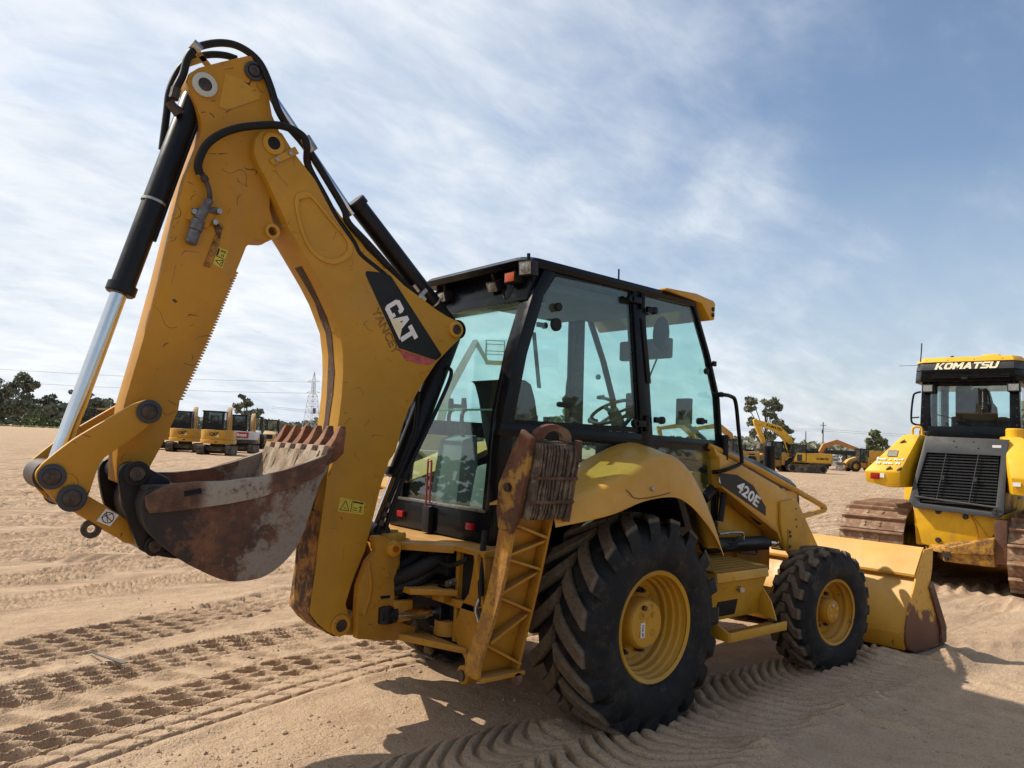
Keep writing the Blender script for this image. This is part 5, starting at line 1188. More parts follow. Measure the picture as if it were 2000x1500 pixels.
# ------------------------------------------------------------------ bulldozer, seen from the rear (x forward, y left)
def bulldozer():
    D = thing('bulldozer', 'bright yellow bulldozer seen from behind with black rear grille and wide rusty tracks', 'bulldozer', (7.25, -.12, 0), math.radians(8.5))
    # tracks: rusty shoes with one grouser bar each
    shoe = None
    def loop():
        # rear sprocket, ground run, front idler, top run (x, z)
        pts = []
        for k in range(13):
            a = math.radians(95+170*k/12); pts.append((.52+.47*math.cos(a), .50+.47*math.sin(a)))
        pts += [(.75, .035), (1.5, .03), (2.4, .03), (3.1, .035)]
        for k in range(13):
            a = math.radians(-88+170*k/12); pts.append((3.25+.42*math.cos(a), .46+.42*math.sin(a)))
        pts += [(2.4, .97), (1.5, 1.0)]
        return [Vector((p[0], 0, p[1])) for p in pts]
    lp = loop(); lp = lp+[lp[0]]; seg = [(b-a).length for a, b in zip(lp, lp[1:])]; tot = sum(seg); n = 40
    def at(d):
        d %= tot
        for (a, b), l in zip(zip(lp, lp[1:]), seg):
            if d <= l: return a.lerp(b, d/l), (b-a).normalized()
            d -= l
    p0 = tot/n
    for s in (-1, 1):
        tr = thing_part('track', D); yc = s*1.02
        MB().prism([(p.x*.0+(q.x), q.z) for p, q in [(v, Vector((1.88, 0, .49))+(v-Vector((1.88, 0, .49)))*.86) for v in lp[:-1]]], yc-.16, yc+.16).build('track_frame', M_BLK, tr)
        MB().cyl((.52, yc-.2, .50), (.52, yc+.2, .50), .36, 30).build('sprocket', M_PIN, tr)
        MB().cyl((3.25, yc-.2, .46), (3.25, yc+.2, .46), .33, 30).build('idler', M_PIN, tr)
        rnd = random.Random(4+s)
        for k in range(n):
            p, t = at(k*p0); nr = Vector((-t.z, 0, t.x))
            if nr.dot(p-Vector((1.88, 0, .49))) < 0: nr = -nr
            if shoe is None:
                h = p0*.5
                mb = MB().hexa([(-h*.98, -.42, -.012), (h*.98, -.42, -.012), (h*.98, .42, -.012), (-h*.98, .42, -.012)], [(-h*.98, -.42, .012), (h*.98, -.42, .012), (h*.98, .42, .012), (-h*.98, .42, .012)])
                mb.hexa([(h*.50, -.418, .010), (h*.94, -.418, .010), (h*.94, .418, .010), (h*.50, .418, .010)], [(h*.64, -.415, .062), (h*.84, -.415, .062), (h*.84, .415, .062), (h*.64, .415, .062)])
                for y in (-.10, .10):
                    for x in (-.35, .1): mb.cyl((h*x, y, .01), (h*x, y, .026), .020, 6)
                shoe = mb.build('track_shoe', M_TRACK, tr, bevel=.003); o = shoe
            else:
                o = shoe.copy(); COL.objects.link(o); o.parent = tr
            tt = -t if True else t
            m = Matrix((tt, tt.cross(nr)*-1, nr)).transposed().to_4x4(); m.translation = p+V(0, yc, 0)
            o.matrix_parent_inverse = Matrix.Identity(4); o.matrix_local = m
    # hull
    MB().hexa([(.30, -.50, .52), (3.4, -.50, .45), (3.4, .50, .45), (.30, .50, .52)], [(.26, -.53, 1.10), (3.4, -.53, 1.3), (3.4, .53, 1.3), (.26, .53, 1.10)]).build('hull', M_KOMW, D, bevel=.015)
    MB().prism([(.53, 1.12), (.46, .80), (.40, .55), (.12, .50), (-.40, .70), (-.46, .80), (-.53, 1.10)], .18, .26, 'yz').build('rear_plate', M_KOMW, D, bevel=.01)
    for y, z in ((.20, 1.00), (-.12, .96), (.20, .62), (-.10, .58)):
        MB().cyl((.18, y, z), (.15, y, z), .026, 6).cyl((.18, y, z), (.165, y, z), .036, 16).build('hull_bolt', M_PIN, D)
    MB().tube([(.17, -.18, .98), (.165, -.24, .86), (.165, -.26, .72), (.17, -.24, .62)], .006, 6, 4).tube([(.17, -.20, .98), (.165, -.30, .84), (.17, -.40, .68)], .006, 6, 4).build('weld_seam', M_CATWORN, D)
    # V-shaped hitch shelf and rusty side
    MB().hexa([(.0, .10, .47), (.0, -.46, .52), (.25, -.50, .52), (.25, .38, .47)], [(.0, .10, .53), (.0, -.46, .72), (.25, -.50, .76), (.25, .38, .55)]).build('hitch_shelf', M_KOMR, D, bevel=.008)
    MB().hexa([(.04, -.46, .36), (.6, -.56, .36), (.6, .30, .36), (.04, .10, .36)], [(.02, -.46, .53), (.6, -.56, .53), (.6, .30, .50), (.02, .10, .49)]).build('hitch_block', M_KOMR, D, bevel=.01)
    MB().box(.05, .5, -.60, -.46, .40, .96).build('rusty_side_plate', M_RUST, D, bevel=.01)
    MB().box(.0, .06, .02, .12, .42, .50).cyl((.03, .07, .38), (.03, .07, .55), .025, 12).build('hitch_pin', M_PIN, D)
    # sloping grey rear cowl with louvred grille
    gx = lambda z: .06+.32*(z-1.0)
    cw = [(.405, 2.02), (-.575, 2.0), (-.56, 1.04), (-.50, .985), (.47, 1.03), (.545, 1.12)]
    gr = [(.37, 1.79), (-.50, 1.78), (-.47, 1.11), (-.41, 1.06), (.40, 1.10), (.46, 1.34)]
    mb = MB(); vs = []
    for dx in (0, .06):
        for q in (cw, gr): vs += [(gx(z)+dx, y, z) for y, z in q]
    fs = []
    for i in range(6):
        j = (i+1) % 6; fs += [(i, j, 6+j, 6+i), (12+j, 12+i, 18+i, 18+j), (i, 12+i, 12+j, j), (6+j, 18+j, 18+i, 6+i)]
    mb.add(vs, fs).build('rear_cowl', M_GRYP, D, bevel=.01)
    MB().hexa([(gx(z)+.075, y, z) for y, z in cw], [(gx(z)+1.2, y*.98, z+.02) for y, z in cw]).build('cooling_box', M_BLK, D)
    MB().add([(gx(z)+.07, y, z) for y, z in gr], [tuple(range(6))]).build('grille_backing', M_HOSE, D)
    for i in range(17):
        z = 1.115+.672*(i+.4)/17; yl = .385+(.06 if z < 1.42 else .06*(1.79-z)/.37) if z > 1.16 else .40
        MB().obox((gx(z)+.035, (yl-.475)/2, z), (.020, 0, .010), (0, (yl+.475)/2, 0), (-.001, 0, .0035)).build('louvre', M_GRILL, D)
    for y in (.16, -.22):
        MB().tube([(gx(1.78)-.012, y-.03, 1.78), (gx(1.45)-.012, y+.01, 1.45), (gx(1.11)-.012, y+.05, 1.12)], .006, 6, 2).box(gx(1.45)-.035, gx(1.45)-.01, y-.03, y+.012, 1.43, 1.48).build('grille_rod', M_GRYP, D)
    MB().tube([(gx(1.18)-.03, .47, 1.185), (gx(1.14)-.03, 0, 1.15), (gx(1.1)-.03, -.50, 1.115)], .014, 8, 2).build('grille_bar', M_GRYP, D)
    MB().cyl((gx(1.05)-.03, -.46, 1.055), (gx(1.05)+.02, -.46, 1.055), .026, 12).build('cowl_bolt', M_PIN, D)
    MB().box(gx(1.90)-.004, gx(1.90)+.0, -.50, -.40, 1.87, 1.92).build('white_label', M_WHITE, D)
    for y, z in ((.05, 1.96), (-.18, 1.955), (.02, 1.88), (-.24, 1.87)):
        MB().cyl((gx(z)-.006, y, z), (gx(z)+.01, y, z), .010, 8).build('cowl_bolt', M_PIN, D)
    # wedge tanks either side
    for s in (-1, 1):
        m = lambda x, y, z: (x, s*y, z)
        a = [m(.10, 1.10, 1.345), m(.10, .80, 1.275), m(.10, .66, 1.29), m(.28, .575, 1.30), m(1.9, .575, 1.3), m(1.9, 1.10, 1.345)]
        b = [m(.07, 1.115, 1.50), m(.06, .80, 1.505), m(.06, .645, 1.51), m(.28, .565, 1.55), m(1.9, .565, 1.52), m(1.9, 1.115, 1.50)]
        c = [m(.50, .72, 2.03), m(.50, .66, 2.04), m(.50, .50, 2.045), m(.62, .44, 2.04), m(1.9, .44, 2.04), m(1.9, .72, 2.03)]
        mb = MB(); mb.add(a+b+c, [tuple(range(6))[::-1], tuple(range(12, 18))]+[(i, (i+1) % 6, 6+(i+1) % 6, 6+i) for i in range(6)]+[(6+i, 6+(i+1) % 6, 12+(i+1) % 6, 12+i) for i in range(6)])
        tk = mb.build('side_tank', M_KOM, D, bevel=.022)
        MB().tube([m(.62, .62, 2.03), m(.62, .62, 2.12), m(.62, .59, 2.155), m(.62, .53, 2.155), m(.62, .50, 2.12), m(.62, .50, 2.03)] if s > 0 else [m(.66, .60, 2.04), m(.66, .60, 2.08)], .018, 8, 4).build('tank_handle' if s > 0 else 'filler_neck', M_KOM if s > 0 else M_ZINC, tk)
        if s < 0: MB().cyl(m(.75, .60, 2.0), m(.75, .60, 2.16), .11, 24, None, .012).build('filler_cap', M_KOM, tk)
        if s > 0:
            MB().cyl(m(.72, .46, 2.03), m(.72, .46, 2.10), .05, 14, None, .008).build('filler_cap', M_PIN, tk)
            MB().box(.062, .075, .91, 1.03, 1.39, 1.475).build('red_reflector', M_RED, tk, bevel=.002)
            MB().box(.064, .075, .85, .905, 1.415, 1.475).build('white_label', M_WHITE, tk)
            # scuffed sticker with illegible worn lettering
            o_ = V(.30, .80, 1.78); u = V(0, -1, 0); w = V(.44, 0, .53).normalized(); nn = V(-.53, 0, .44).normalized()
            q = lambda a_, b_: V(.215, .88, 1.70)+u*a_+w*b_+nn*.006
            MB().hexa([q(.02, .02), q(.15, .02), q(.15, .14), q(.02, .14)], [p+nn*.002 for p in (q(.02, .02), q(.15, .02), q(.15, .14), q(.02, .14))]).build('worn_sticker', M_STICK, tk)
            rnd = random.Random(8); mb = MB()
            for r in (0, 1):
                for k in range(11):
                    if rnd.random() < .2: continue
                    x0 = -.10+.032*k; z0 = -.05-.075*r; h = .02+.03*rnd.random()
                    pl = [q(x0, z0), q(x0+.024, z0+.01*rnd.random()), q(x0+.024, z0+h), q(x0, z0+h*.8)]; mb.hexa(pl, [p+nn*.0015 for p in pl])
            mb.build('worn_lettering', M_WHITE, tk)
            for y, z in ((.70, 1.93), (.80, 1.545), (.66, 1.54)):
                x = .06+.44*max(0, (z-1.505))/.53; MB().obox((x-.006, y, z), (.012, 0, .01), (0, .028, -.018), (-.01, 0, .012)).build('tank_step_lug', M_PIN, tk)
        else:
            MB().obox((.42, -.62, 1.93), (.004, 0, -.003), (0, .05, 0), (.045, 0, .055)).build('white_label', M_WHITE, tk)
            MB().box(.062, .068, -.745, -.66, 1.40, 1.45).build('white_label', M_WHITE, tk)
    # cab
    cb = thing_part('cab', D)
    x0, x1, w = 1.05, 2.55, .635
    for s in (-1, 1):
        MB().hexa([(x0, s*w, 1.95), (x0+.14, s*w, 1.95), (x0+.14, s*(w-.14), 1.95), (x0, s*(w-.14), 1.95)], [(x0+.02, s*(w-.03), 2.86), (x0+.15, s*(w-.03), 2.86), (x0+.15, s*(w-.14), 2.86), (x0+.02, s*(w-.14), 2.86)]).build('rear_pillar', M_CABBLK, cb, bevel=.015)
        MB().box(x1-.10, x1, s*(w-.10), s*w, 1.95, 2.9).build('front_pillar', M_CABBLK, cb, bevel=.01)
        MB().box(1.75, 1.85, s*(w-.08), s*w, 1.95, 2.9).build('door_pillar', M_CABBLK, cb, bevel=.01)
        MB().box(x0+.14, x1-.1, s*(w-.03), s*(w-.022), 2.1, 2.85).build('side_glass', M_DGLASS, cb)
        MB().box(x0, x1, s*(w-.10), s*w, 1.6, 2.12).build('side_panel', M_CABBLK, cb, bevel=.01)
        for z in (2.70, 2.58, 2.46, 2.34, 2.22): MB().cyl((x0-.006, s*(w-.05), z), (x0+.02, s*(w-.05), z), .010, 8).build('pillar_bolt', M_GRYP, cb)
    MB().box(x0-.01, x0+.12, -w+.12, w-.12, 1.98, 2.19).build('rear_panel', M_CABBLK, cb, bevel=.012)
    MB().box(x0+.05, x0+.056, -w+.10, w-.10, 2.17, 2.82).build('rear_glass', M_DGLASS, cb)
    MB().box(x1-.05, x1-.044, -w+.10, w-.10, 2.0, 2.85).build('windscreen', M_DGLASS, cb)
    MB().box(x0+.1, x1-.05, -w+.08, w-.08, 1.90, 1.95).build('cab_floor', M_HOSE, cb)
    MB().box(x0+.02, x0+.14, -w+.12, w-.12, 2.78, 2.88).build('rear_header', M_CABBLK, cb, bevel=.01)
    # roof: yellow cap, black band with lettering, vented visor with bay corners
    def poly(d, y1, y2, xf): return [(x0-d, -y1), (x0-d, y1), (x0-d+.16, y2), (xf, y2), (xf, -y2), (x0-d+.16, -y2)]
    def slab(za, zb, pa, pb): return MB().hexa([(x, y, za) for x, y in pa], [(x, y, zb) for x, y in pb])
    slab(2.83, 3.00, poly(.10, .59, .70, 2.7), poly(.13, .575, .68, 2.7)).build('roof_visor', M_CABBLK, cb, bevel=.012)
    mb = MB()
    for k in range(5): mb.box(x0-.135+.005*k, x0-.10, -.52, .45, 2.885+.022*k, 2.893+.022*k)
    mb.build('visor_vent_slats', M_HOSE, cb)
    slab(3.00, 3.115, poly(.15, .575, .68, 2.7), poly(.12, .57, .66, 2.7)).build('roof_band', M_GRYP, cb, bevel=.008)
    rf = slab(3.115, 3.19, poly(.14, .575, .68, 2.72), poly(.09, .545, .63, 2.65)).build('roof_cap', M_KOM, cb, bevel=.015)
    slab(3.19, 3.27, [(1.35, -.36), (1.35, -.09), (1.75, -.09), (1.75, -.36)], [(1.40, -.33), (1.40, -.12), (1.70, -.12), (1.70, -.33)]).build('roof_hump', M_KOM, cb, bevel=.012)
    MB().lathe([(.026, 0), (.026, .03), (.018, .045), (0, .05)], (1.2, .23, 3.19), (0, 0, 1), 12).build('roof_knob', M_HOSE, cb)
    for y in (.5, .23, -.10, -.44): MB().cyl((x0-.125, y, 3.135), (x0-.10, y, 3.135), .012, 8).build('roof_bolt', M_PIN, cb)
    MB().box(x0-.15, x0-.10, -.02, .06, 2.855, 2.895).build('rear_camera', M_HOSE, cb, bevel=.006)
    GL = {'K': [[(0, 0), (.3, 0), (.3, 1), (0, 1)], [(.3, .42), (.66, 1), (1, 1), (.56, .5), (.3, .5)], [(.3, .5), (.56, .5), (1, 0), (.64, 0), (.3, .44)]],
          'O': [[(.2, 0), (.8, 0), (.8, .24), (.2, .24)], [(.2, .76), (.8, .76), (.8, 1), (.2, 1)], [(0, .2), (.2, 0), (.3, .24), (.3, .76), (.2, 1), (0, .8)], [(1, .2), (1, .8), (.8, 1), (.7, .76), (.7, .24), (.8, 0)]],
          'M': [[(0, 0), (.26, 0), (.26, 1), (0, 1)], [(.74, 0), (1, 0), (1, 1), (.74, 1)], [(.24, 1), (.24, .56), (.5, .14), (.5, .58)], [(.5, .58), (.5, .14), (.76, .56), (.76, 1)]],
          'A': [[(0, 0), (.3, 0), (.62, 1), (.38, 1)], [(.72, 0), (1, 0), (.62, 1), (.38, 1)], [(.25, .18), (.75, .18), (.68, .40), (.32, .40)]],
          'T': [[(0, .74), (1, .74), (1, 1), (0, 1)], [(.35, 0), (.65, 0), (.65, .74), (.35, .74)]],
          'S': [[(0, 0), (.85, 0), (1, .14), (1, .26), (0, .22)], [(.7, .2), (1, .2), (1, .48), (.86, .6), (.7, .6)], [(.14, .40), (.7, .40), (.86, .6), (.14, .6)], [(0, .54), (.14, .40), (.3, .6), (.3, .8), (0, .84)], [(0, .8), (1, .76), (1, 1), (.14, 1)]],
          'U': [[(0, .16), (.3, .24), (.3, 1), (0, 1)], [(.7, .24), (1, .16), (1, 1), (.7, 1)], [(0, .16), (.14, 0), (.86, 0), (1, .16), (.7, .24), (.3, .24)]]}
    o_ = V(x0-.152, .40, 3.008); xd = V(0, -1, 0); yd = V(.03, 0, .115).normalized(); ox = 0
    for i, ch in enumerate('KOMATSU'):
        w_ = (.118, .115, .134, .122, .105, .103, .112)[i]; mb = MB()
        for k, pl in enumerate(GL[ch]):
            pts = [o_+xd*(ox+a*w_*.92+.03*b)+yd*(b*.100)+V(-.0006*k, 0, 0) for a, b in pl]; mb.hexa(pts, [p+V(-.002, 0, 0) for p in pts])
        mb.build('roof_letter', M_CREAM, cb); ox += w_*.965
    for y in (.50, -.56):
        l = MB().box(.95, 1.08, y-.075, y+.075, 2.68, 2.80).cyl((1.0, y, 2.79), (1.0, y, 2.86), .015, 8).build('work_lamp', M_PLAST, cb, bevel=.012)
        MB().box(.944, .951, y-.06, y+.06, 2.695, 2.785).build('lens', M_LAMP, l)
    hd = [(1.08, .62, 2.70), (1.08, .70, 2.675), (1.08, .725, 2.61), (1.08, .745, 2.42), (1.08, .745, 2.26), (1.08, .70, 2.215), (1.08, .62, 2.20)]
    MB().tube(hd, .015, 8, 4).tube([(1.08, .74, 2.31), (1.08, .64, 2.32)], .010, 8, 0).build('grab_handle', M_CABBLK, cb)
    MB().tube([(1.0, .62, 3.03), (1.0, .60, 3.22), (1.0, .59, 3.42)], .008, 6, 2).tube([(1.0, .62, 3.09), (1.0, .90, 3.09)], .003, 6, 0).build('aerial', M_HOSE, cb)
    st = thing_part('interior', cb)
    rows = []
    for z, hw in ((2.0, .22), (2.30, .235), (2.50, .22), (2.57, .17), (2.66, .15), (2.74, .13), (2.79, .08)):
        rows.append([(1.62, -hw-.05, z), (1.56, -hw*.5-.05, z), (1.55, -.05, z), (1.56, hw*.5-.05, z), (1.62, hw-.05, z), (1.70, hw*.5-.05, z), (1.72, -.05, z), (1.70, -hw*.5-.05, z)])
    mb = MB().grid(rows, True); mb.f += [tuple(range(8)), tuple(48+i for i in range(8))]; mb.m += [0, 0]; mb.build('seat_back', M_GREYSEAT, st, bevel=.0, ang=60)
    MB().box(1.7, 2.2, -.32, .22, 2.10, 2.24).build('seat_cushion', M_GREYSEAT, st, bevel=.04)
    MB().box(2.42, 2.49, .22, .42, 2.0, 2.85).build('front_post', M_CABBLK, st)
    for s in (-1, 1): MB().box(1.5, 2.2, s*.30-.05-.06, s*.30-.05+.06, 2.05, 2.36).build('arm_console', M_GREYSEAT, st, bevel=.03)
    MB().tube([(2.45, .28, 2.84), (2.40, .20, 2.80), (2.38, .16, 2.66), (2.42, .22, 2.62)], .014, 8, 5).tube([(2.44, .22, 2.56), (2.38, .15, 2.54), (2.37, .12, 2.42), (2.42, .16, 2.34)], .014, 8, 5).build('hand_rail', M_CABBLK, st)
    MB().lathe([(.12, -.01), (.15, 0), (.12, .012)], (1.35, .10, 2.22), (-.4, 0, 1), 20).box(1.2, 1.45, -.15, .25, 2.10, 2.18).build('rear_shelf', M_GREYSEAT, st, bevel=.01)
    MB().bar((x0+.03, .40, 2.36), (x0+.03, .02, 2.26), .012, .012).build('rear_wiper', M_HOSE, cb)
    # blade arms and blade in front, mostly hidden
    MB().prism([(3.9, .05), (4.05, .05), (4.15, .5), (4.1, 1.15), (3.98, 1.2), (3.95, .5)], -1.55, 1.55).build('blade', M_KOM, D, bevel=.01)
    for s in (-1, 1): MB().box(2.6, 3.95, s*.55-.08, s*.55+.08, .35, .62).build('push_arm', M_KOM, D, bevel=.01)
    MB().hexa([(2.5, -.45, 1.2), (3.75, -.40, 1.15), (3.75, .40, 1.15), (2.5, .45, 1.2)], [(2.5, -.42, 1.75), (3.7, -.36, 1.45), (3.7, .36, 1.45), (2.5, .42, 1.75)]).build('hood', M_KOM, D, bevel=.02)

M_KOMW = paint('muddy_dozer_paint', (.74, .41, .014), .45, wear=.5, chips=1.0, dust=.6, scale=1.4)
M_GRILL = simple('black_louvre', (.03, .032, .035), .45)
M_STICK = simple('scuffed_sticker', (.30, .29, .20), .6, 0, 60, .6)
M_KOMR = rust_mat('rusty_yellow_hitch', (.52, .27, .03), (.12, .05, .02), (.16, .08, .035), .7, 2.5)
bulldozer()
# ------------------------------------------------------------------ machines across the yard (x forward, y left)
def loop_track(L, r, w, par, y, mat=None):
    pts = []
    for k in range(9):
        a = math.pi/2+math.pi*k/8; pts.append((-L/2+r+r*math.cos(a), r+r*math.sin(a)))
    for k in range(9):
        a = -math.pi/2+math.pi*k/8; pts.append((L/2-r+r*math.cos(a), r+r*math.sin(a)))
    mb = MB().prism(pts, y-w/2, y+w/2); n = 34
    per = 2*(L-2*r)+2*math.pi*r
    for k in range(n):
        d = per*k/n
        if d < L-2*r: p = (-L/2+r+d, 2*r); q = (0, 1)
        elif d < L-2*r+math.pi*r: a = math.pi/2-(d-(L-2*r))/r; p = (L/2-r+r*math.cos(a), r+r*math.sin(a)); q = (math.cos(a), math.sin(a))
        elif d < 2*(L-2*r)+math.pi*r: p = (L/2-r-(d-(L-2*r)-math.pi*r), 0); q = (0, -1)
        else: a = -math.pi/2-(d-2*(L-2*r)-math.pi*r)/r; p = (-L/2+r+r*math.cos(a), r+r*math.sin(a)); q = (math.cos(a), math.sin(a))
        mb.obox((p[0]+q[0]*.012, y, p[1]+q[1]*.012), (q[1]*.03, 0, -q[0]*.03), (0, w/2+.004, 0), (q[0]*.018, 0, q[1]*.018))
    t = mb.build('track', mat or M_BGTRK, par)
    for s in (-1, 1):
        yy = y+s*(w/2+.006)
        for x in (-L/2+r, L/2-r): MB().cyl((x, yy-.004, r), (x, yy+s*.012, r), r*.62, 16).build('track_wheel', M_BLK, t)
    return t
def cab_box(par, x0, x1, y0, y1, z0, z1, mat, p=.07, glass=True, roof=.08):
    c = thing_part('cab', par)
    for x in (x0, x1-p):
        for y in (y0, y1-p): MB().box(x, x+p, y, y+p, z0, z1).build('cab_post', mat, c)
    MB().box(x0-.06, x1+.06, y0-.05, y1+.05, z1, z1+roof).build('cab_roof', mat, c, bevel=.03)
    MB().box(x0, x1, y0, y1, z0-.02, z0+.04).build('cab_floor', M_HOSE, c)
    MB().box((x0+x1)/2-.3, (x0+x1)/2-.1, (y0+y1)/2-.25, (y0+y1)/2+.25, z0, z0+.85).box((x0+x1)/2-.25, (x0+x1)/2+.25, (y0+y1)/2-.25, (y0+y1)/2+.25, z0, z0+.35).build('seat', M_GREYSEAT, c, bevel=.05)
    if glass:
        for y in (y0+.03, y1-.03): MB().box(x0+p, x1-p, y-.004, y+.004, z0+.1, z1).build('cab_glass', M_BGGLASS, c)
        for x in (x0+.03, x1-.03): MB().box(x-.004, x+.004, y0+p, y1-p, z0+.1, z1).build('cab_glass', M_BGGLASS, c)
    return c
def arm(par, pts, w, name, mat, y=0):
    # tapered box beam along a polyline in xz, half-depths per point
    L_, R_ = [], []
    for i, (x, z, h) in enumerate(pts):
        a = pts[max(i-1, 0)]; b = pts[min(i+1, len(pts)-1)]; t = Vector((b[0]-a[0], b[1]-a[1])).normalized(); n = Vector((-t.y, t.x))
        L_.append((x+n.x*h, z+n.y*h)); R_.append((x-n.x*h, z-n.y*h))
    return MB().prism(L_+R_[::-1], y-w/2, y+w/2).build(name, mat, par, bevel=.02)
def dig_tool(par, x, z, mat, k=1.0):
    MB().prism([(x, z), (x+.45*k, z-.1*k), (x+.55*k, z-.45*k), (x+.25*k, z-.75*k), (x-.15*k, z-.7*k), (x-.05*k, z-.35*k)], -.32*k, .32*k).build('bucket', mat, par, bevel=.02)

def mini_excavator(label, mat, cabmat, word=None, wordmat=None, low=None, loc=(0,0), rz=0, glass=False, panel=None, boomz=2.85):
    r = thing('mini_excavator', label, 'mini excavator', (loc[0], loc[1], 0), rz, 'compact machines parked along the far edge')
    for s in (-1, 1): loop_track(2.2, .27, .40, r, s*.78)
    MB().box(-.7, .7, -.6, .6, .24, .50).cyl((0, 0, .5), (0, 0, .66), .42, 20).build('undercarriage', M_BGTRK, r)
    MB().box(1.05, 1.15, -.95, .95, .06, .42).build('dozer_blade', M_BGTRK, r, bevel=.02)
    out = []
    for k in range(13):
        a = math.radians(108+144*k/12); out.append((-.15+1.0*math.cos(a), .98*math.sin(a)))
    out = [(.8, .95)]+out+[(.8, -.95)]
    MB().prism(out, .66, .90, 'xy').build('counterweight', low or mat, r, bevel=.03)
    up = [(x*.97+.02, y*.965) for x, y in out]
    MB().prism(up, .90, 1.48, 'xy').build('engine_cover', mat, r, bevel=.05)
    MB().box(-1.158, -1.13, -.12, .02, .74, .80).build('tie_slot', M_HOSE, r)
    MB().box(-1.148, -1.12, -.58, -.572, .93, 1.44).box(-1.148, -1.12, .55, .558, .93, 1.44).build('panel_gap', M_PIN, r)
    if panel is not None: MB().box(-1.17, -1.13, -.62, .62, 1.02, 1.42).build('sign_panel', panel, r, bevel=.02)
    if word:
        text('rear_lettering', word, wordmat or M_DECAL, r, (-1.158 if panel is None else -1.178, .32 if len(word) < 4 else .5, 1.12), (0, -1, 0), (0, 0, 1), .22, .5 if len(word) < 4 else 1.0, .04, 0, .01)
        if len(word) < 4: MB().add([(-1.168, -.02, 1.08), (-1.168, -.24, 1.08), (-1.168, -.13, 1.25)], [(0, 1, 2)]).build('logo_triangle', M_CREAM, r)
    c = cab_box(r, -.55, .62, -.35, .85, 1.48, 2.52, cabmat, .13, True)
    MB().box(-.58, -.50, -.36, .86, 1.48, 1.85).build('rear_guard', cabmat, c)
    arm(r, [(.85, .95, .16), (1.3, 2.0, .17), (1.75, boomz-.25, .15), (2.2, boomz, .10)], .26, 'boom', M_BGT, -.25)
    r.scale = (1.15, 1.15, 1.15)
    arm(r, [(2.15, boomz+.02, .12), (2.55, 1.9, .11), (2.6, 1.2, .07)], .2, 'stick', M_BGT, -.25)
    dig_tool(r, 2.5, 1.25, M_BGTRK, .8)
    MB().cyl((1.25, -.25, 1.2), (1.55, -.25, 2.2), .06, 10).build('boom_cylinder', M_BLK, r)
    return r

def excavator(label, mat, loc, rz, group, boom, stick, word=None, grp=None):
    r = thing('tracked_excavator', label, 'excavator', (loc[0], loc[1], 0), rz, group)
    for s in (-1, 1): loop_track(4.3, .46, .65, r, s*1.1)
    MB().box(-1.2, 1.2, -.8, .8, .45, .9).cyl((0, 0, .9), (0, 0, 1.15), .7, 20).build('undercarriage', M_BGTRK, r)
    MB().hexa([(-2.7, -1.3, 1.1), (1.6, -1.3, 1.1), (1.6, 1.3, 1.1), (-2.7, 1.3, 1.1)], [(-2.75, -1.3, 2.15), (1.2, -1.3, 2.15), (1.2, 1.3, 2.15), (-2.75, 1.3, 2.15)]).build('house', mat, r, bevel=.1)
    MB().hexa([(-2.85, -1.3, 1.05), (-1.9, -1.3, 1.05), (-1.9, 1.3, 1.05), (-2.85, 1.3, 1.05)], [(-2.9, -1.28, 2.05), (-1.9, -1.28, 2.05), (-1.9, 1.28, 2.05), (-2.9, 1.28, 2.05)]).build('counterweight', M_BGT if grp else mat, r, bevel=.14)
    MB().box(-1.8, .1, -1.0, .2, 2.15, 2.45).build('engine_hood', M_BLK, r, bevel=.06)
    cab_box(r, .1, 1.7, .35, 1.3, 1.2, 2.95, M_BLK, .1, True)
    b = arm(r, boom, .5, 'boom', mat, -.1); arm(r, stick, .38, 'stick', mat, -.1)
    dig_tool(r, stick[-1][0]-.1, stick[-1][1]+.1, M_BGTRK, 1.5)
    MB().cyl((1.3, -.45, 1.5), (boom[1][0]+.3, -.45, boom[1][1]-.3), .11, 10).cyl((1.3, .25, 1.5), (boom[1][0]+.3, .25, boom[1][1]-.3), .11, 10).build('boom_cylinder', M_BLK, r)
    if word:
        a, c = boom[-2], boom[-1]; o = Vector((a[0]+(c[0]-a[0])*.62, .155, a[1]+(c[1]-a[1])*.62-.13)); x = Vector((a[0]-c[0], 0, a[1]-c[1]))
        text('boom_lettering', word, M_DECAL, b, o, x, (x.z, 0, -x.x) if x.x > 0 else (x.z, 0, -x.x), .30, 1.9, .03, .2, .01)
        text('house_lettering', word, M_DECAL, r, (-1.0, 1.31, 1.45), (-1, 0, 0), (0, 0, 1), .25, 1.4, .03, .2, .01)
        MB().box(.6, 1.15, 1.30, 1.315, 1.25, 1.95).build('dark_panel', M_GRYP, r)
    return r

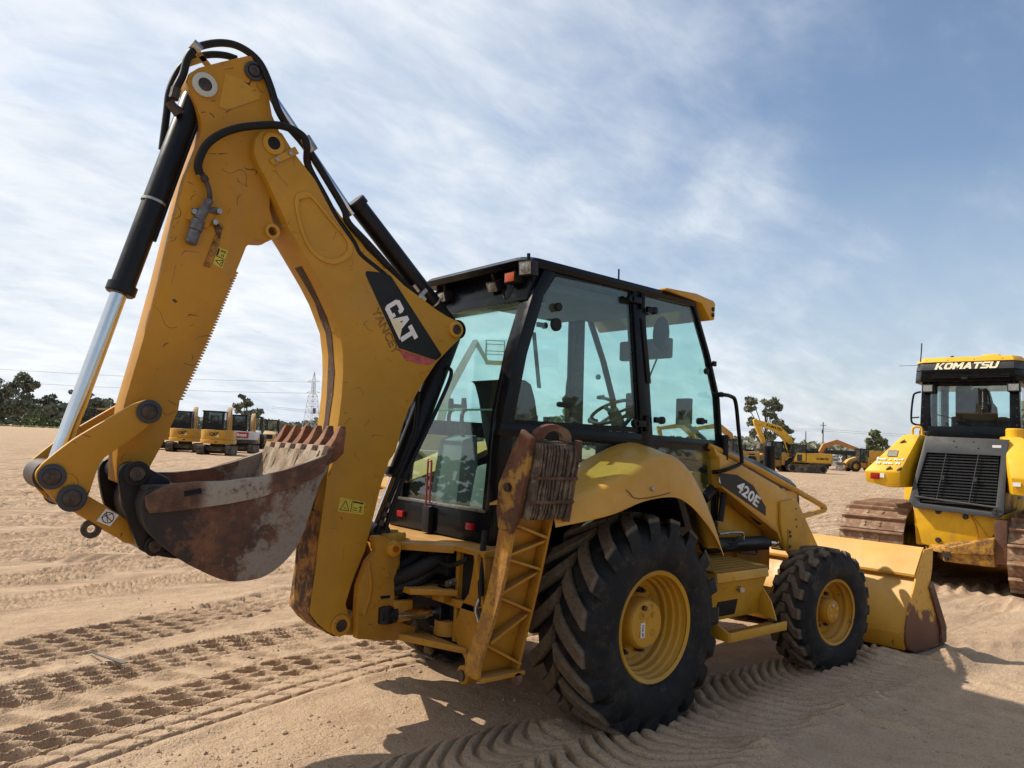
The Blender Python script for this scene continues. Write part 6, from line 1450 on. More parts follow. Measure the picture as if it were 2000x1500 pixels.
def wheel_loader(label, mat, loc, rz, group):
    r = thing('wheel_loader', label, 'wheel loader', (loc[0], loc[1], 0), rz, group)
    for x in (-1.55, 1.45):
        for s in (-1, 1):
            w = MB().lathe([(.42, -.24), (.62, -.27), (.74, -.22), (.78, -.1), (.78, .1), (.74, .22), (.62, .27), (.42, .24)], (x, s*1.05, .76), (0, 1, 0), 28, True).build('wheel', M_BGTYRE, r)
            MB().lathe([(.44, -.2), (.40, -.1), (.2, -.08), (0, -.1)], (x, s*1.05, .76), (0, -s, 0), 24) .xf(Matrix.Identity(4)).build('rim', mat, w)
            MB().lathe([(.44, .2), (.40, .1), (.2, .08), (0, .1)], (x, s*1.05, .76), (0, s, 0), 24).build('rim', mat, w)
    MB().hexa([(-3.0, -.9, .8), (-.5, -.9, .7), (-.5, .9, .7), (-3.0, .9, .8)], [(-3.05, -.85, 1.95), (-.5, -.85, 2.1), (-.5, .85, 2.1), (-3.05, .85, 1.95)]).build('engine_cover', mat, r, bevel=.1)
    MB().box(-3.07, -2.9, -.7, .7, .9, 1.8).box(-2.3, -1.5, .86, .875, 1.3, 1.8).box(-2.3, -1.5, -.875, -.86, 1.3, 1.8).build('grille', M_HOSE, r, bevel=.01)
    MB().box(-.6, 1.9, -.5, .5, .55, 1.3).build('front_frame', mat, r, bevel=.05)
    for s in (-1, 1): MB().prism([(-2.35, 1.35), (-2.1, 1.65), (-1.0, 1.65), (-.7, 1.3), (-.8, 1.25), (-1.1, 1.55), (-2.0, 1.55), (-2.25, 1.3)], s*.78, s*1.3).build('mudguard', mat, r)
    cab_box(r, -.7, .6, -.7, .7, 1.35, 3.15, M_BLK, .1, True, .12)
    arm(r, [(.9, 1.9, .18), (1.9, 1.5, .2), (2.9, .5, .15)], .9, 'lift_arm', mat)
    MB().prism([(2.9, .1), (3.9, .08), (3.9, .14), (3.1, .3), (2.95, .8), (3.2, 1.2), (3.05, 1.2), (2.8, .7)], -1.3, 1.3).build('bucket', M_BGTRK, r)
    return r

def roller(label, mat, low, loc, rz, group):
    r = thing('soil_roller', label, 'roller', (loc[0], loc[1], 0), rz, group)
    MB().cyl((1.6, -1.05, .75), (1.6, 1.05, .75), .75, 36).build('drum', M_BGTRK, r)
    MB().box(.5, 2.5, -1.2, -1.06, .45, .85).box(.5, 2.5, 1.06, 1.2, .45, .85).box(.5, .7, -1.2, 1.2, .45, .95).build('drum_frame', low, r, bevel=.02)
    for s in (-1, 1):
        w = MB().lathe([(.4, -.25), (.68, -.27), (.75, -.15), (.75, .15), (.68, .27), (.4, .25)], (-1.5, s*.85, .75), (0, 1, 0), 24, True).build('wheel', M_BGTYRE, r)
        MB().cyl((-1.5, s*.85-.12, .75), (-1.5, s*.85+.12, .75), .4, 20).build('rim', low, w)
    MB().hexa([(-2.9, -.85, .75), (-.8, -.85, .8), (-.8, .85, .8), (-2.9, .85, .75)], [(-2.75, -.7, 1.55), (-.8, -.8, 1.95), (-.8, .8, 1.95), (-2.75, .7, 1.55)]).build('engine_hood', mat, r, bevel=.12)
    MB().box(-2.95, -2.7, -.9, -.3, .55, 1.1).box(-2.95, -2.7, .3, .9, .55, 1.1).build('bumper', low, r, bevel=.02)
    MB().box(-2.95, -2.86, -.45, .45, .95, 1.45).build('grille', M_HOSE, r)
    cab_box(r, -.8, .6, -.75, .75, 1.3, 3.15, M_BLK, .15, False, .14)
    return r

def yard():
    G1 = 'compact machines parked along the far edge'; G2 = 'heavy machines parked across the yard'
    mini_excavator('yellow mini excavator with open cab and rear lettering beside the white and red one', M_BGY, M_BLK, 'CAT', M_DECAL, None, (14.4, 48.6), math.radians(62), False)
    mini_excavator('yellow mini excavator behind and left of the foremost one, rear lettering visible', M_BGY, M_BLK, 'CAT', M_DECAL, None, (14.0, 54.4), math.radians(66), False, None, 2.9)
    mini_excavator('yellow mini excavator half hidden behind the folded arm, its twin beside it', M_BGY, M_BLK, None, None, None, (13.2, 58.6), math.radians(70), False)
    mini_excavator('white mini excavator with red name panel and dark lower body beside the yellow one', M_BGW, M_BLK, 'Bobcat', M_WHITE, M_GRYP, (18.7, 55.6), math.radians(58), True, M_BGR, 2.7)
    roller('white hooded roller with black canopy and yellow bumpers', M_BGW, M_BGY, (26.4, 73.0), math.radians(62), G1)
    roller('beige hooded roller with black canopy frame right of the white one', M_BGT2, M_BGY, (33.5, 85.5), math.radians(60), G1)
    # scissor lift and telehandler behind the bucket teeth
    for i, (x, y, m, lab) in enumerate(((46.9, 110.4, M_BGR, 'red scissor lift with railed platform behind the bucket teeth'), (51.4, 115.6, M_BGO, 'orange scissor lift with railed platform close to the boom'))):
        r = thing('scissor_lift', lab, 'scissor lift', (x, y, 0), math.radians(50), G1)
        MB().box(-1.2, 1.2, -.6, .6, .25, .8).build('chassis', m, r, bevel=.04); MB().box(-1.3, 1.3, -.6, .6, 1.5, 1.65).build('platform', m, r)
        for z in (.95, 1.2): MB().bar((-1.1, 0, z-.12), (1.1, 0, z+.3), .9, .06).build('scissor_arm', m, r)
        mb = MB()
        for z in (2.1, 2.6):
            mb.box(-1.3, 1.3, -.6, -.55, z, z+.05).box(-1.3, 1.3, .55, .6, z, z+.05).box(-1.3, -1.25, -.6, .6, z, z+.05)
        for k in range(5):
            for y_ in (-.6, .55): mb.box(-1.3+.63*k, -1.25+.63*k, y_, y_+.05, 1.6, 2.65)
        mb.build('guard_rail', m, r)
        for xx in (-.85, .85):
            for yy in (-.55, .55): MB().cyl((xx, yy-.1, .3), (xx, yy+.1, .3), .3, 16).build('wheel', M_BGTYRE, r)
    r = thing('telehandler', 'blue machine with dark cab roof below the lattice pylon', 'telehandler', (61.7, 134.5, 0), math.radians(95), G1)
    MB().box(-2, 1.8, -.9, .9, .6, 1.4).build('body', M_BGB, r, bevel=.06); cab_box(r, -.6, .8, 0, .95, 1.3, 3.1, M_BLK, .1, True)
    arm(r, [(-1.8, 1.9, .2), (1.0, 2.1, .2), (2.6, 2.9, .15)], .4, 'boom', M_BGB, -.4)
    for x in (-1.4, 1.3):
        for s in (-1, 1): MB().cyl((x, s*.9-.2, .6), (x, s*.9+.2, .6), .6, 20).build('wheel', M_BGTYRE, r)
    # dark machines behind the linkage on the left
    for loc, lab in (((19.6, 117.6), 'black cabbed machine seen above the bucket linkage'), ((23.6, 124.6), 'wide black canopied machine with tan bonnet above the bucket linkage')):
        r = thing('skid_loader', lab, 'skid loader', (loc[0], loc[1], 0), math.radians(70), G1)
        w = 1.0 if loc[0] < 21 else 2.2
        MB().box(-1.6, 1.6, -w, w, .7, 2.2).build('body', M_GRYP, r, bevel=.08)
        cab_box(r, -1.0, 1.0, -w+.1, w-.1, 2.0, 3.9, M_BLK, .14, True)
        for s in (-1, 1): MB().box(-1.4, 1.4, s*(w-.16)-.12, s*(w-.16)+.12, 2.1, 3.2).build('side_screen', M_BLK, r)
        for x in (-1.0, 1.0):
            for s in (-1, 1): MB().cyl((x, s*w-.2, .7), (x, s*w+.2, .7), .7, 20).build('wheel', M_BGTYRE, r)
        if w > 2: MB().box(-1.9, .5, -1.6, 1.4, 3.95, 4.25).build('tan_cover', M_BGT, r, bevel=.05)
    # right-hand row
    L = math.radians(140)
    B1 = [(1.0, 1.7, .36), (1.6, 3.5, .42), (2.7, 4.6, .40), (5.1, 5.3, .24)]; S1 = [(5.4, 5.6, .18), (5.1, 5.1, .33), (4.3, 3.0, .2)]
    excavator('large yellow excavator with arched lettered boom raised in front of the leaning tree', M_KOMB, (74.2, 38.6), math.radians(143), G2, B1, S1, 'KOMATSU', True)
    B2 = [(1.0, 1.7, .34), (1.9, 4.3, .42), (3.6, 5.5, .38), (7.0, 4.9, .22)]; S2 = [(7.2, 5.2, .16), (6.9, 4.6, .30), (6.2, 2.0, .18)]
    excavator('dusty tan excavator behind the grab handle with low boom', M_BGT3, (89.0, 62.0), math.radians(150), G2, B2, S2)
    excavator('dusty tan excavator far behind the black exhaust stack', M_BGT3, (88.0, 55.0), math.radians(152), G2, B2, S2)
    excavator('orange excavator with low boom behind the arched boom', M_BGO, (103.0, 53.0), math.radians(-38), G2, [(1.0, 1.7, .34), (2.0, 3.5, .4), (3.8, 4.2, .34), (7.4, 3.1, .2)], [(7.5, 3.3, .15), (7.2, 2.9, .24), (6.6, 1.3, .15)])
    wheel_loader('yellow wheel loader with round-hubbed tyres beside the dozer tank', M_BGY, (102.5, 45.2), math.radians(143), G2)
    wheel_loader('dusty yellow wheel loader right of the exhaust stack, behind the excavator tracks', M_BGT3, (71.8, 40.6), math.radians(150), G2)
    wheel_loader('dusty yellow wheel loader left of the exhaust stack', M_BGT3, (66.0, 42.0), math.radians(165), G2)
    wheel_loader('dusty wheel loader seen through the black grab handle', M_BGT3, (66.0, 49.0), math.radians(150), G2)
    for loc, m, lab in (((112, 54), M_BGW, 'white pickup truck parked behind the yellow excavator body'), ((103, 53), M_BLK, 'black pickup truck parked left of the white one')):
        r = thing('pickup_truck', lab, 'pickup truck', (loc[0], loc[1], 0), math.radians(140), G2)
        MB().box(-2.7, 2.6, -.95, .95, .5, 1.15).build('body', m, r, bevel=.08)
        MB().hexa([(-.6, -.9, 1.15), (1.4, -.9, 1.15), (1.4, .9, 1.15), (-.6, .9, 1.15)], [(-.4, -.75, 1.85), (.8, -.75, 1.85), (.8, .75, 1.85), (-.4, .75, 1.85)]).build('cabin', m, r, bevel=.06)
        MB().box(-.35, .75, -.86, .86, 1.25, 1.7).build('window', M_BGGLASS, r)
        for x in (-1.7, 1.7):
            for s in (-1, 1): MB().cyl((x, s*.85-.12, .42), (x, s*.85+.12, .42), .42, 18).build('wheel', M_BGTYRE, r)
    r = thing('dump_trailer', 'long ochre dump trailer behind the wheel loader', 'trailer', (128, 52, 0), math.radians(130), G2)
    MB().hexa([(-5, -1.2, 1.2), (5, -1.2, 1.2), (5, 1.2, 1.2), (-5, 1.2, 1.2)], [(-5.4, -1.35, 3.3), (5, -1.35, 3.3), (5, 1.35, 3.3), (-5.4, 1.35, 3.3)]).build('hopper', M_BGY, r, bevel=.05)
    MB().box(-5, 6, -.5, .5, .9, 1.2).build('chassis', M_BLK, r)
    for x in (-3.6, -2.3, 3.5):
        for s in (-1, 1): MB().cyl((x, s-.2, .55), (x, s+.2, .55), .55, 18).build('wheel', M_BGTYRE, r)
    r = thing('flatbed_trailer', 'long dark flatbed trailer across the yard behind the excavator', 'trailer', (118, 62, 0), math.radians(137), G2)
    MB().box(-10, 9, -1.3, 1.3, 2.9, 3.15).build('deck', M_GRYP, r); MB().box(-9, 8, -.6, .6, 2.4, 2.9).build('chassis', M_GRYP, r)
    for x in (-8, -6.6, 6, 7.4):
        for s in (-1, 1): MB().cyl((x, s-.2, .6), (x, s+.2, .6), .6, 18).build('wheel', M_BGTYRE, r)
        MB().box(x-.1, x+.1, -.8, .8, .5, 2.5).build('bogie', M_BLK, r)
    # boom lift seen through the cab glass
    r = thing('boom_lift', 'pale telescopic boom lift raised beyond the cab, seen through its rear glass', 'boom lift', (18.9, 28.7, 0), math.radians(-40))
    MB().box(-1.4, 1.4, -1.1, 1.1, .5, 1.1).build('chassis', M_BGT, r, bevel=.05); MB().box(-1.3, 1.0, -.8, .8, 1.15, 2.1).build('turntable', M_BGT, r, bevel=.08)
    for x in (-1.0, 1.0):
        for s in (-1, 1): MB().cyl((x, s*1.0-.18, .5), (x, s*1.0+.18, .5), .5, 20).build('wheel', M_BGTYRE, r)
    arm(r, [(-.1, 1.6, .22), (.40, 4.2, .2), (1.75, 7.0, .16)], .34, 'boom', M_PALE); arm(r, [(1.7, 7.05, .12), (2.35, 6.0, .10)], .22, 'jib', M_PALE)
    mb = MB(); mb.box(2.3, 3.3, -.75, .75, 5.85, 5.93)
    for z in (6.4, 6.95): mb.box(2.3, 2.34, -.75, .75, z, z+.04).box(3.26, 3.3, -.75, .75, z, z+.04).box(2.3, 3.3, -.75, -.71, z, z+.04).box(2.3, 3.3, .71, .75, z, z+.04)
    for x in (2.3, 3.26):
        for y in (-.75, 0, .71): mb.box(x, x+.04, y, y+.04, 5.9, 7.0)
    mb.build('basket', M_PALE, r)

M_BGT2 = paint('beige_machine_paint', (.52, .36, .16), .5, wear=0, chips=.3, dust=.5)
M_BGT3 = paint('dusty_ochre_paint', (.50, .28, .06), .6, wear=0, chips=.7, dust=.6)
M_KOMB = paint('bright_excavator_paint', (.72, .42, .03), .42, wear=0, chips=.3, dust=.4)
M_PALE = simple('pale_lift_paint', (.55, .50, .40), .5)
yard()

# ------------------------------------------------------------------ trees, wood, pylons
def leaf_mat(name, a, b):
    n = NT(name); oi = n.N.new('ShaderNodeNewGeometry')
    c = n.mix(n.noise(.35, 3, .6), a, b); c = n.mix(oi.outputs['Random Per Island'], c, tuple(x*.75 for x in a))
    n.set('Base Color', c).set('Roughness', .7)
    n.b.inputs['Subsurface Weight'].default_value = 0
    return n.m
M_LEAF = leaf_mat('hazed_green_leaves', (.16, .18, .125), (.22, .235, .155))  # green lightened and greyed: distance haze is mixed into the leaf colour
M_LEAF2 = leaf_mat('mid_green_leaves', (.13, .165, .08), (.19, .22, .11))
M_BUSH = leaf_mat('light_green_leaves', (.11, .15, .045), (.17, .21, .07))
M_BARK = simple('grey_bark', (.10, .085, .07), .9, 0, 4, .4)
M_GRASSM = leaf_mat('dry_green_grass', (.20, .24, .07), (.30, .32, .12))
def leaves(mb, rnd, c, r, n, size):
    # small leaf clumps spread through an ellipsoid's outer volume
    for _ in range(n):
        while True:
            d = Vector((rnd.uniform(-1, 1), rnd.uniform(-1, 1), rnd.uniform(-1, 1)))
            if .25 < d.length < 1: break
        p = Vector(c)+Vector((d.x*r[0], d.y*r[1], d.z*r[2])); s = size*rnd.uniform(.5, 1.25)
        a = Vector((rnd.gauss(0, 1), rnd.gauss(0, 1), rnd.gauss(0, 1))).normalized(); b = a.orthogonal().normalized(); b = (b*math.cos(rnd.random()*6)+a.cross(b)*math.sin(rnd.random()*6))
        cc = a.cross(b)
        mb.add([p-b*s, p-cc*s*.6, p+b*s, p+cc*s*.6], [(0, 1, 2, 3)])
def tree(label, loc, h, blobs, seed, size, dens, mat, trunk=.3, bare=.3, group='trees along the skyline', lean=0.0, name='broadleaf_tree'):
    r = thing(name, label, 'tree', (loc[0], loc[1], 0), 0, group); rnd = random.Random(seed)
    t = MB(); top = V(lean*h, 0, h*.82)
    t.tube([(0, 0, -.3), (lean*h*.3+.2, .1, h*.3), (lean*h*.6, -.1, h*.6), top], trunk*.75, 7, 3)
    for (dx, dy, dz, rx, rz) in blobs:
        t.tube([(lean*dz*.4*h, 0, dz*h*.45), (dx*h*.6, dy*h*.6, dz*h*.8), (dx*h, dy*h, dz*h)], trunk*.32, 5, 2)
    t.build('trunk', M_BARK, r)
    mb = MB()
    for (dx, dy, dz, rx, rz) in blobs:
        R_ = rx*h
        for k in range(5):
            o = V(rnd.uniform(-.6, .6)*R_, rnd.uniform(-.6, .6)*R_, rnd.uniform(-.55, .55)*rz*h)
            leaves(mb, rnd, (dx*h+o.x, dy*h+o.y, dz*h+o.z), (R_*.55, R_*.55, rz*h*.5), int(dens*R_*R_*rz*h/ (R_*1.2)/size/size*1.6)+70, size)
    mb.build('crown', mat, r, ang=10)
    return r
def greenery():
    A = [(0, 0, .80, .20, .19), (-.16, .05, .62, .17, .15), (.17, -.05, .60, .18, .16), (.05, .1, .42, .20, .13), (-.1, -.1, .40, .18, .12), (.15, .0, .30, .15, .1)]
    Bq = [(0, 0, .86, .13, .12), (.13, .0, .70, .15, .13), (-.12, .05, .66, .15, .14), (.0, .0, .5, .2, .14), (.1, -.1, .34, .18, .12), (-.12, .0, .30, .16, .12)]
    tree('tall dark broadleaf tree at the left edge of the picture', (27.5, 328), 20.5, A, 1, .62, 1.0, M_LEAF)
    tree('tall dark broadleaf tree with the highest crown left of the pine', (36.5, 322), 21.5, Bq, 2, .62, 1.0, M_LEAF)
    tree('bushy dark tree standing between the tallest tree and the pine', (48, 345), 14.5, A, 3, .62, 1.0, M_LEAF)
    P_ = [(0, 0, .93, .16, .05), (-.16, .05, .84, .12, .045), (.15, 0, .80, .14, .05), (.24, 0, .66, .16, .07), (-.1, 0, .52, .2, .1), (.12, 0, .42, .24, .12)]
    tree('umbrella-crowned pine with bare upper trunk beside the chrome rod', (56.5, 330), 16.8, P_, 4, .55, 1.1, M_LEAF, .35, name='pine_tree')
    tree('dark tree half hidden behind the chrome rod', (64, 335), 12.8, A, 5, .6, 1.0, M_LEAF)
    tree('pointed dark tree right of the chrome rod', (82, 400), 15.5, Bq, 6, .65, 1.0, M_LEAF)
    tree('feathery paired tree above the black cabs', (94, 402), 17.0, Bq, 7, .65, .8, M_LEAF2)
    tree('lone rounded tree above the white roller', (88.5, 240), 14.0, [(0, 0, .80, .16, .14), (-.2, 0, .66, .14, .12), (.2, 0, .58, .18, .13), (.05, 0, .5, .24, .14), (-.12, .0, .92, .08, .07)], 8, .5, .8, M_LEAF)
    # leaning half-bare tree behind the excavator boom
    LT = [(-.16, .12, .90, .12, .06), (-.20, .15, .78, .09, .05), (-.15, .11, .60, .08, .07), (-.13, .1, .42, .07, .07), (.05, -.05, .90, .12, .09), (.13, -.1, .84, .10, .09), (.06, -.05, .72, .13, .1), (.14, -.12, .58, .13, .08), (.22, -.18, .48, .12, .07), (.05, -.04, .40, .10, .08), (.26, -.2, .36, .10, .06)]
    tree('gaunt two-stemmed tree with ragged clumps behind the raised excavator boom', (156.5, 93), 16.0, LT, 9, .46, .62, M_LEAF, .34)
    tree('round dense tree beyond the wheel loader, left of the dozer', (268, 117), 13.0, A, 10, .55, 1.0, M_LEAF2)
    tree('leafy tree behind the cab, seen through the windscreen glass', (96, 98), 9.5, Bq, 12, .34, .55, M_LEAF2)
    tree('leafy tree beyond the dozer cab, seen through its rear glass', (190, 28), 10.5, Bq, 13, .4, .7, M_LEAF2)
    for i, (x, y, h, lab) in enumerate(((39, 310, 6.0, 'rounded green bush leftmost under the trees'), (53, 306, 4.6, 'low green bush between two rounder ones under the trees'), (62, 303, 8.0, 'tall round light green bush beside the chrome rod'), (47, 316, 4.0, 'small dark bush under the pine'))):
        r = thing('shrub', lab, 'bush', (x, y, 0), 0, 'bushes at the field edge'); rnd = random.Random(20+i); mb = MB()
        for k in range(6): leaves(mb, rnd, (rnd.uniform(-.5, .5)*h, rnd.uniform(-.3, .3)*h, h*rnd.uniform(.25, .62)), (h*.45, h*.45, h*.36), 90, .42)
        mb.build('foliage', M_BUSH, r, ang=10); MB().tube([(0, 0, -.2), (.1, 0, h*.3), (.2, .1, h*.55)], .12, 6, 2).build('stem', M_BARK, r)
    # far woods read as one mass
    rnd = random.Random(77); mb = MB()
    def band(az0, az1, D0, D1, h0, h1, n, size):
        for _ in range(n):
            a = math.radians(rnd.uniform(az0, az1)); D_ = rnd.uniform(D0, D1)
            hh = h0+(h1-h0)*(.5+.5*math.sin(a*47)*math.sin(a*23+1))*rnd.uniform(.75, 1.05)
            p = V(CAM.x+D_*math.cos(a), CAM.y+D_*math.sin(a), hh*rnd.random()**.6)
            s = size*rnd.uniform(.6, 1.3); x = V(-math.sin(a), math.cos(a), 0); d = Vector((rnd.gauss(0, .5), rnd.gauss(0, .5), rnd.gauss(0, .5)))
            b = (x+d).normalized(); c = (V(0, 0, 1)+d*.6).normalized()
            mb.add([p-b*s, p-c*s*.7, p+b*s, p+c*s*.7], [(0, 1, 2, 3)])
    band(78, 104, 345, 375, 8, 13, 9000, 1.1)
    band(52, 78, 480, 540, 7, 13, 5200, 1.8)
    band(20, 52, 520, 600, 8, 15, 3000, 1.8)
    band(8, 20, 420, 520, 7, 12, 1200, 1.6)
    tag(mb.build('far_woods', M_LEAF, None, ang=10), 'low dark wood along the horizon', 'woods', None, 'stuff')
    mb = MB()
    band(104, 368, 150, 172, 8, 13, 7000, 1.5)
    tag(mb.build('woods_behind', M_LEAF, None, ang=10), 'dark wood around the yard mirrored in the cab glass', 'woods', None, 'stuff')
    rnd = random.Random(5); mb = MB()
    for _ in range(1500):
        x = rnd.uniform(15, 68); y = 296+rnd.gauss(0, 5)-.06*x; h = rnd.uniform(.25, .6); a = rnd.random()*3
        mb.add([(x-.5*math.cos(a), y-.5*math.sin(a), 0), (x+.5*math.cos(a), y+.5*math.sin(a), 0), (x+.3, y, h)], [(0, 1, 2)])
    tag(mb.build('field_grass', M_GRASSM, None), 'pale green grass strip under the trees', 'grass', None, 'stuff')

def pylons():
    M_G = simple('galvanised_steel', (.52, .54, .56), .7, 0, 3, .2)
    p = thing('lattice_pylon', 'grey lattice power pylon rising beside the yellow boom', 'pylon', (175.5, 376, 0), math.radians(25)); mb = MB(); H = 36
    w = lambda z: 3.6-2.9*(z/H) if z < 24 else .70
    zs = [0, 5, 9.5, 13.5, 17, 20, 22.5, 24.5, 26.5, 28.5, 30.5]
    for z0, z1 in zip(zs, zs[1:]):
        for sx, sy in ((1, 1), (1, -1), (-1, -1), (-1, 1)): mb.bar((sx*w(z0), sy*w(z0), z0), (sx*w(z1), sy*w(z1), z1), .17, .17, (1, 0, 0))
        for a, b in (((1, 1), (1, -1)), ((1, -1), (-1, -1)), ((-1, -1), (-1, 1)), ((-1, 1), (1, 1))):
            mb.bar((a[0]*w(z0), a[1]*w(z0), z0), (b[0]*w(z1), b[1]*w(z1), z1), .09, .09, (.3, .2, 1)); mb.bar((b[0]*w(z0), b[1]*w(z0), z0), (a[0]*w(z1), a[1]*w(z1), z1), .09, .09, (.3, .2, 1))
            mb.bar((a[0]*w(z1), a[1]*w(z1), z1), (b[0]*w(z1), b[1]*w(z1), z1), .14, .14)
    for s in (1, -1):
        for t in (1, -1): mb.bar((s*.7, t*.7, 30.5), (0, 0, H), .2, .2, (1, .3, 0))
    mb.build('lattice_tower', M_G, p)
    for z, L_ in ((30.5, 4.2), (24.5, 4.6)):
        m2 = MB()
        for s in (1, -1):
            m2.bar((0, s*.7, z), (0, s*L_, z), .22, .22); m2.bar((0, s*.7, z+1.3), (0, s*L_, z), .16, .16, (1, 0, 0)); m2.bar((.5, s*.7, z), (0, s*L_, z), .14, .14)
        m2.build('cross_arm', M_G, p)
    MB().box(-.3, .9, -1.8, -.7, 13.2, 16.2).build('equipment_box', M_GRYP, p)
    def wire(name, label, pts, r=.05, n=24):
        mb = MB()
        for a, b in zip(pts, pts[1:]):
            a, b = Vector(a), Vector(b); sag = (b-a).length*.012
            mb.tube([a.lerp(b, i/n)-V(0, 0, sag*4*(i/n)*(1-i/n)) for i in range(n+1)], r, 4, 0, False)
        tag(mb.build(name, M_HOSE, None), label, 'power line', 'overhead power lines')
    for dz, lab in ((24.3, 'lower of two thin power lines running left from the pylon'), (30.3, 'upper of two thin power lines running left from the pylon')):
        wire('power_line', lab, [(175.5, 378, dz), (-60, 470, dz-1.5)], .07)
    q = thing('utility_pole', 'wooden utility pole with cross arm beyond the excavators', 'utility pole', (227.4, 115.4, 0), math.radians(60), 'utility poles across the road')
    MB().cyl((0, 0, -.5), (0, 0, 13.2), .22, 10, .16).build('pole', M_BARK, q); MB().bar((0, -1.1, 12.2), (0, 1.1, 12.2), .14, .16).build('cross_arm', M_BARK, q); MB().cyl((.3, 0, 9.6), (.3, 0, 10.8), .28, 10).build('transformer', M_GRYP, q)
    q = thing('utility_pole', 'shorter distant utility pole left of the taller one', 'utility pole', (262, 140, 0), math.radians(60), 'utility poles across the road')
    MB().cyl((0, 0, -.5), (0, 0, 11.4), .22, 10, .16).build('pole', M_BARK, q)
    dx, dy = -150, 130
    for z, lab in ((11.0, 'highest of the power lines strung right across the yard skyline'), (6.2, 'lowest of the power lines strung right across the yard skyline'), (10.4, 'middle power line strung across the yard skyline')):
        wire('power_line', lab, [(227.4-120, 115.4+150, z+.4), (227.4, 115.4, z), (227.4+60, 115.4-110, z+.2)], .035)
greenery(); pylons()
# ------------------------------------------------------------------ sand ground with tyre tracks pressed into it
def vnoise(x, y, seed=0):
    xi = np.floor(x).astype(np.int64); yi = np.floor(y).astype(np.int64); fx = x-xi; fy = y-yi
    fx = fx*fx*(3-2*fx); fy = fy*fy*(3-2*fy)
    def h(a, b):
        n = (a*374761393+b*668265263+seed*982451653) & 0x7fffffff
        n = ((n ^ (n >> 13))*1274126177) & 0x7fffffff
        return ((n ^ (n >> 16)) & 0xffff)/65535.0
    return (h(xi, yi)*(1-fx)+h(xi+1, yi)*fx)*(1-fy)+(h(xi, yi+1)*(1-fx)+h(xi+1, yi+1)*fx)*fy
def fbm(x, y, o=4, seed=0):
    s = 0; a = .5
    for i in range(o): s = s+a*vnoise(x*2**i, y*2**i, seed+i); a *= .5
    return s
def sst(a, b, v):
    t = np.clip((v-a)/(b-a), 0, 1); return t*t*(3-2*t)
def along(px, py, line):
    P = np.array([tuple(v)[:2] for v in catmull([V(a, b, 0) for a, b in line], 14)]); seg = np.r_[0, np.cumsum(np.hypot(*(P[1:]-P[:-1]).T))]
    s = np.zeros(len(px)); t = np.full(len(px), 9e9)
    for i in range(len(P)-1):
        d = P[i+1]-P[i]; l = np.hypot(*d); d = d/l
        u = (px-P[i, 0])*d[0]+(py-P[i, 1])*d[1]; w = -(px-P[i, 0])*d[1]+(py-P[i, 1])*d[0]
        uc = np.clip(u, 0, l); dist = np.hypot(u-uc, w); sel = dist < np.abs(t)
        s = np.where(sel, seg[i]+uc, s); t = np.where(sel, np.where(w >= 0, dist, -dist), t)
    return s, t, seg[-1]
def bricks(s, t, ps, pt, depth, wall=.16, shear=.6, line=False):
    # rows of lug prints set across the track, deep against their far wall, alternate rows staggered
    s = s+shear*t; r = np.floor(t/pt); ft = t/pt-r; fs = s/ps+.5*(r % 2); fs = fs-np.floor(fs)
    j = .35+.9*vnoise(np.floor(s/ps+.5*(r % 2))*1.7, r*3.1, 17)
    e = sst(0, wall, ft)*sst(0, wall, 1-ft)*sst(0, .22, fs)*sst(0, .10, 1-fs)
    if line: return -depth*(1-e)*j+.4*depth
    cr = (fbm(s*26, t*26, 2, 19)-.38)*.020*(1-e)+(vnoise(s*60, t*60, 23)-.5)*.006
    return (-depth*e*(.5+.5*fs)*np.minimum(j, 1.1)+.25*depth*(1-e)+cr)*(.72+.42*sst(.2, .45, vnoise(s*1.7, t*2.6, 37)))
def track_block(s, t, L_, w):
    h = np.zeros_like(s); j = (vnoise(s*3, t*3, 5)-.5)*.015; t = t+j
    a = t+w/2
    big = bricks(s, a-.32, .205, .135, .058); hexa = bricks(s, a, .19, .15, .050, .16, .75, True)
    f = np.mod((s+.25*(a-.75))/.34, 1); lug = -.040*sst(.1, .75, f)*sst(0, .06, 1-f)*sst(.0, .08, a-.77)*sst(0, .10, 1.05-a)
    small = bricks(s, a-1.06, .18, .11, .052)
    h = np.where((a > 0) & (a < .31), hexa, h); h = np.where((a >= .31) & (a < .76), big, h); h = np.where((a >= .76) & (a < 1.05), lug, h); h = np.where((a >= 1.05) & (a < w), small, h)
    return h*(.75+.5*vnoise(s*1.1, t*1.3, 9))
M_CLOD = simple('sand_clod', (.44, .31, .20), .95, 0, 30, .35)
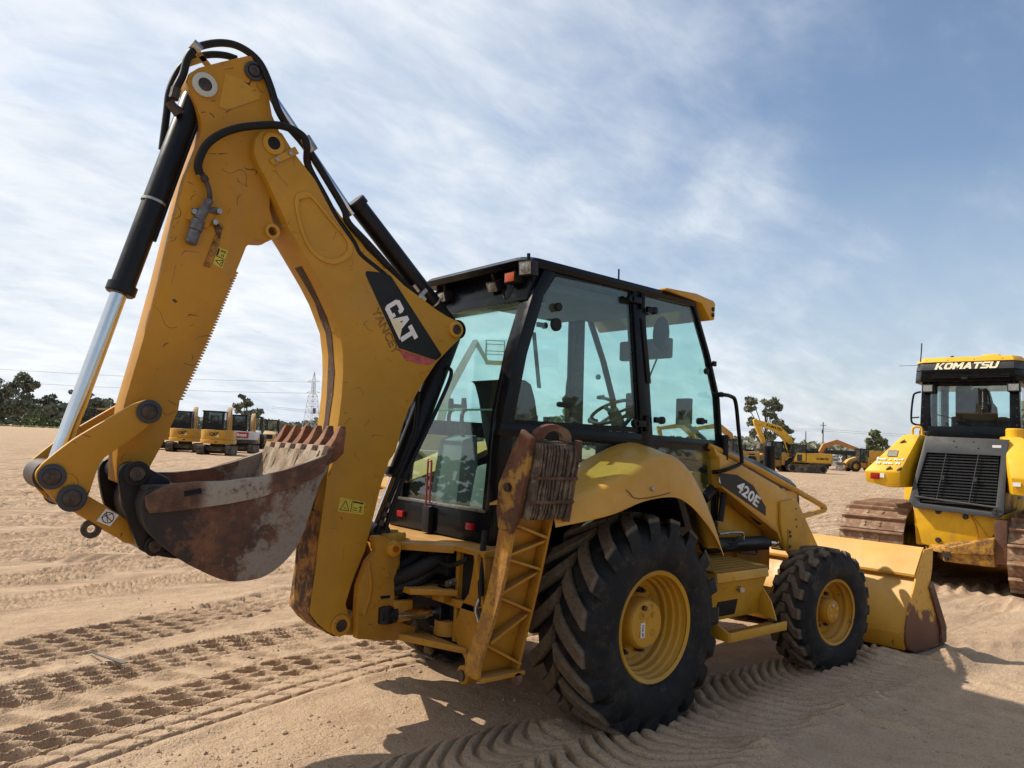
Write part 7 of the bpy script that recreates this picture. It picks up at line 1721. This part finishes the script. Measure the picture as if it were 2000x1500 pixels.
def ground():
    cx, cy = CAM.x, CAM.y
    rs = [1.0]
    while rs[-1] < 2.7: rs.append(rs[-1]*1.03)
    while rs[-1] < 3.4: rs.append(rs[-1]*1.0035)
    while rs[-1] < 7.5: rs.append(rs[-1]*1.0018)
    while rs[-1] < 14: rs.append(rs[-1]*1.0036)
    while rs[-1] < 70: rs.append(rs[-1]*1.0062)
    while rs[-1] < 4000: rs.append(rs[-1]*1.05)
    ya = math.radians(49.95)
    th = list(np.linspace(ya-.72, ya+.72, 800))+list(np.linspace(ya+.72, ya-.72+2*math.pi, 110)[1:-1])
    R_, Th = np.meshgrid(np.array(rs), np.array(th), indexing='ij'); X = (cx+R_*np.cos(Th)).ravel(); Y = (cy+R_*np.sin(Th)).ravel(); R1 = R_.ravel()
    Z = np.zeros_like(X)
    near = R1 < 75
    x, y, r = X[near], Y[near], R1[near]
    h = (fbm(x*.7, y*.7, 3, 11)-.45)*.028+(fbm(x*4, y*4, 3, 21)-.45)*.016
    fine = sst(16, 5, r)
    h += fine*(fbm(x*22, y*22, 2, 31)-.4)*.006
    rough = sst(.50, .66, fbm(x*1.1+7, y*1.1, 3, 41)); h += rough*fine*(fbm(x*9, y*9, 3, 43)-.45)*.022
    # long grooves across the yard left by passing machines
    u = x*.80-y*.60; v = x*.60+y*.80; v2 = v+.35*np.sin(u*.11)+.5*(fbm(u*.07, v*.07, 2, 71)-.5)*4
    far = sst(4.5, 9, r)*(1-sst(45, 75, r))
    g = fbm(u*.18, v2*1.9, 3, 51); g2 = fbm(u*.5+3, v2*4.2, 2, 61)
    h += far*((np.abs(g-.47)*-.28+.018)+(g2-.45)*.07)
    ribs = np.sin((u+.4*np.sin(v2*2))*2*math.pi/.22)*sst(.50, .58, fbm(u*.05, v2*.9, 2, 81)); h += far*sst(30, 8, r)*ribs*.03
    # foreground tracks
    def apply(line, w, fn, pad=.12, flat=.9):
        nonlocal h
        P = np.array(line); m = (x > P[:, 0].min()-w) & (x < P[:, 0].max()+w) & (y > P[:, 1].min()-w) & (y < P[:, 1].max()+w); idx = np.where(m)[0]
        s, t, L_ = along(x[idx], y[idx], line); k = sst(w/2+pad, w/2, np.abs(t))*sst(0, .3, s)*sst(0, .3, L_-s)
        rim = .016*np.exp(-((np.abs(t)-w/2-.05)/.06)**2)*(.4+1.2*vnoise(s*6, t*6, 3))
        h[idx] = h[idx]*(1-k*flat)+k*(fn(s, t, L_, w)-.004)+rim*sst(0, .4, s)*sst(0, .4, L_-s)
    apply([(-7.0, -1.2), (-4.2, .30), (-3.05, .84), (-2.2, 1.13), (-1.1, 1.44), (-.2, 1.56), (1.6, 1.75), (4, 1.9)], 1.5, track_block)
    apply([(-5.2, 1.45), (-3.9, 2.0), (-2.8, 2.42), (-1.7, 2.82), (0.0, 3.5), (2.2, 4.3), (5, 5.2)], .62, lambda s, t, L_, w: bricks(s, t+w/2, .21, .155, .055)*(.35+.9*vnoise(s*1.5, t*2, 4)))
    apply([(-4.8, 3.5), (-2.63, 4.3), (-1.21, 4.75), (.44, 5.15), (3, 5.7)], .42, lambda s, t, L_, w: bricks(s, t+w/2, .11, .085, .040))
    apply([(-6, 3.6), (-3.5, 5.0), (-1.0, 6.1), (3, 7.4), (8, 8.6)], .55, lambda s, t, L_, w: bricks(s, t+w/2, .16, .14, .055))
    rn = random.Random(12)
    for k in range(16):
        a0 = 4.8+k*.95+rn.uniform(-.3, .3); an = math.radians(rn.uniform(2, 24)); x0 = -9+rn.uniform(-2, 2); L0 = 18+k
        ln = [(x0+L0*u*math.cos(an), a0+L0*u*math.sin(an)+.6*math.sin(u*4+k)) for u in (0, .25, .5, .75, 1)]
        ps, pt = rn.uniform(.17, .26), rn.uniform(.13, .2)
        apply(ln, rn.uniform(.42, .68), (lambda ps, pt: lambda s, t, L_, w: bricks(s, t+w/2, ps, pt, .075, .2)*(.4+1.0*vnoise(s*.8, t*2, k)))(ps, pt), .15, .5)
    apply([(-8, 5.5), (-4, 7.2), (1, 9.0), (8, 10.6)], .6, lambda s, t, L_, w: bricks(s, t+w/2, .2, .15, .06))
    def lugs(s, t, L_, w):
        ph = (s+.22*(1-(t/(w/2))**2)*np.sign(1.0)+.30*t)/.118+(fbm(s*2.2, t*3.5, 3, 6)-.45)*1.1; f = ph-np.floor(ph)
        return (.062*sst(0, .45, f)*sst(0, .14, 1-f)-.032)*(.35+1.1*vnoise(s*2.5, t*4, 8))+(fbm(s*24, t*24, 2, 29)-.4)*.014
    apply([(-.2, -.92), (.8, -.90), (1.6, -.92), (2.4, -.95)], .40, lambda s, t, L_, w: lugs(s+.06, t, L_, w)*.8)
    apply([(-3.2, -1.35), (-2.2, -1.0), (-1.2, -.86), (-.4, -.82)], .45, lambda s, t, L_, w: lugs(s+.06, t, L_, w)*.45)
    apply([(-2.6, -1.75), (-1.4, -1.52), (-.46, -1.36), (.39, -1.26), (1.49, -1.2), (2.56, -1.22), (3.35, -1.34)], .70, lambda s, t, L_, w: lugs(s, t, L_, w)*(1+.5*sst(1.5, 3.5, s)), .08, .95)
    # small ridges, clods and heaps
    def heap(a, b, rad, ht, seed):
        nonlocal h
        d = np.hypot(x-a, y-b)/rad; k = np.exp(-d*d*1.6); h += ht*k*(.55+.9*fbm(x*14, y*14, 3, seed))
    for a, b, rad, ht, sd in ((3.28, -1.50, .20, .11, 1), (.28, -1.72, .22, .07, 2), (-.05, -1.80, .18, .05, 3), (.95, -1.62, .14, .05, 4), (6.75, -1.05, .30, .10, 5), (6.95, -.9, .22, .07, 6), (2.95, -1.12, .25, .05, 7), (-.45, -.75, .2, .05, 8), (1.32, -1.58, .10, .04, 9)): heap(a, b, rad, ht, sd)
    s, t, L_ = along(x, y, [(1.30, -1.50), (1.36, -1.75), (1.45, -2.03)]); h += (.035*np.exp(-(t/.035)**2)*(.3+1.4*fbm(x*25, y*25, 2, 3))-.02*np.exp(-((t-.06)/.03)**2))*sst(0, .1, s)*sst(0, .1, L_-s)
    Z[near] = h*(1-sst(60, 75, r))
    nr, nt = len(rs), len(th); i = np.arange(nr-1)[:, None]; j = np.arange(nt)[None, :]; j2 = (j+1) % nt
    F = np.stack([(i*nt+j).ravel(), (i*nt+j2).ravel(), ((i+1)*nt+j2).ravel(), ((i+1)*nt+j).ravel()], 1)
    nv = len(X); co = np.stack([X, Y, Z], 1); co = np.vstack([co, [[cx, cy, 0]]])
    me = bpy.data.meshes.new('sand_ground'); nf = len(F); tri = np.stack([np.full(nt, nv), np.arange(nt), (np.arange(nt)+1) % nt], 1)
    me.vertices.add(nv+1); me.vertices.foreach_set('co', co.ravel()); me.loops.add(nf*4+nt*3); me.loops.foreach_set('vertex_index', np.r_[F.ravel(), tri.ravel()].astype(np.int32))
    me.polygons.add(nf+nt); me.polygons.foreach_set('loop_start', np.r_[np.arange(nf)*4, nf*4+np.arange(nt)*3].astype(np.int32)); me.polygons.foreach_set('use_smooth', np.ones(nf+nt, dtype=bool))
    me.update(calc_edges=True); me.validate()
    n = NT('dry_sand')
    c = n.mix(n.ramp(n.noise(.5, 5, .6), .3, .7), (.47, .33, .215), (.54, .39, .26))
    c = n.mix(n.ramp(n.noise(.05, 4, .6), .4, .62, 0, .5), c, (.52, .385, .265))
    st = n.noise(1.0, 5, .62, scl=(.16, 3.2, 1), rot=(0, 0, math.radians(39)), dist=.35); st2 = n.noise(1.0, 4, .6, scl=(.5, 9, 1), rot=(0, 0, math.radians(44)), loc=(4, 1, 0), dist=.3)
    ds = n.N.new('ShaderNodeVectorMath'); ds.operation = 'DISTANCE'; n.L.new(n.co, ds.inputs[0]); ds.inputs[1].default_value = (CAM.x, CAM.y, 0)
    fr = n.ramp(ds.outputs['Value'], 5.0, 11.0)
    c = n.mix(n.math('MULTIPLY', fr, n.ramp(st, .46, .62, 0, .55)), c, (.27, .175, .11))
    c = n.mix(n.math('MULTIPLY', fr, n.ramp(st2, .52, .64, 0, .5)), c, (.24, .155, .10))
    c = n.mix(n.math('MULTIPLY', fr, n.ramp(st2, .45, .36, 0, .45)), c, (.60, .45, .31))
    c = n.mix(n.ramp(n.noise(5, 6, .7), .45, .7, 0, .45), c, (.34, .22, .135))
    c = n.mix(n.ramp(n.noise(110, 3, .75), .52, .66, 0, .75), c, (.17, .115, .07))
    c = n.mix(n.ramp(n.noise(260, 2, .6, loc=(3, 2, 1)), .60, .72, 0, .6), c, (.62, .50, .36))
    c = n.mix(n.math('MULTIPLY', n.ramp(n.noise(1.3, 6, .7, loc=(3, 8, 2)), .54, .68), .35), c, (.30, .20, .125))
    n.set('Base Color', c).set('Roughness', .95); n.b.inputs['Specular IOR Level'].default_value = .15
    n.bump(n.math('ADD', n.noise(90, 4, .7), n.math('ADD', n.math('MULTIPLY', n.noise(28, 4, .65), 1.4), n.math('MULTIPLY', n.ramp(ds.outputs['Value'], 10.0, 20.0), n.math('ADD', n.math('MULTIPLY', st2, 9.0), n.math('MULTIPLY', n.noise(3.0, 5, .7, scl=(.5, 1.6, 1), rot=(0, 0, math.radians(39))), 9.0))))), .9, .016)
    me.materials.append(n.m); o = bpy.data.objects.new('sand_ground', me); COL.objects.link(o); tag(o, 'wide dry sand yard printed with tyre tracks', 'ground', None, 'structure')
    # loose clods and grit strewn over the surface
    rnd = np.random.default_rng(4); mb = MB(); N_ = 0
    ico = [(0, 0, 1), (.9, 0, .3), (.2, .85, .3), (-.75, .5, .3), (-.75, -.5, .3), (.25, -.85, .3), (.0, 0, -.5)]; fcs = [(0, 1, 2), (0, 2, 3), (0, 3, 4), (0, 4, 5), (0, 5, 1), (6, 2, 1), (6, 3, 2), (6, 4, 3), (6, 5, 4), (6, 1, 5)]
    sel = np.where((R1 > 2.8) & (R1 < 16) & (np.abs(np.mod(np.arctan2(Y-cy, X-cx)-ya+math.pi, 2*math.pi)-math.pi) < .66))[0]
    pick = rnd.choice(sel, 16000, replace=False); dens = fbm(X[pick]*1.3, Y[pick]*1.3, 3, 91)
    for i, d in zip(pick, dens):
        if d < .50+.12*rnd.random(): continue
        s_ = .003+.013*rnd.random()**6+.0006*R1[i]*rnd.random(); q = rnd.normal(1, .25, (7, 1))
        mb.add([(X[i]+p[0]*s_*k[0], Y[i]+p[1]*s_*k[0], Z[i]+p[2]*s_*k[0]*.8) for p, k in zip(ico, q)], fcs)
    tag(mb.build('sand_clods', M_CLOD, None, ang=20), 'loose clods and grit scattered over the sand', 'clods', None, 'stuff')
    # bit of scrap strip lying on the sand
    a, b = Vector((-2.33, 2.17, .02)), Vector((-2.20, 1.70, .035)); d = (b-a).normalized(); sd = d.cross(V(0, 0, 1))
    mb = MB().hexa([a-sd*.004, a+sd*.004, b+sd*.022, b-sd*.022], [p+V(0, 0, .006) for p in (a-sd*.004, a+sd*.004, b+sd*.022, b-sd*.022)])
    tag(mb.build('scrap_strip', M_GRYP, None), 'thin grey tapering strip of scrap lying on the sand', 'scrap')
ground()
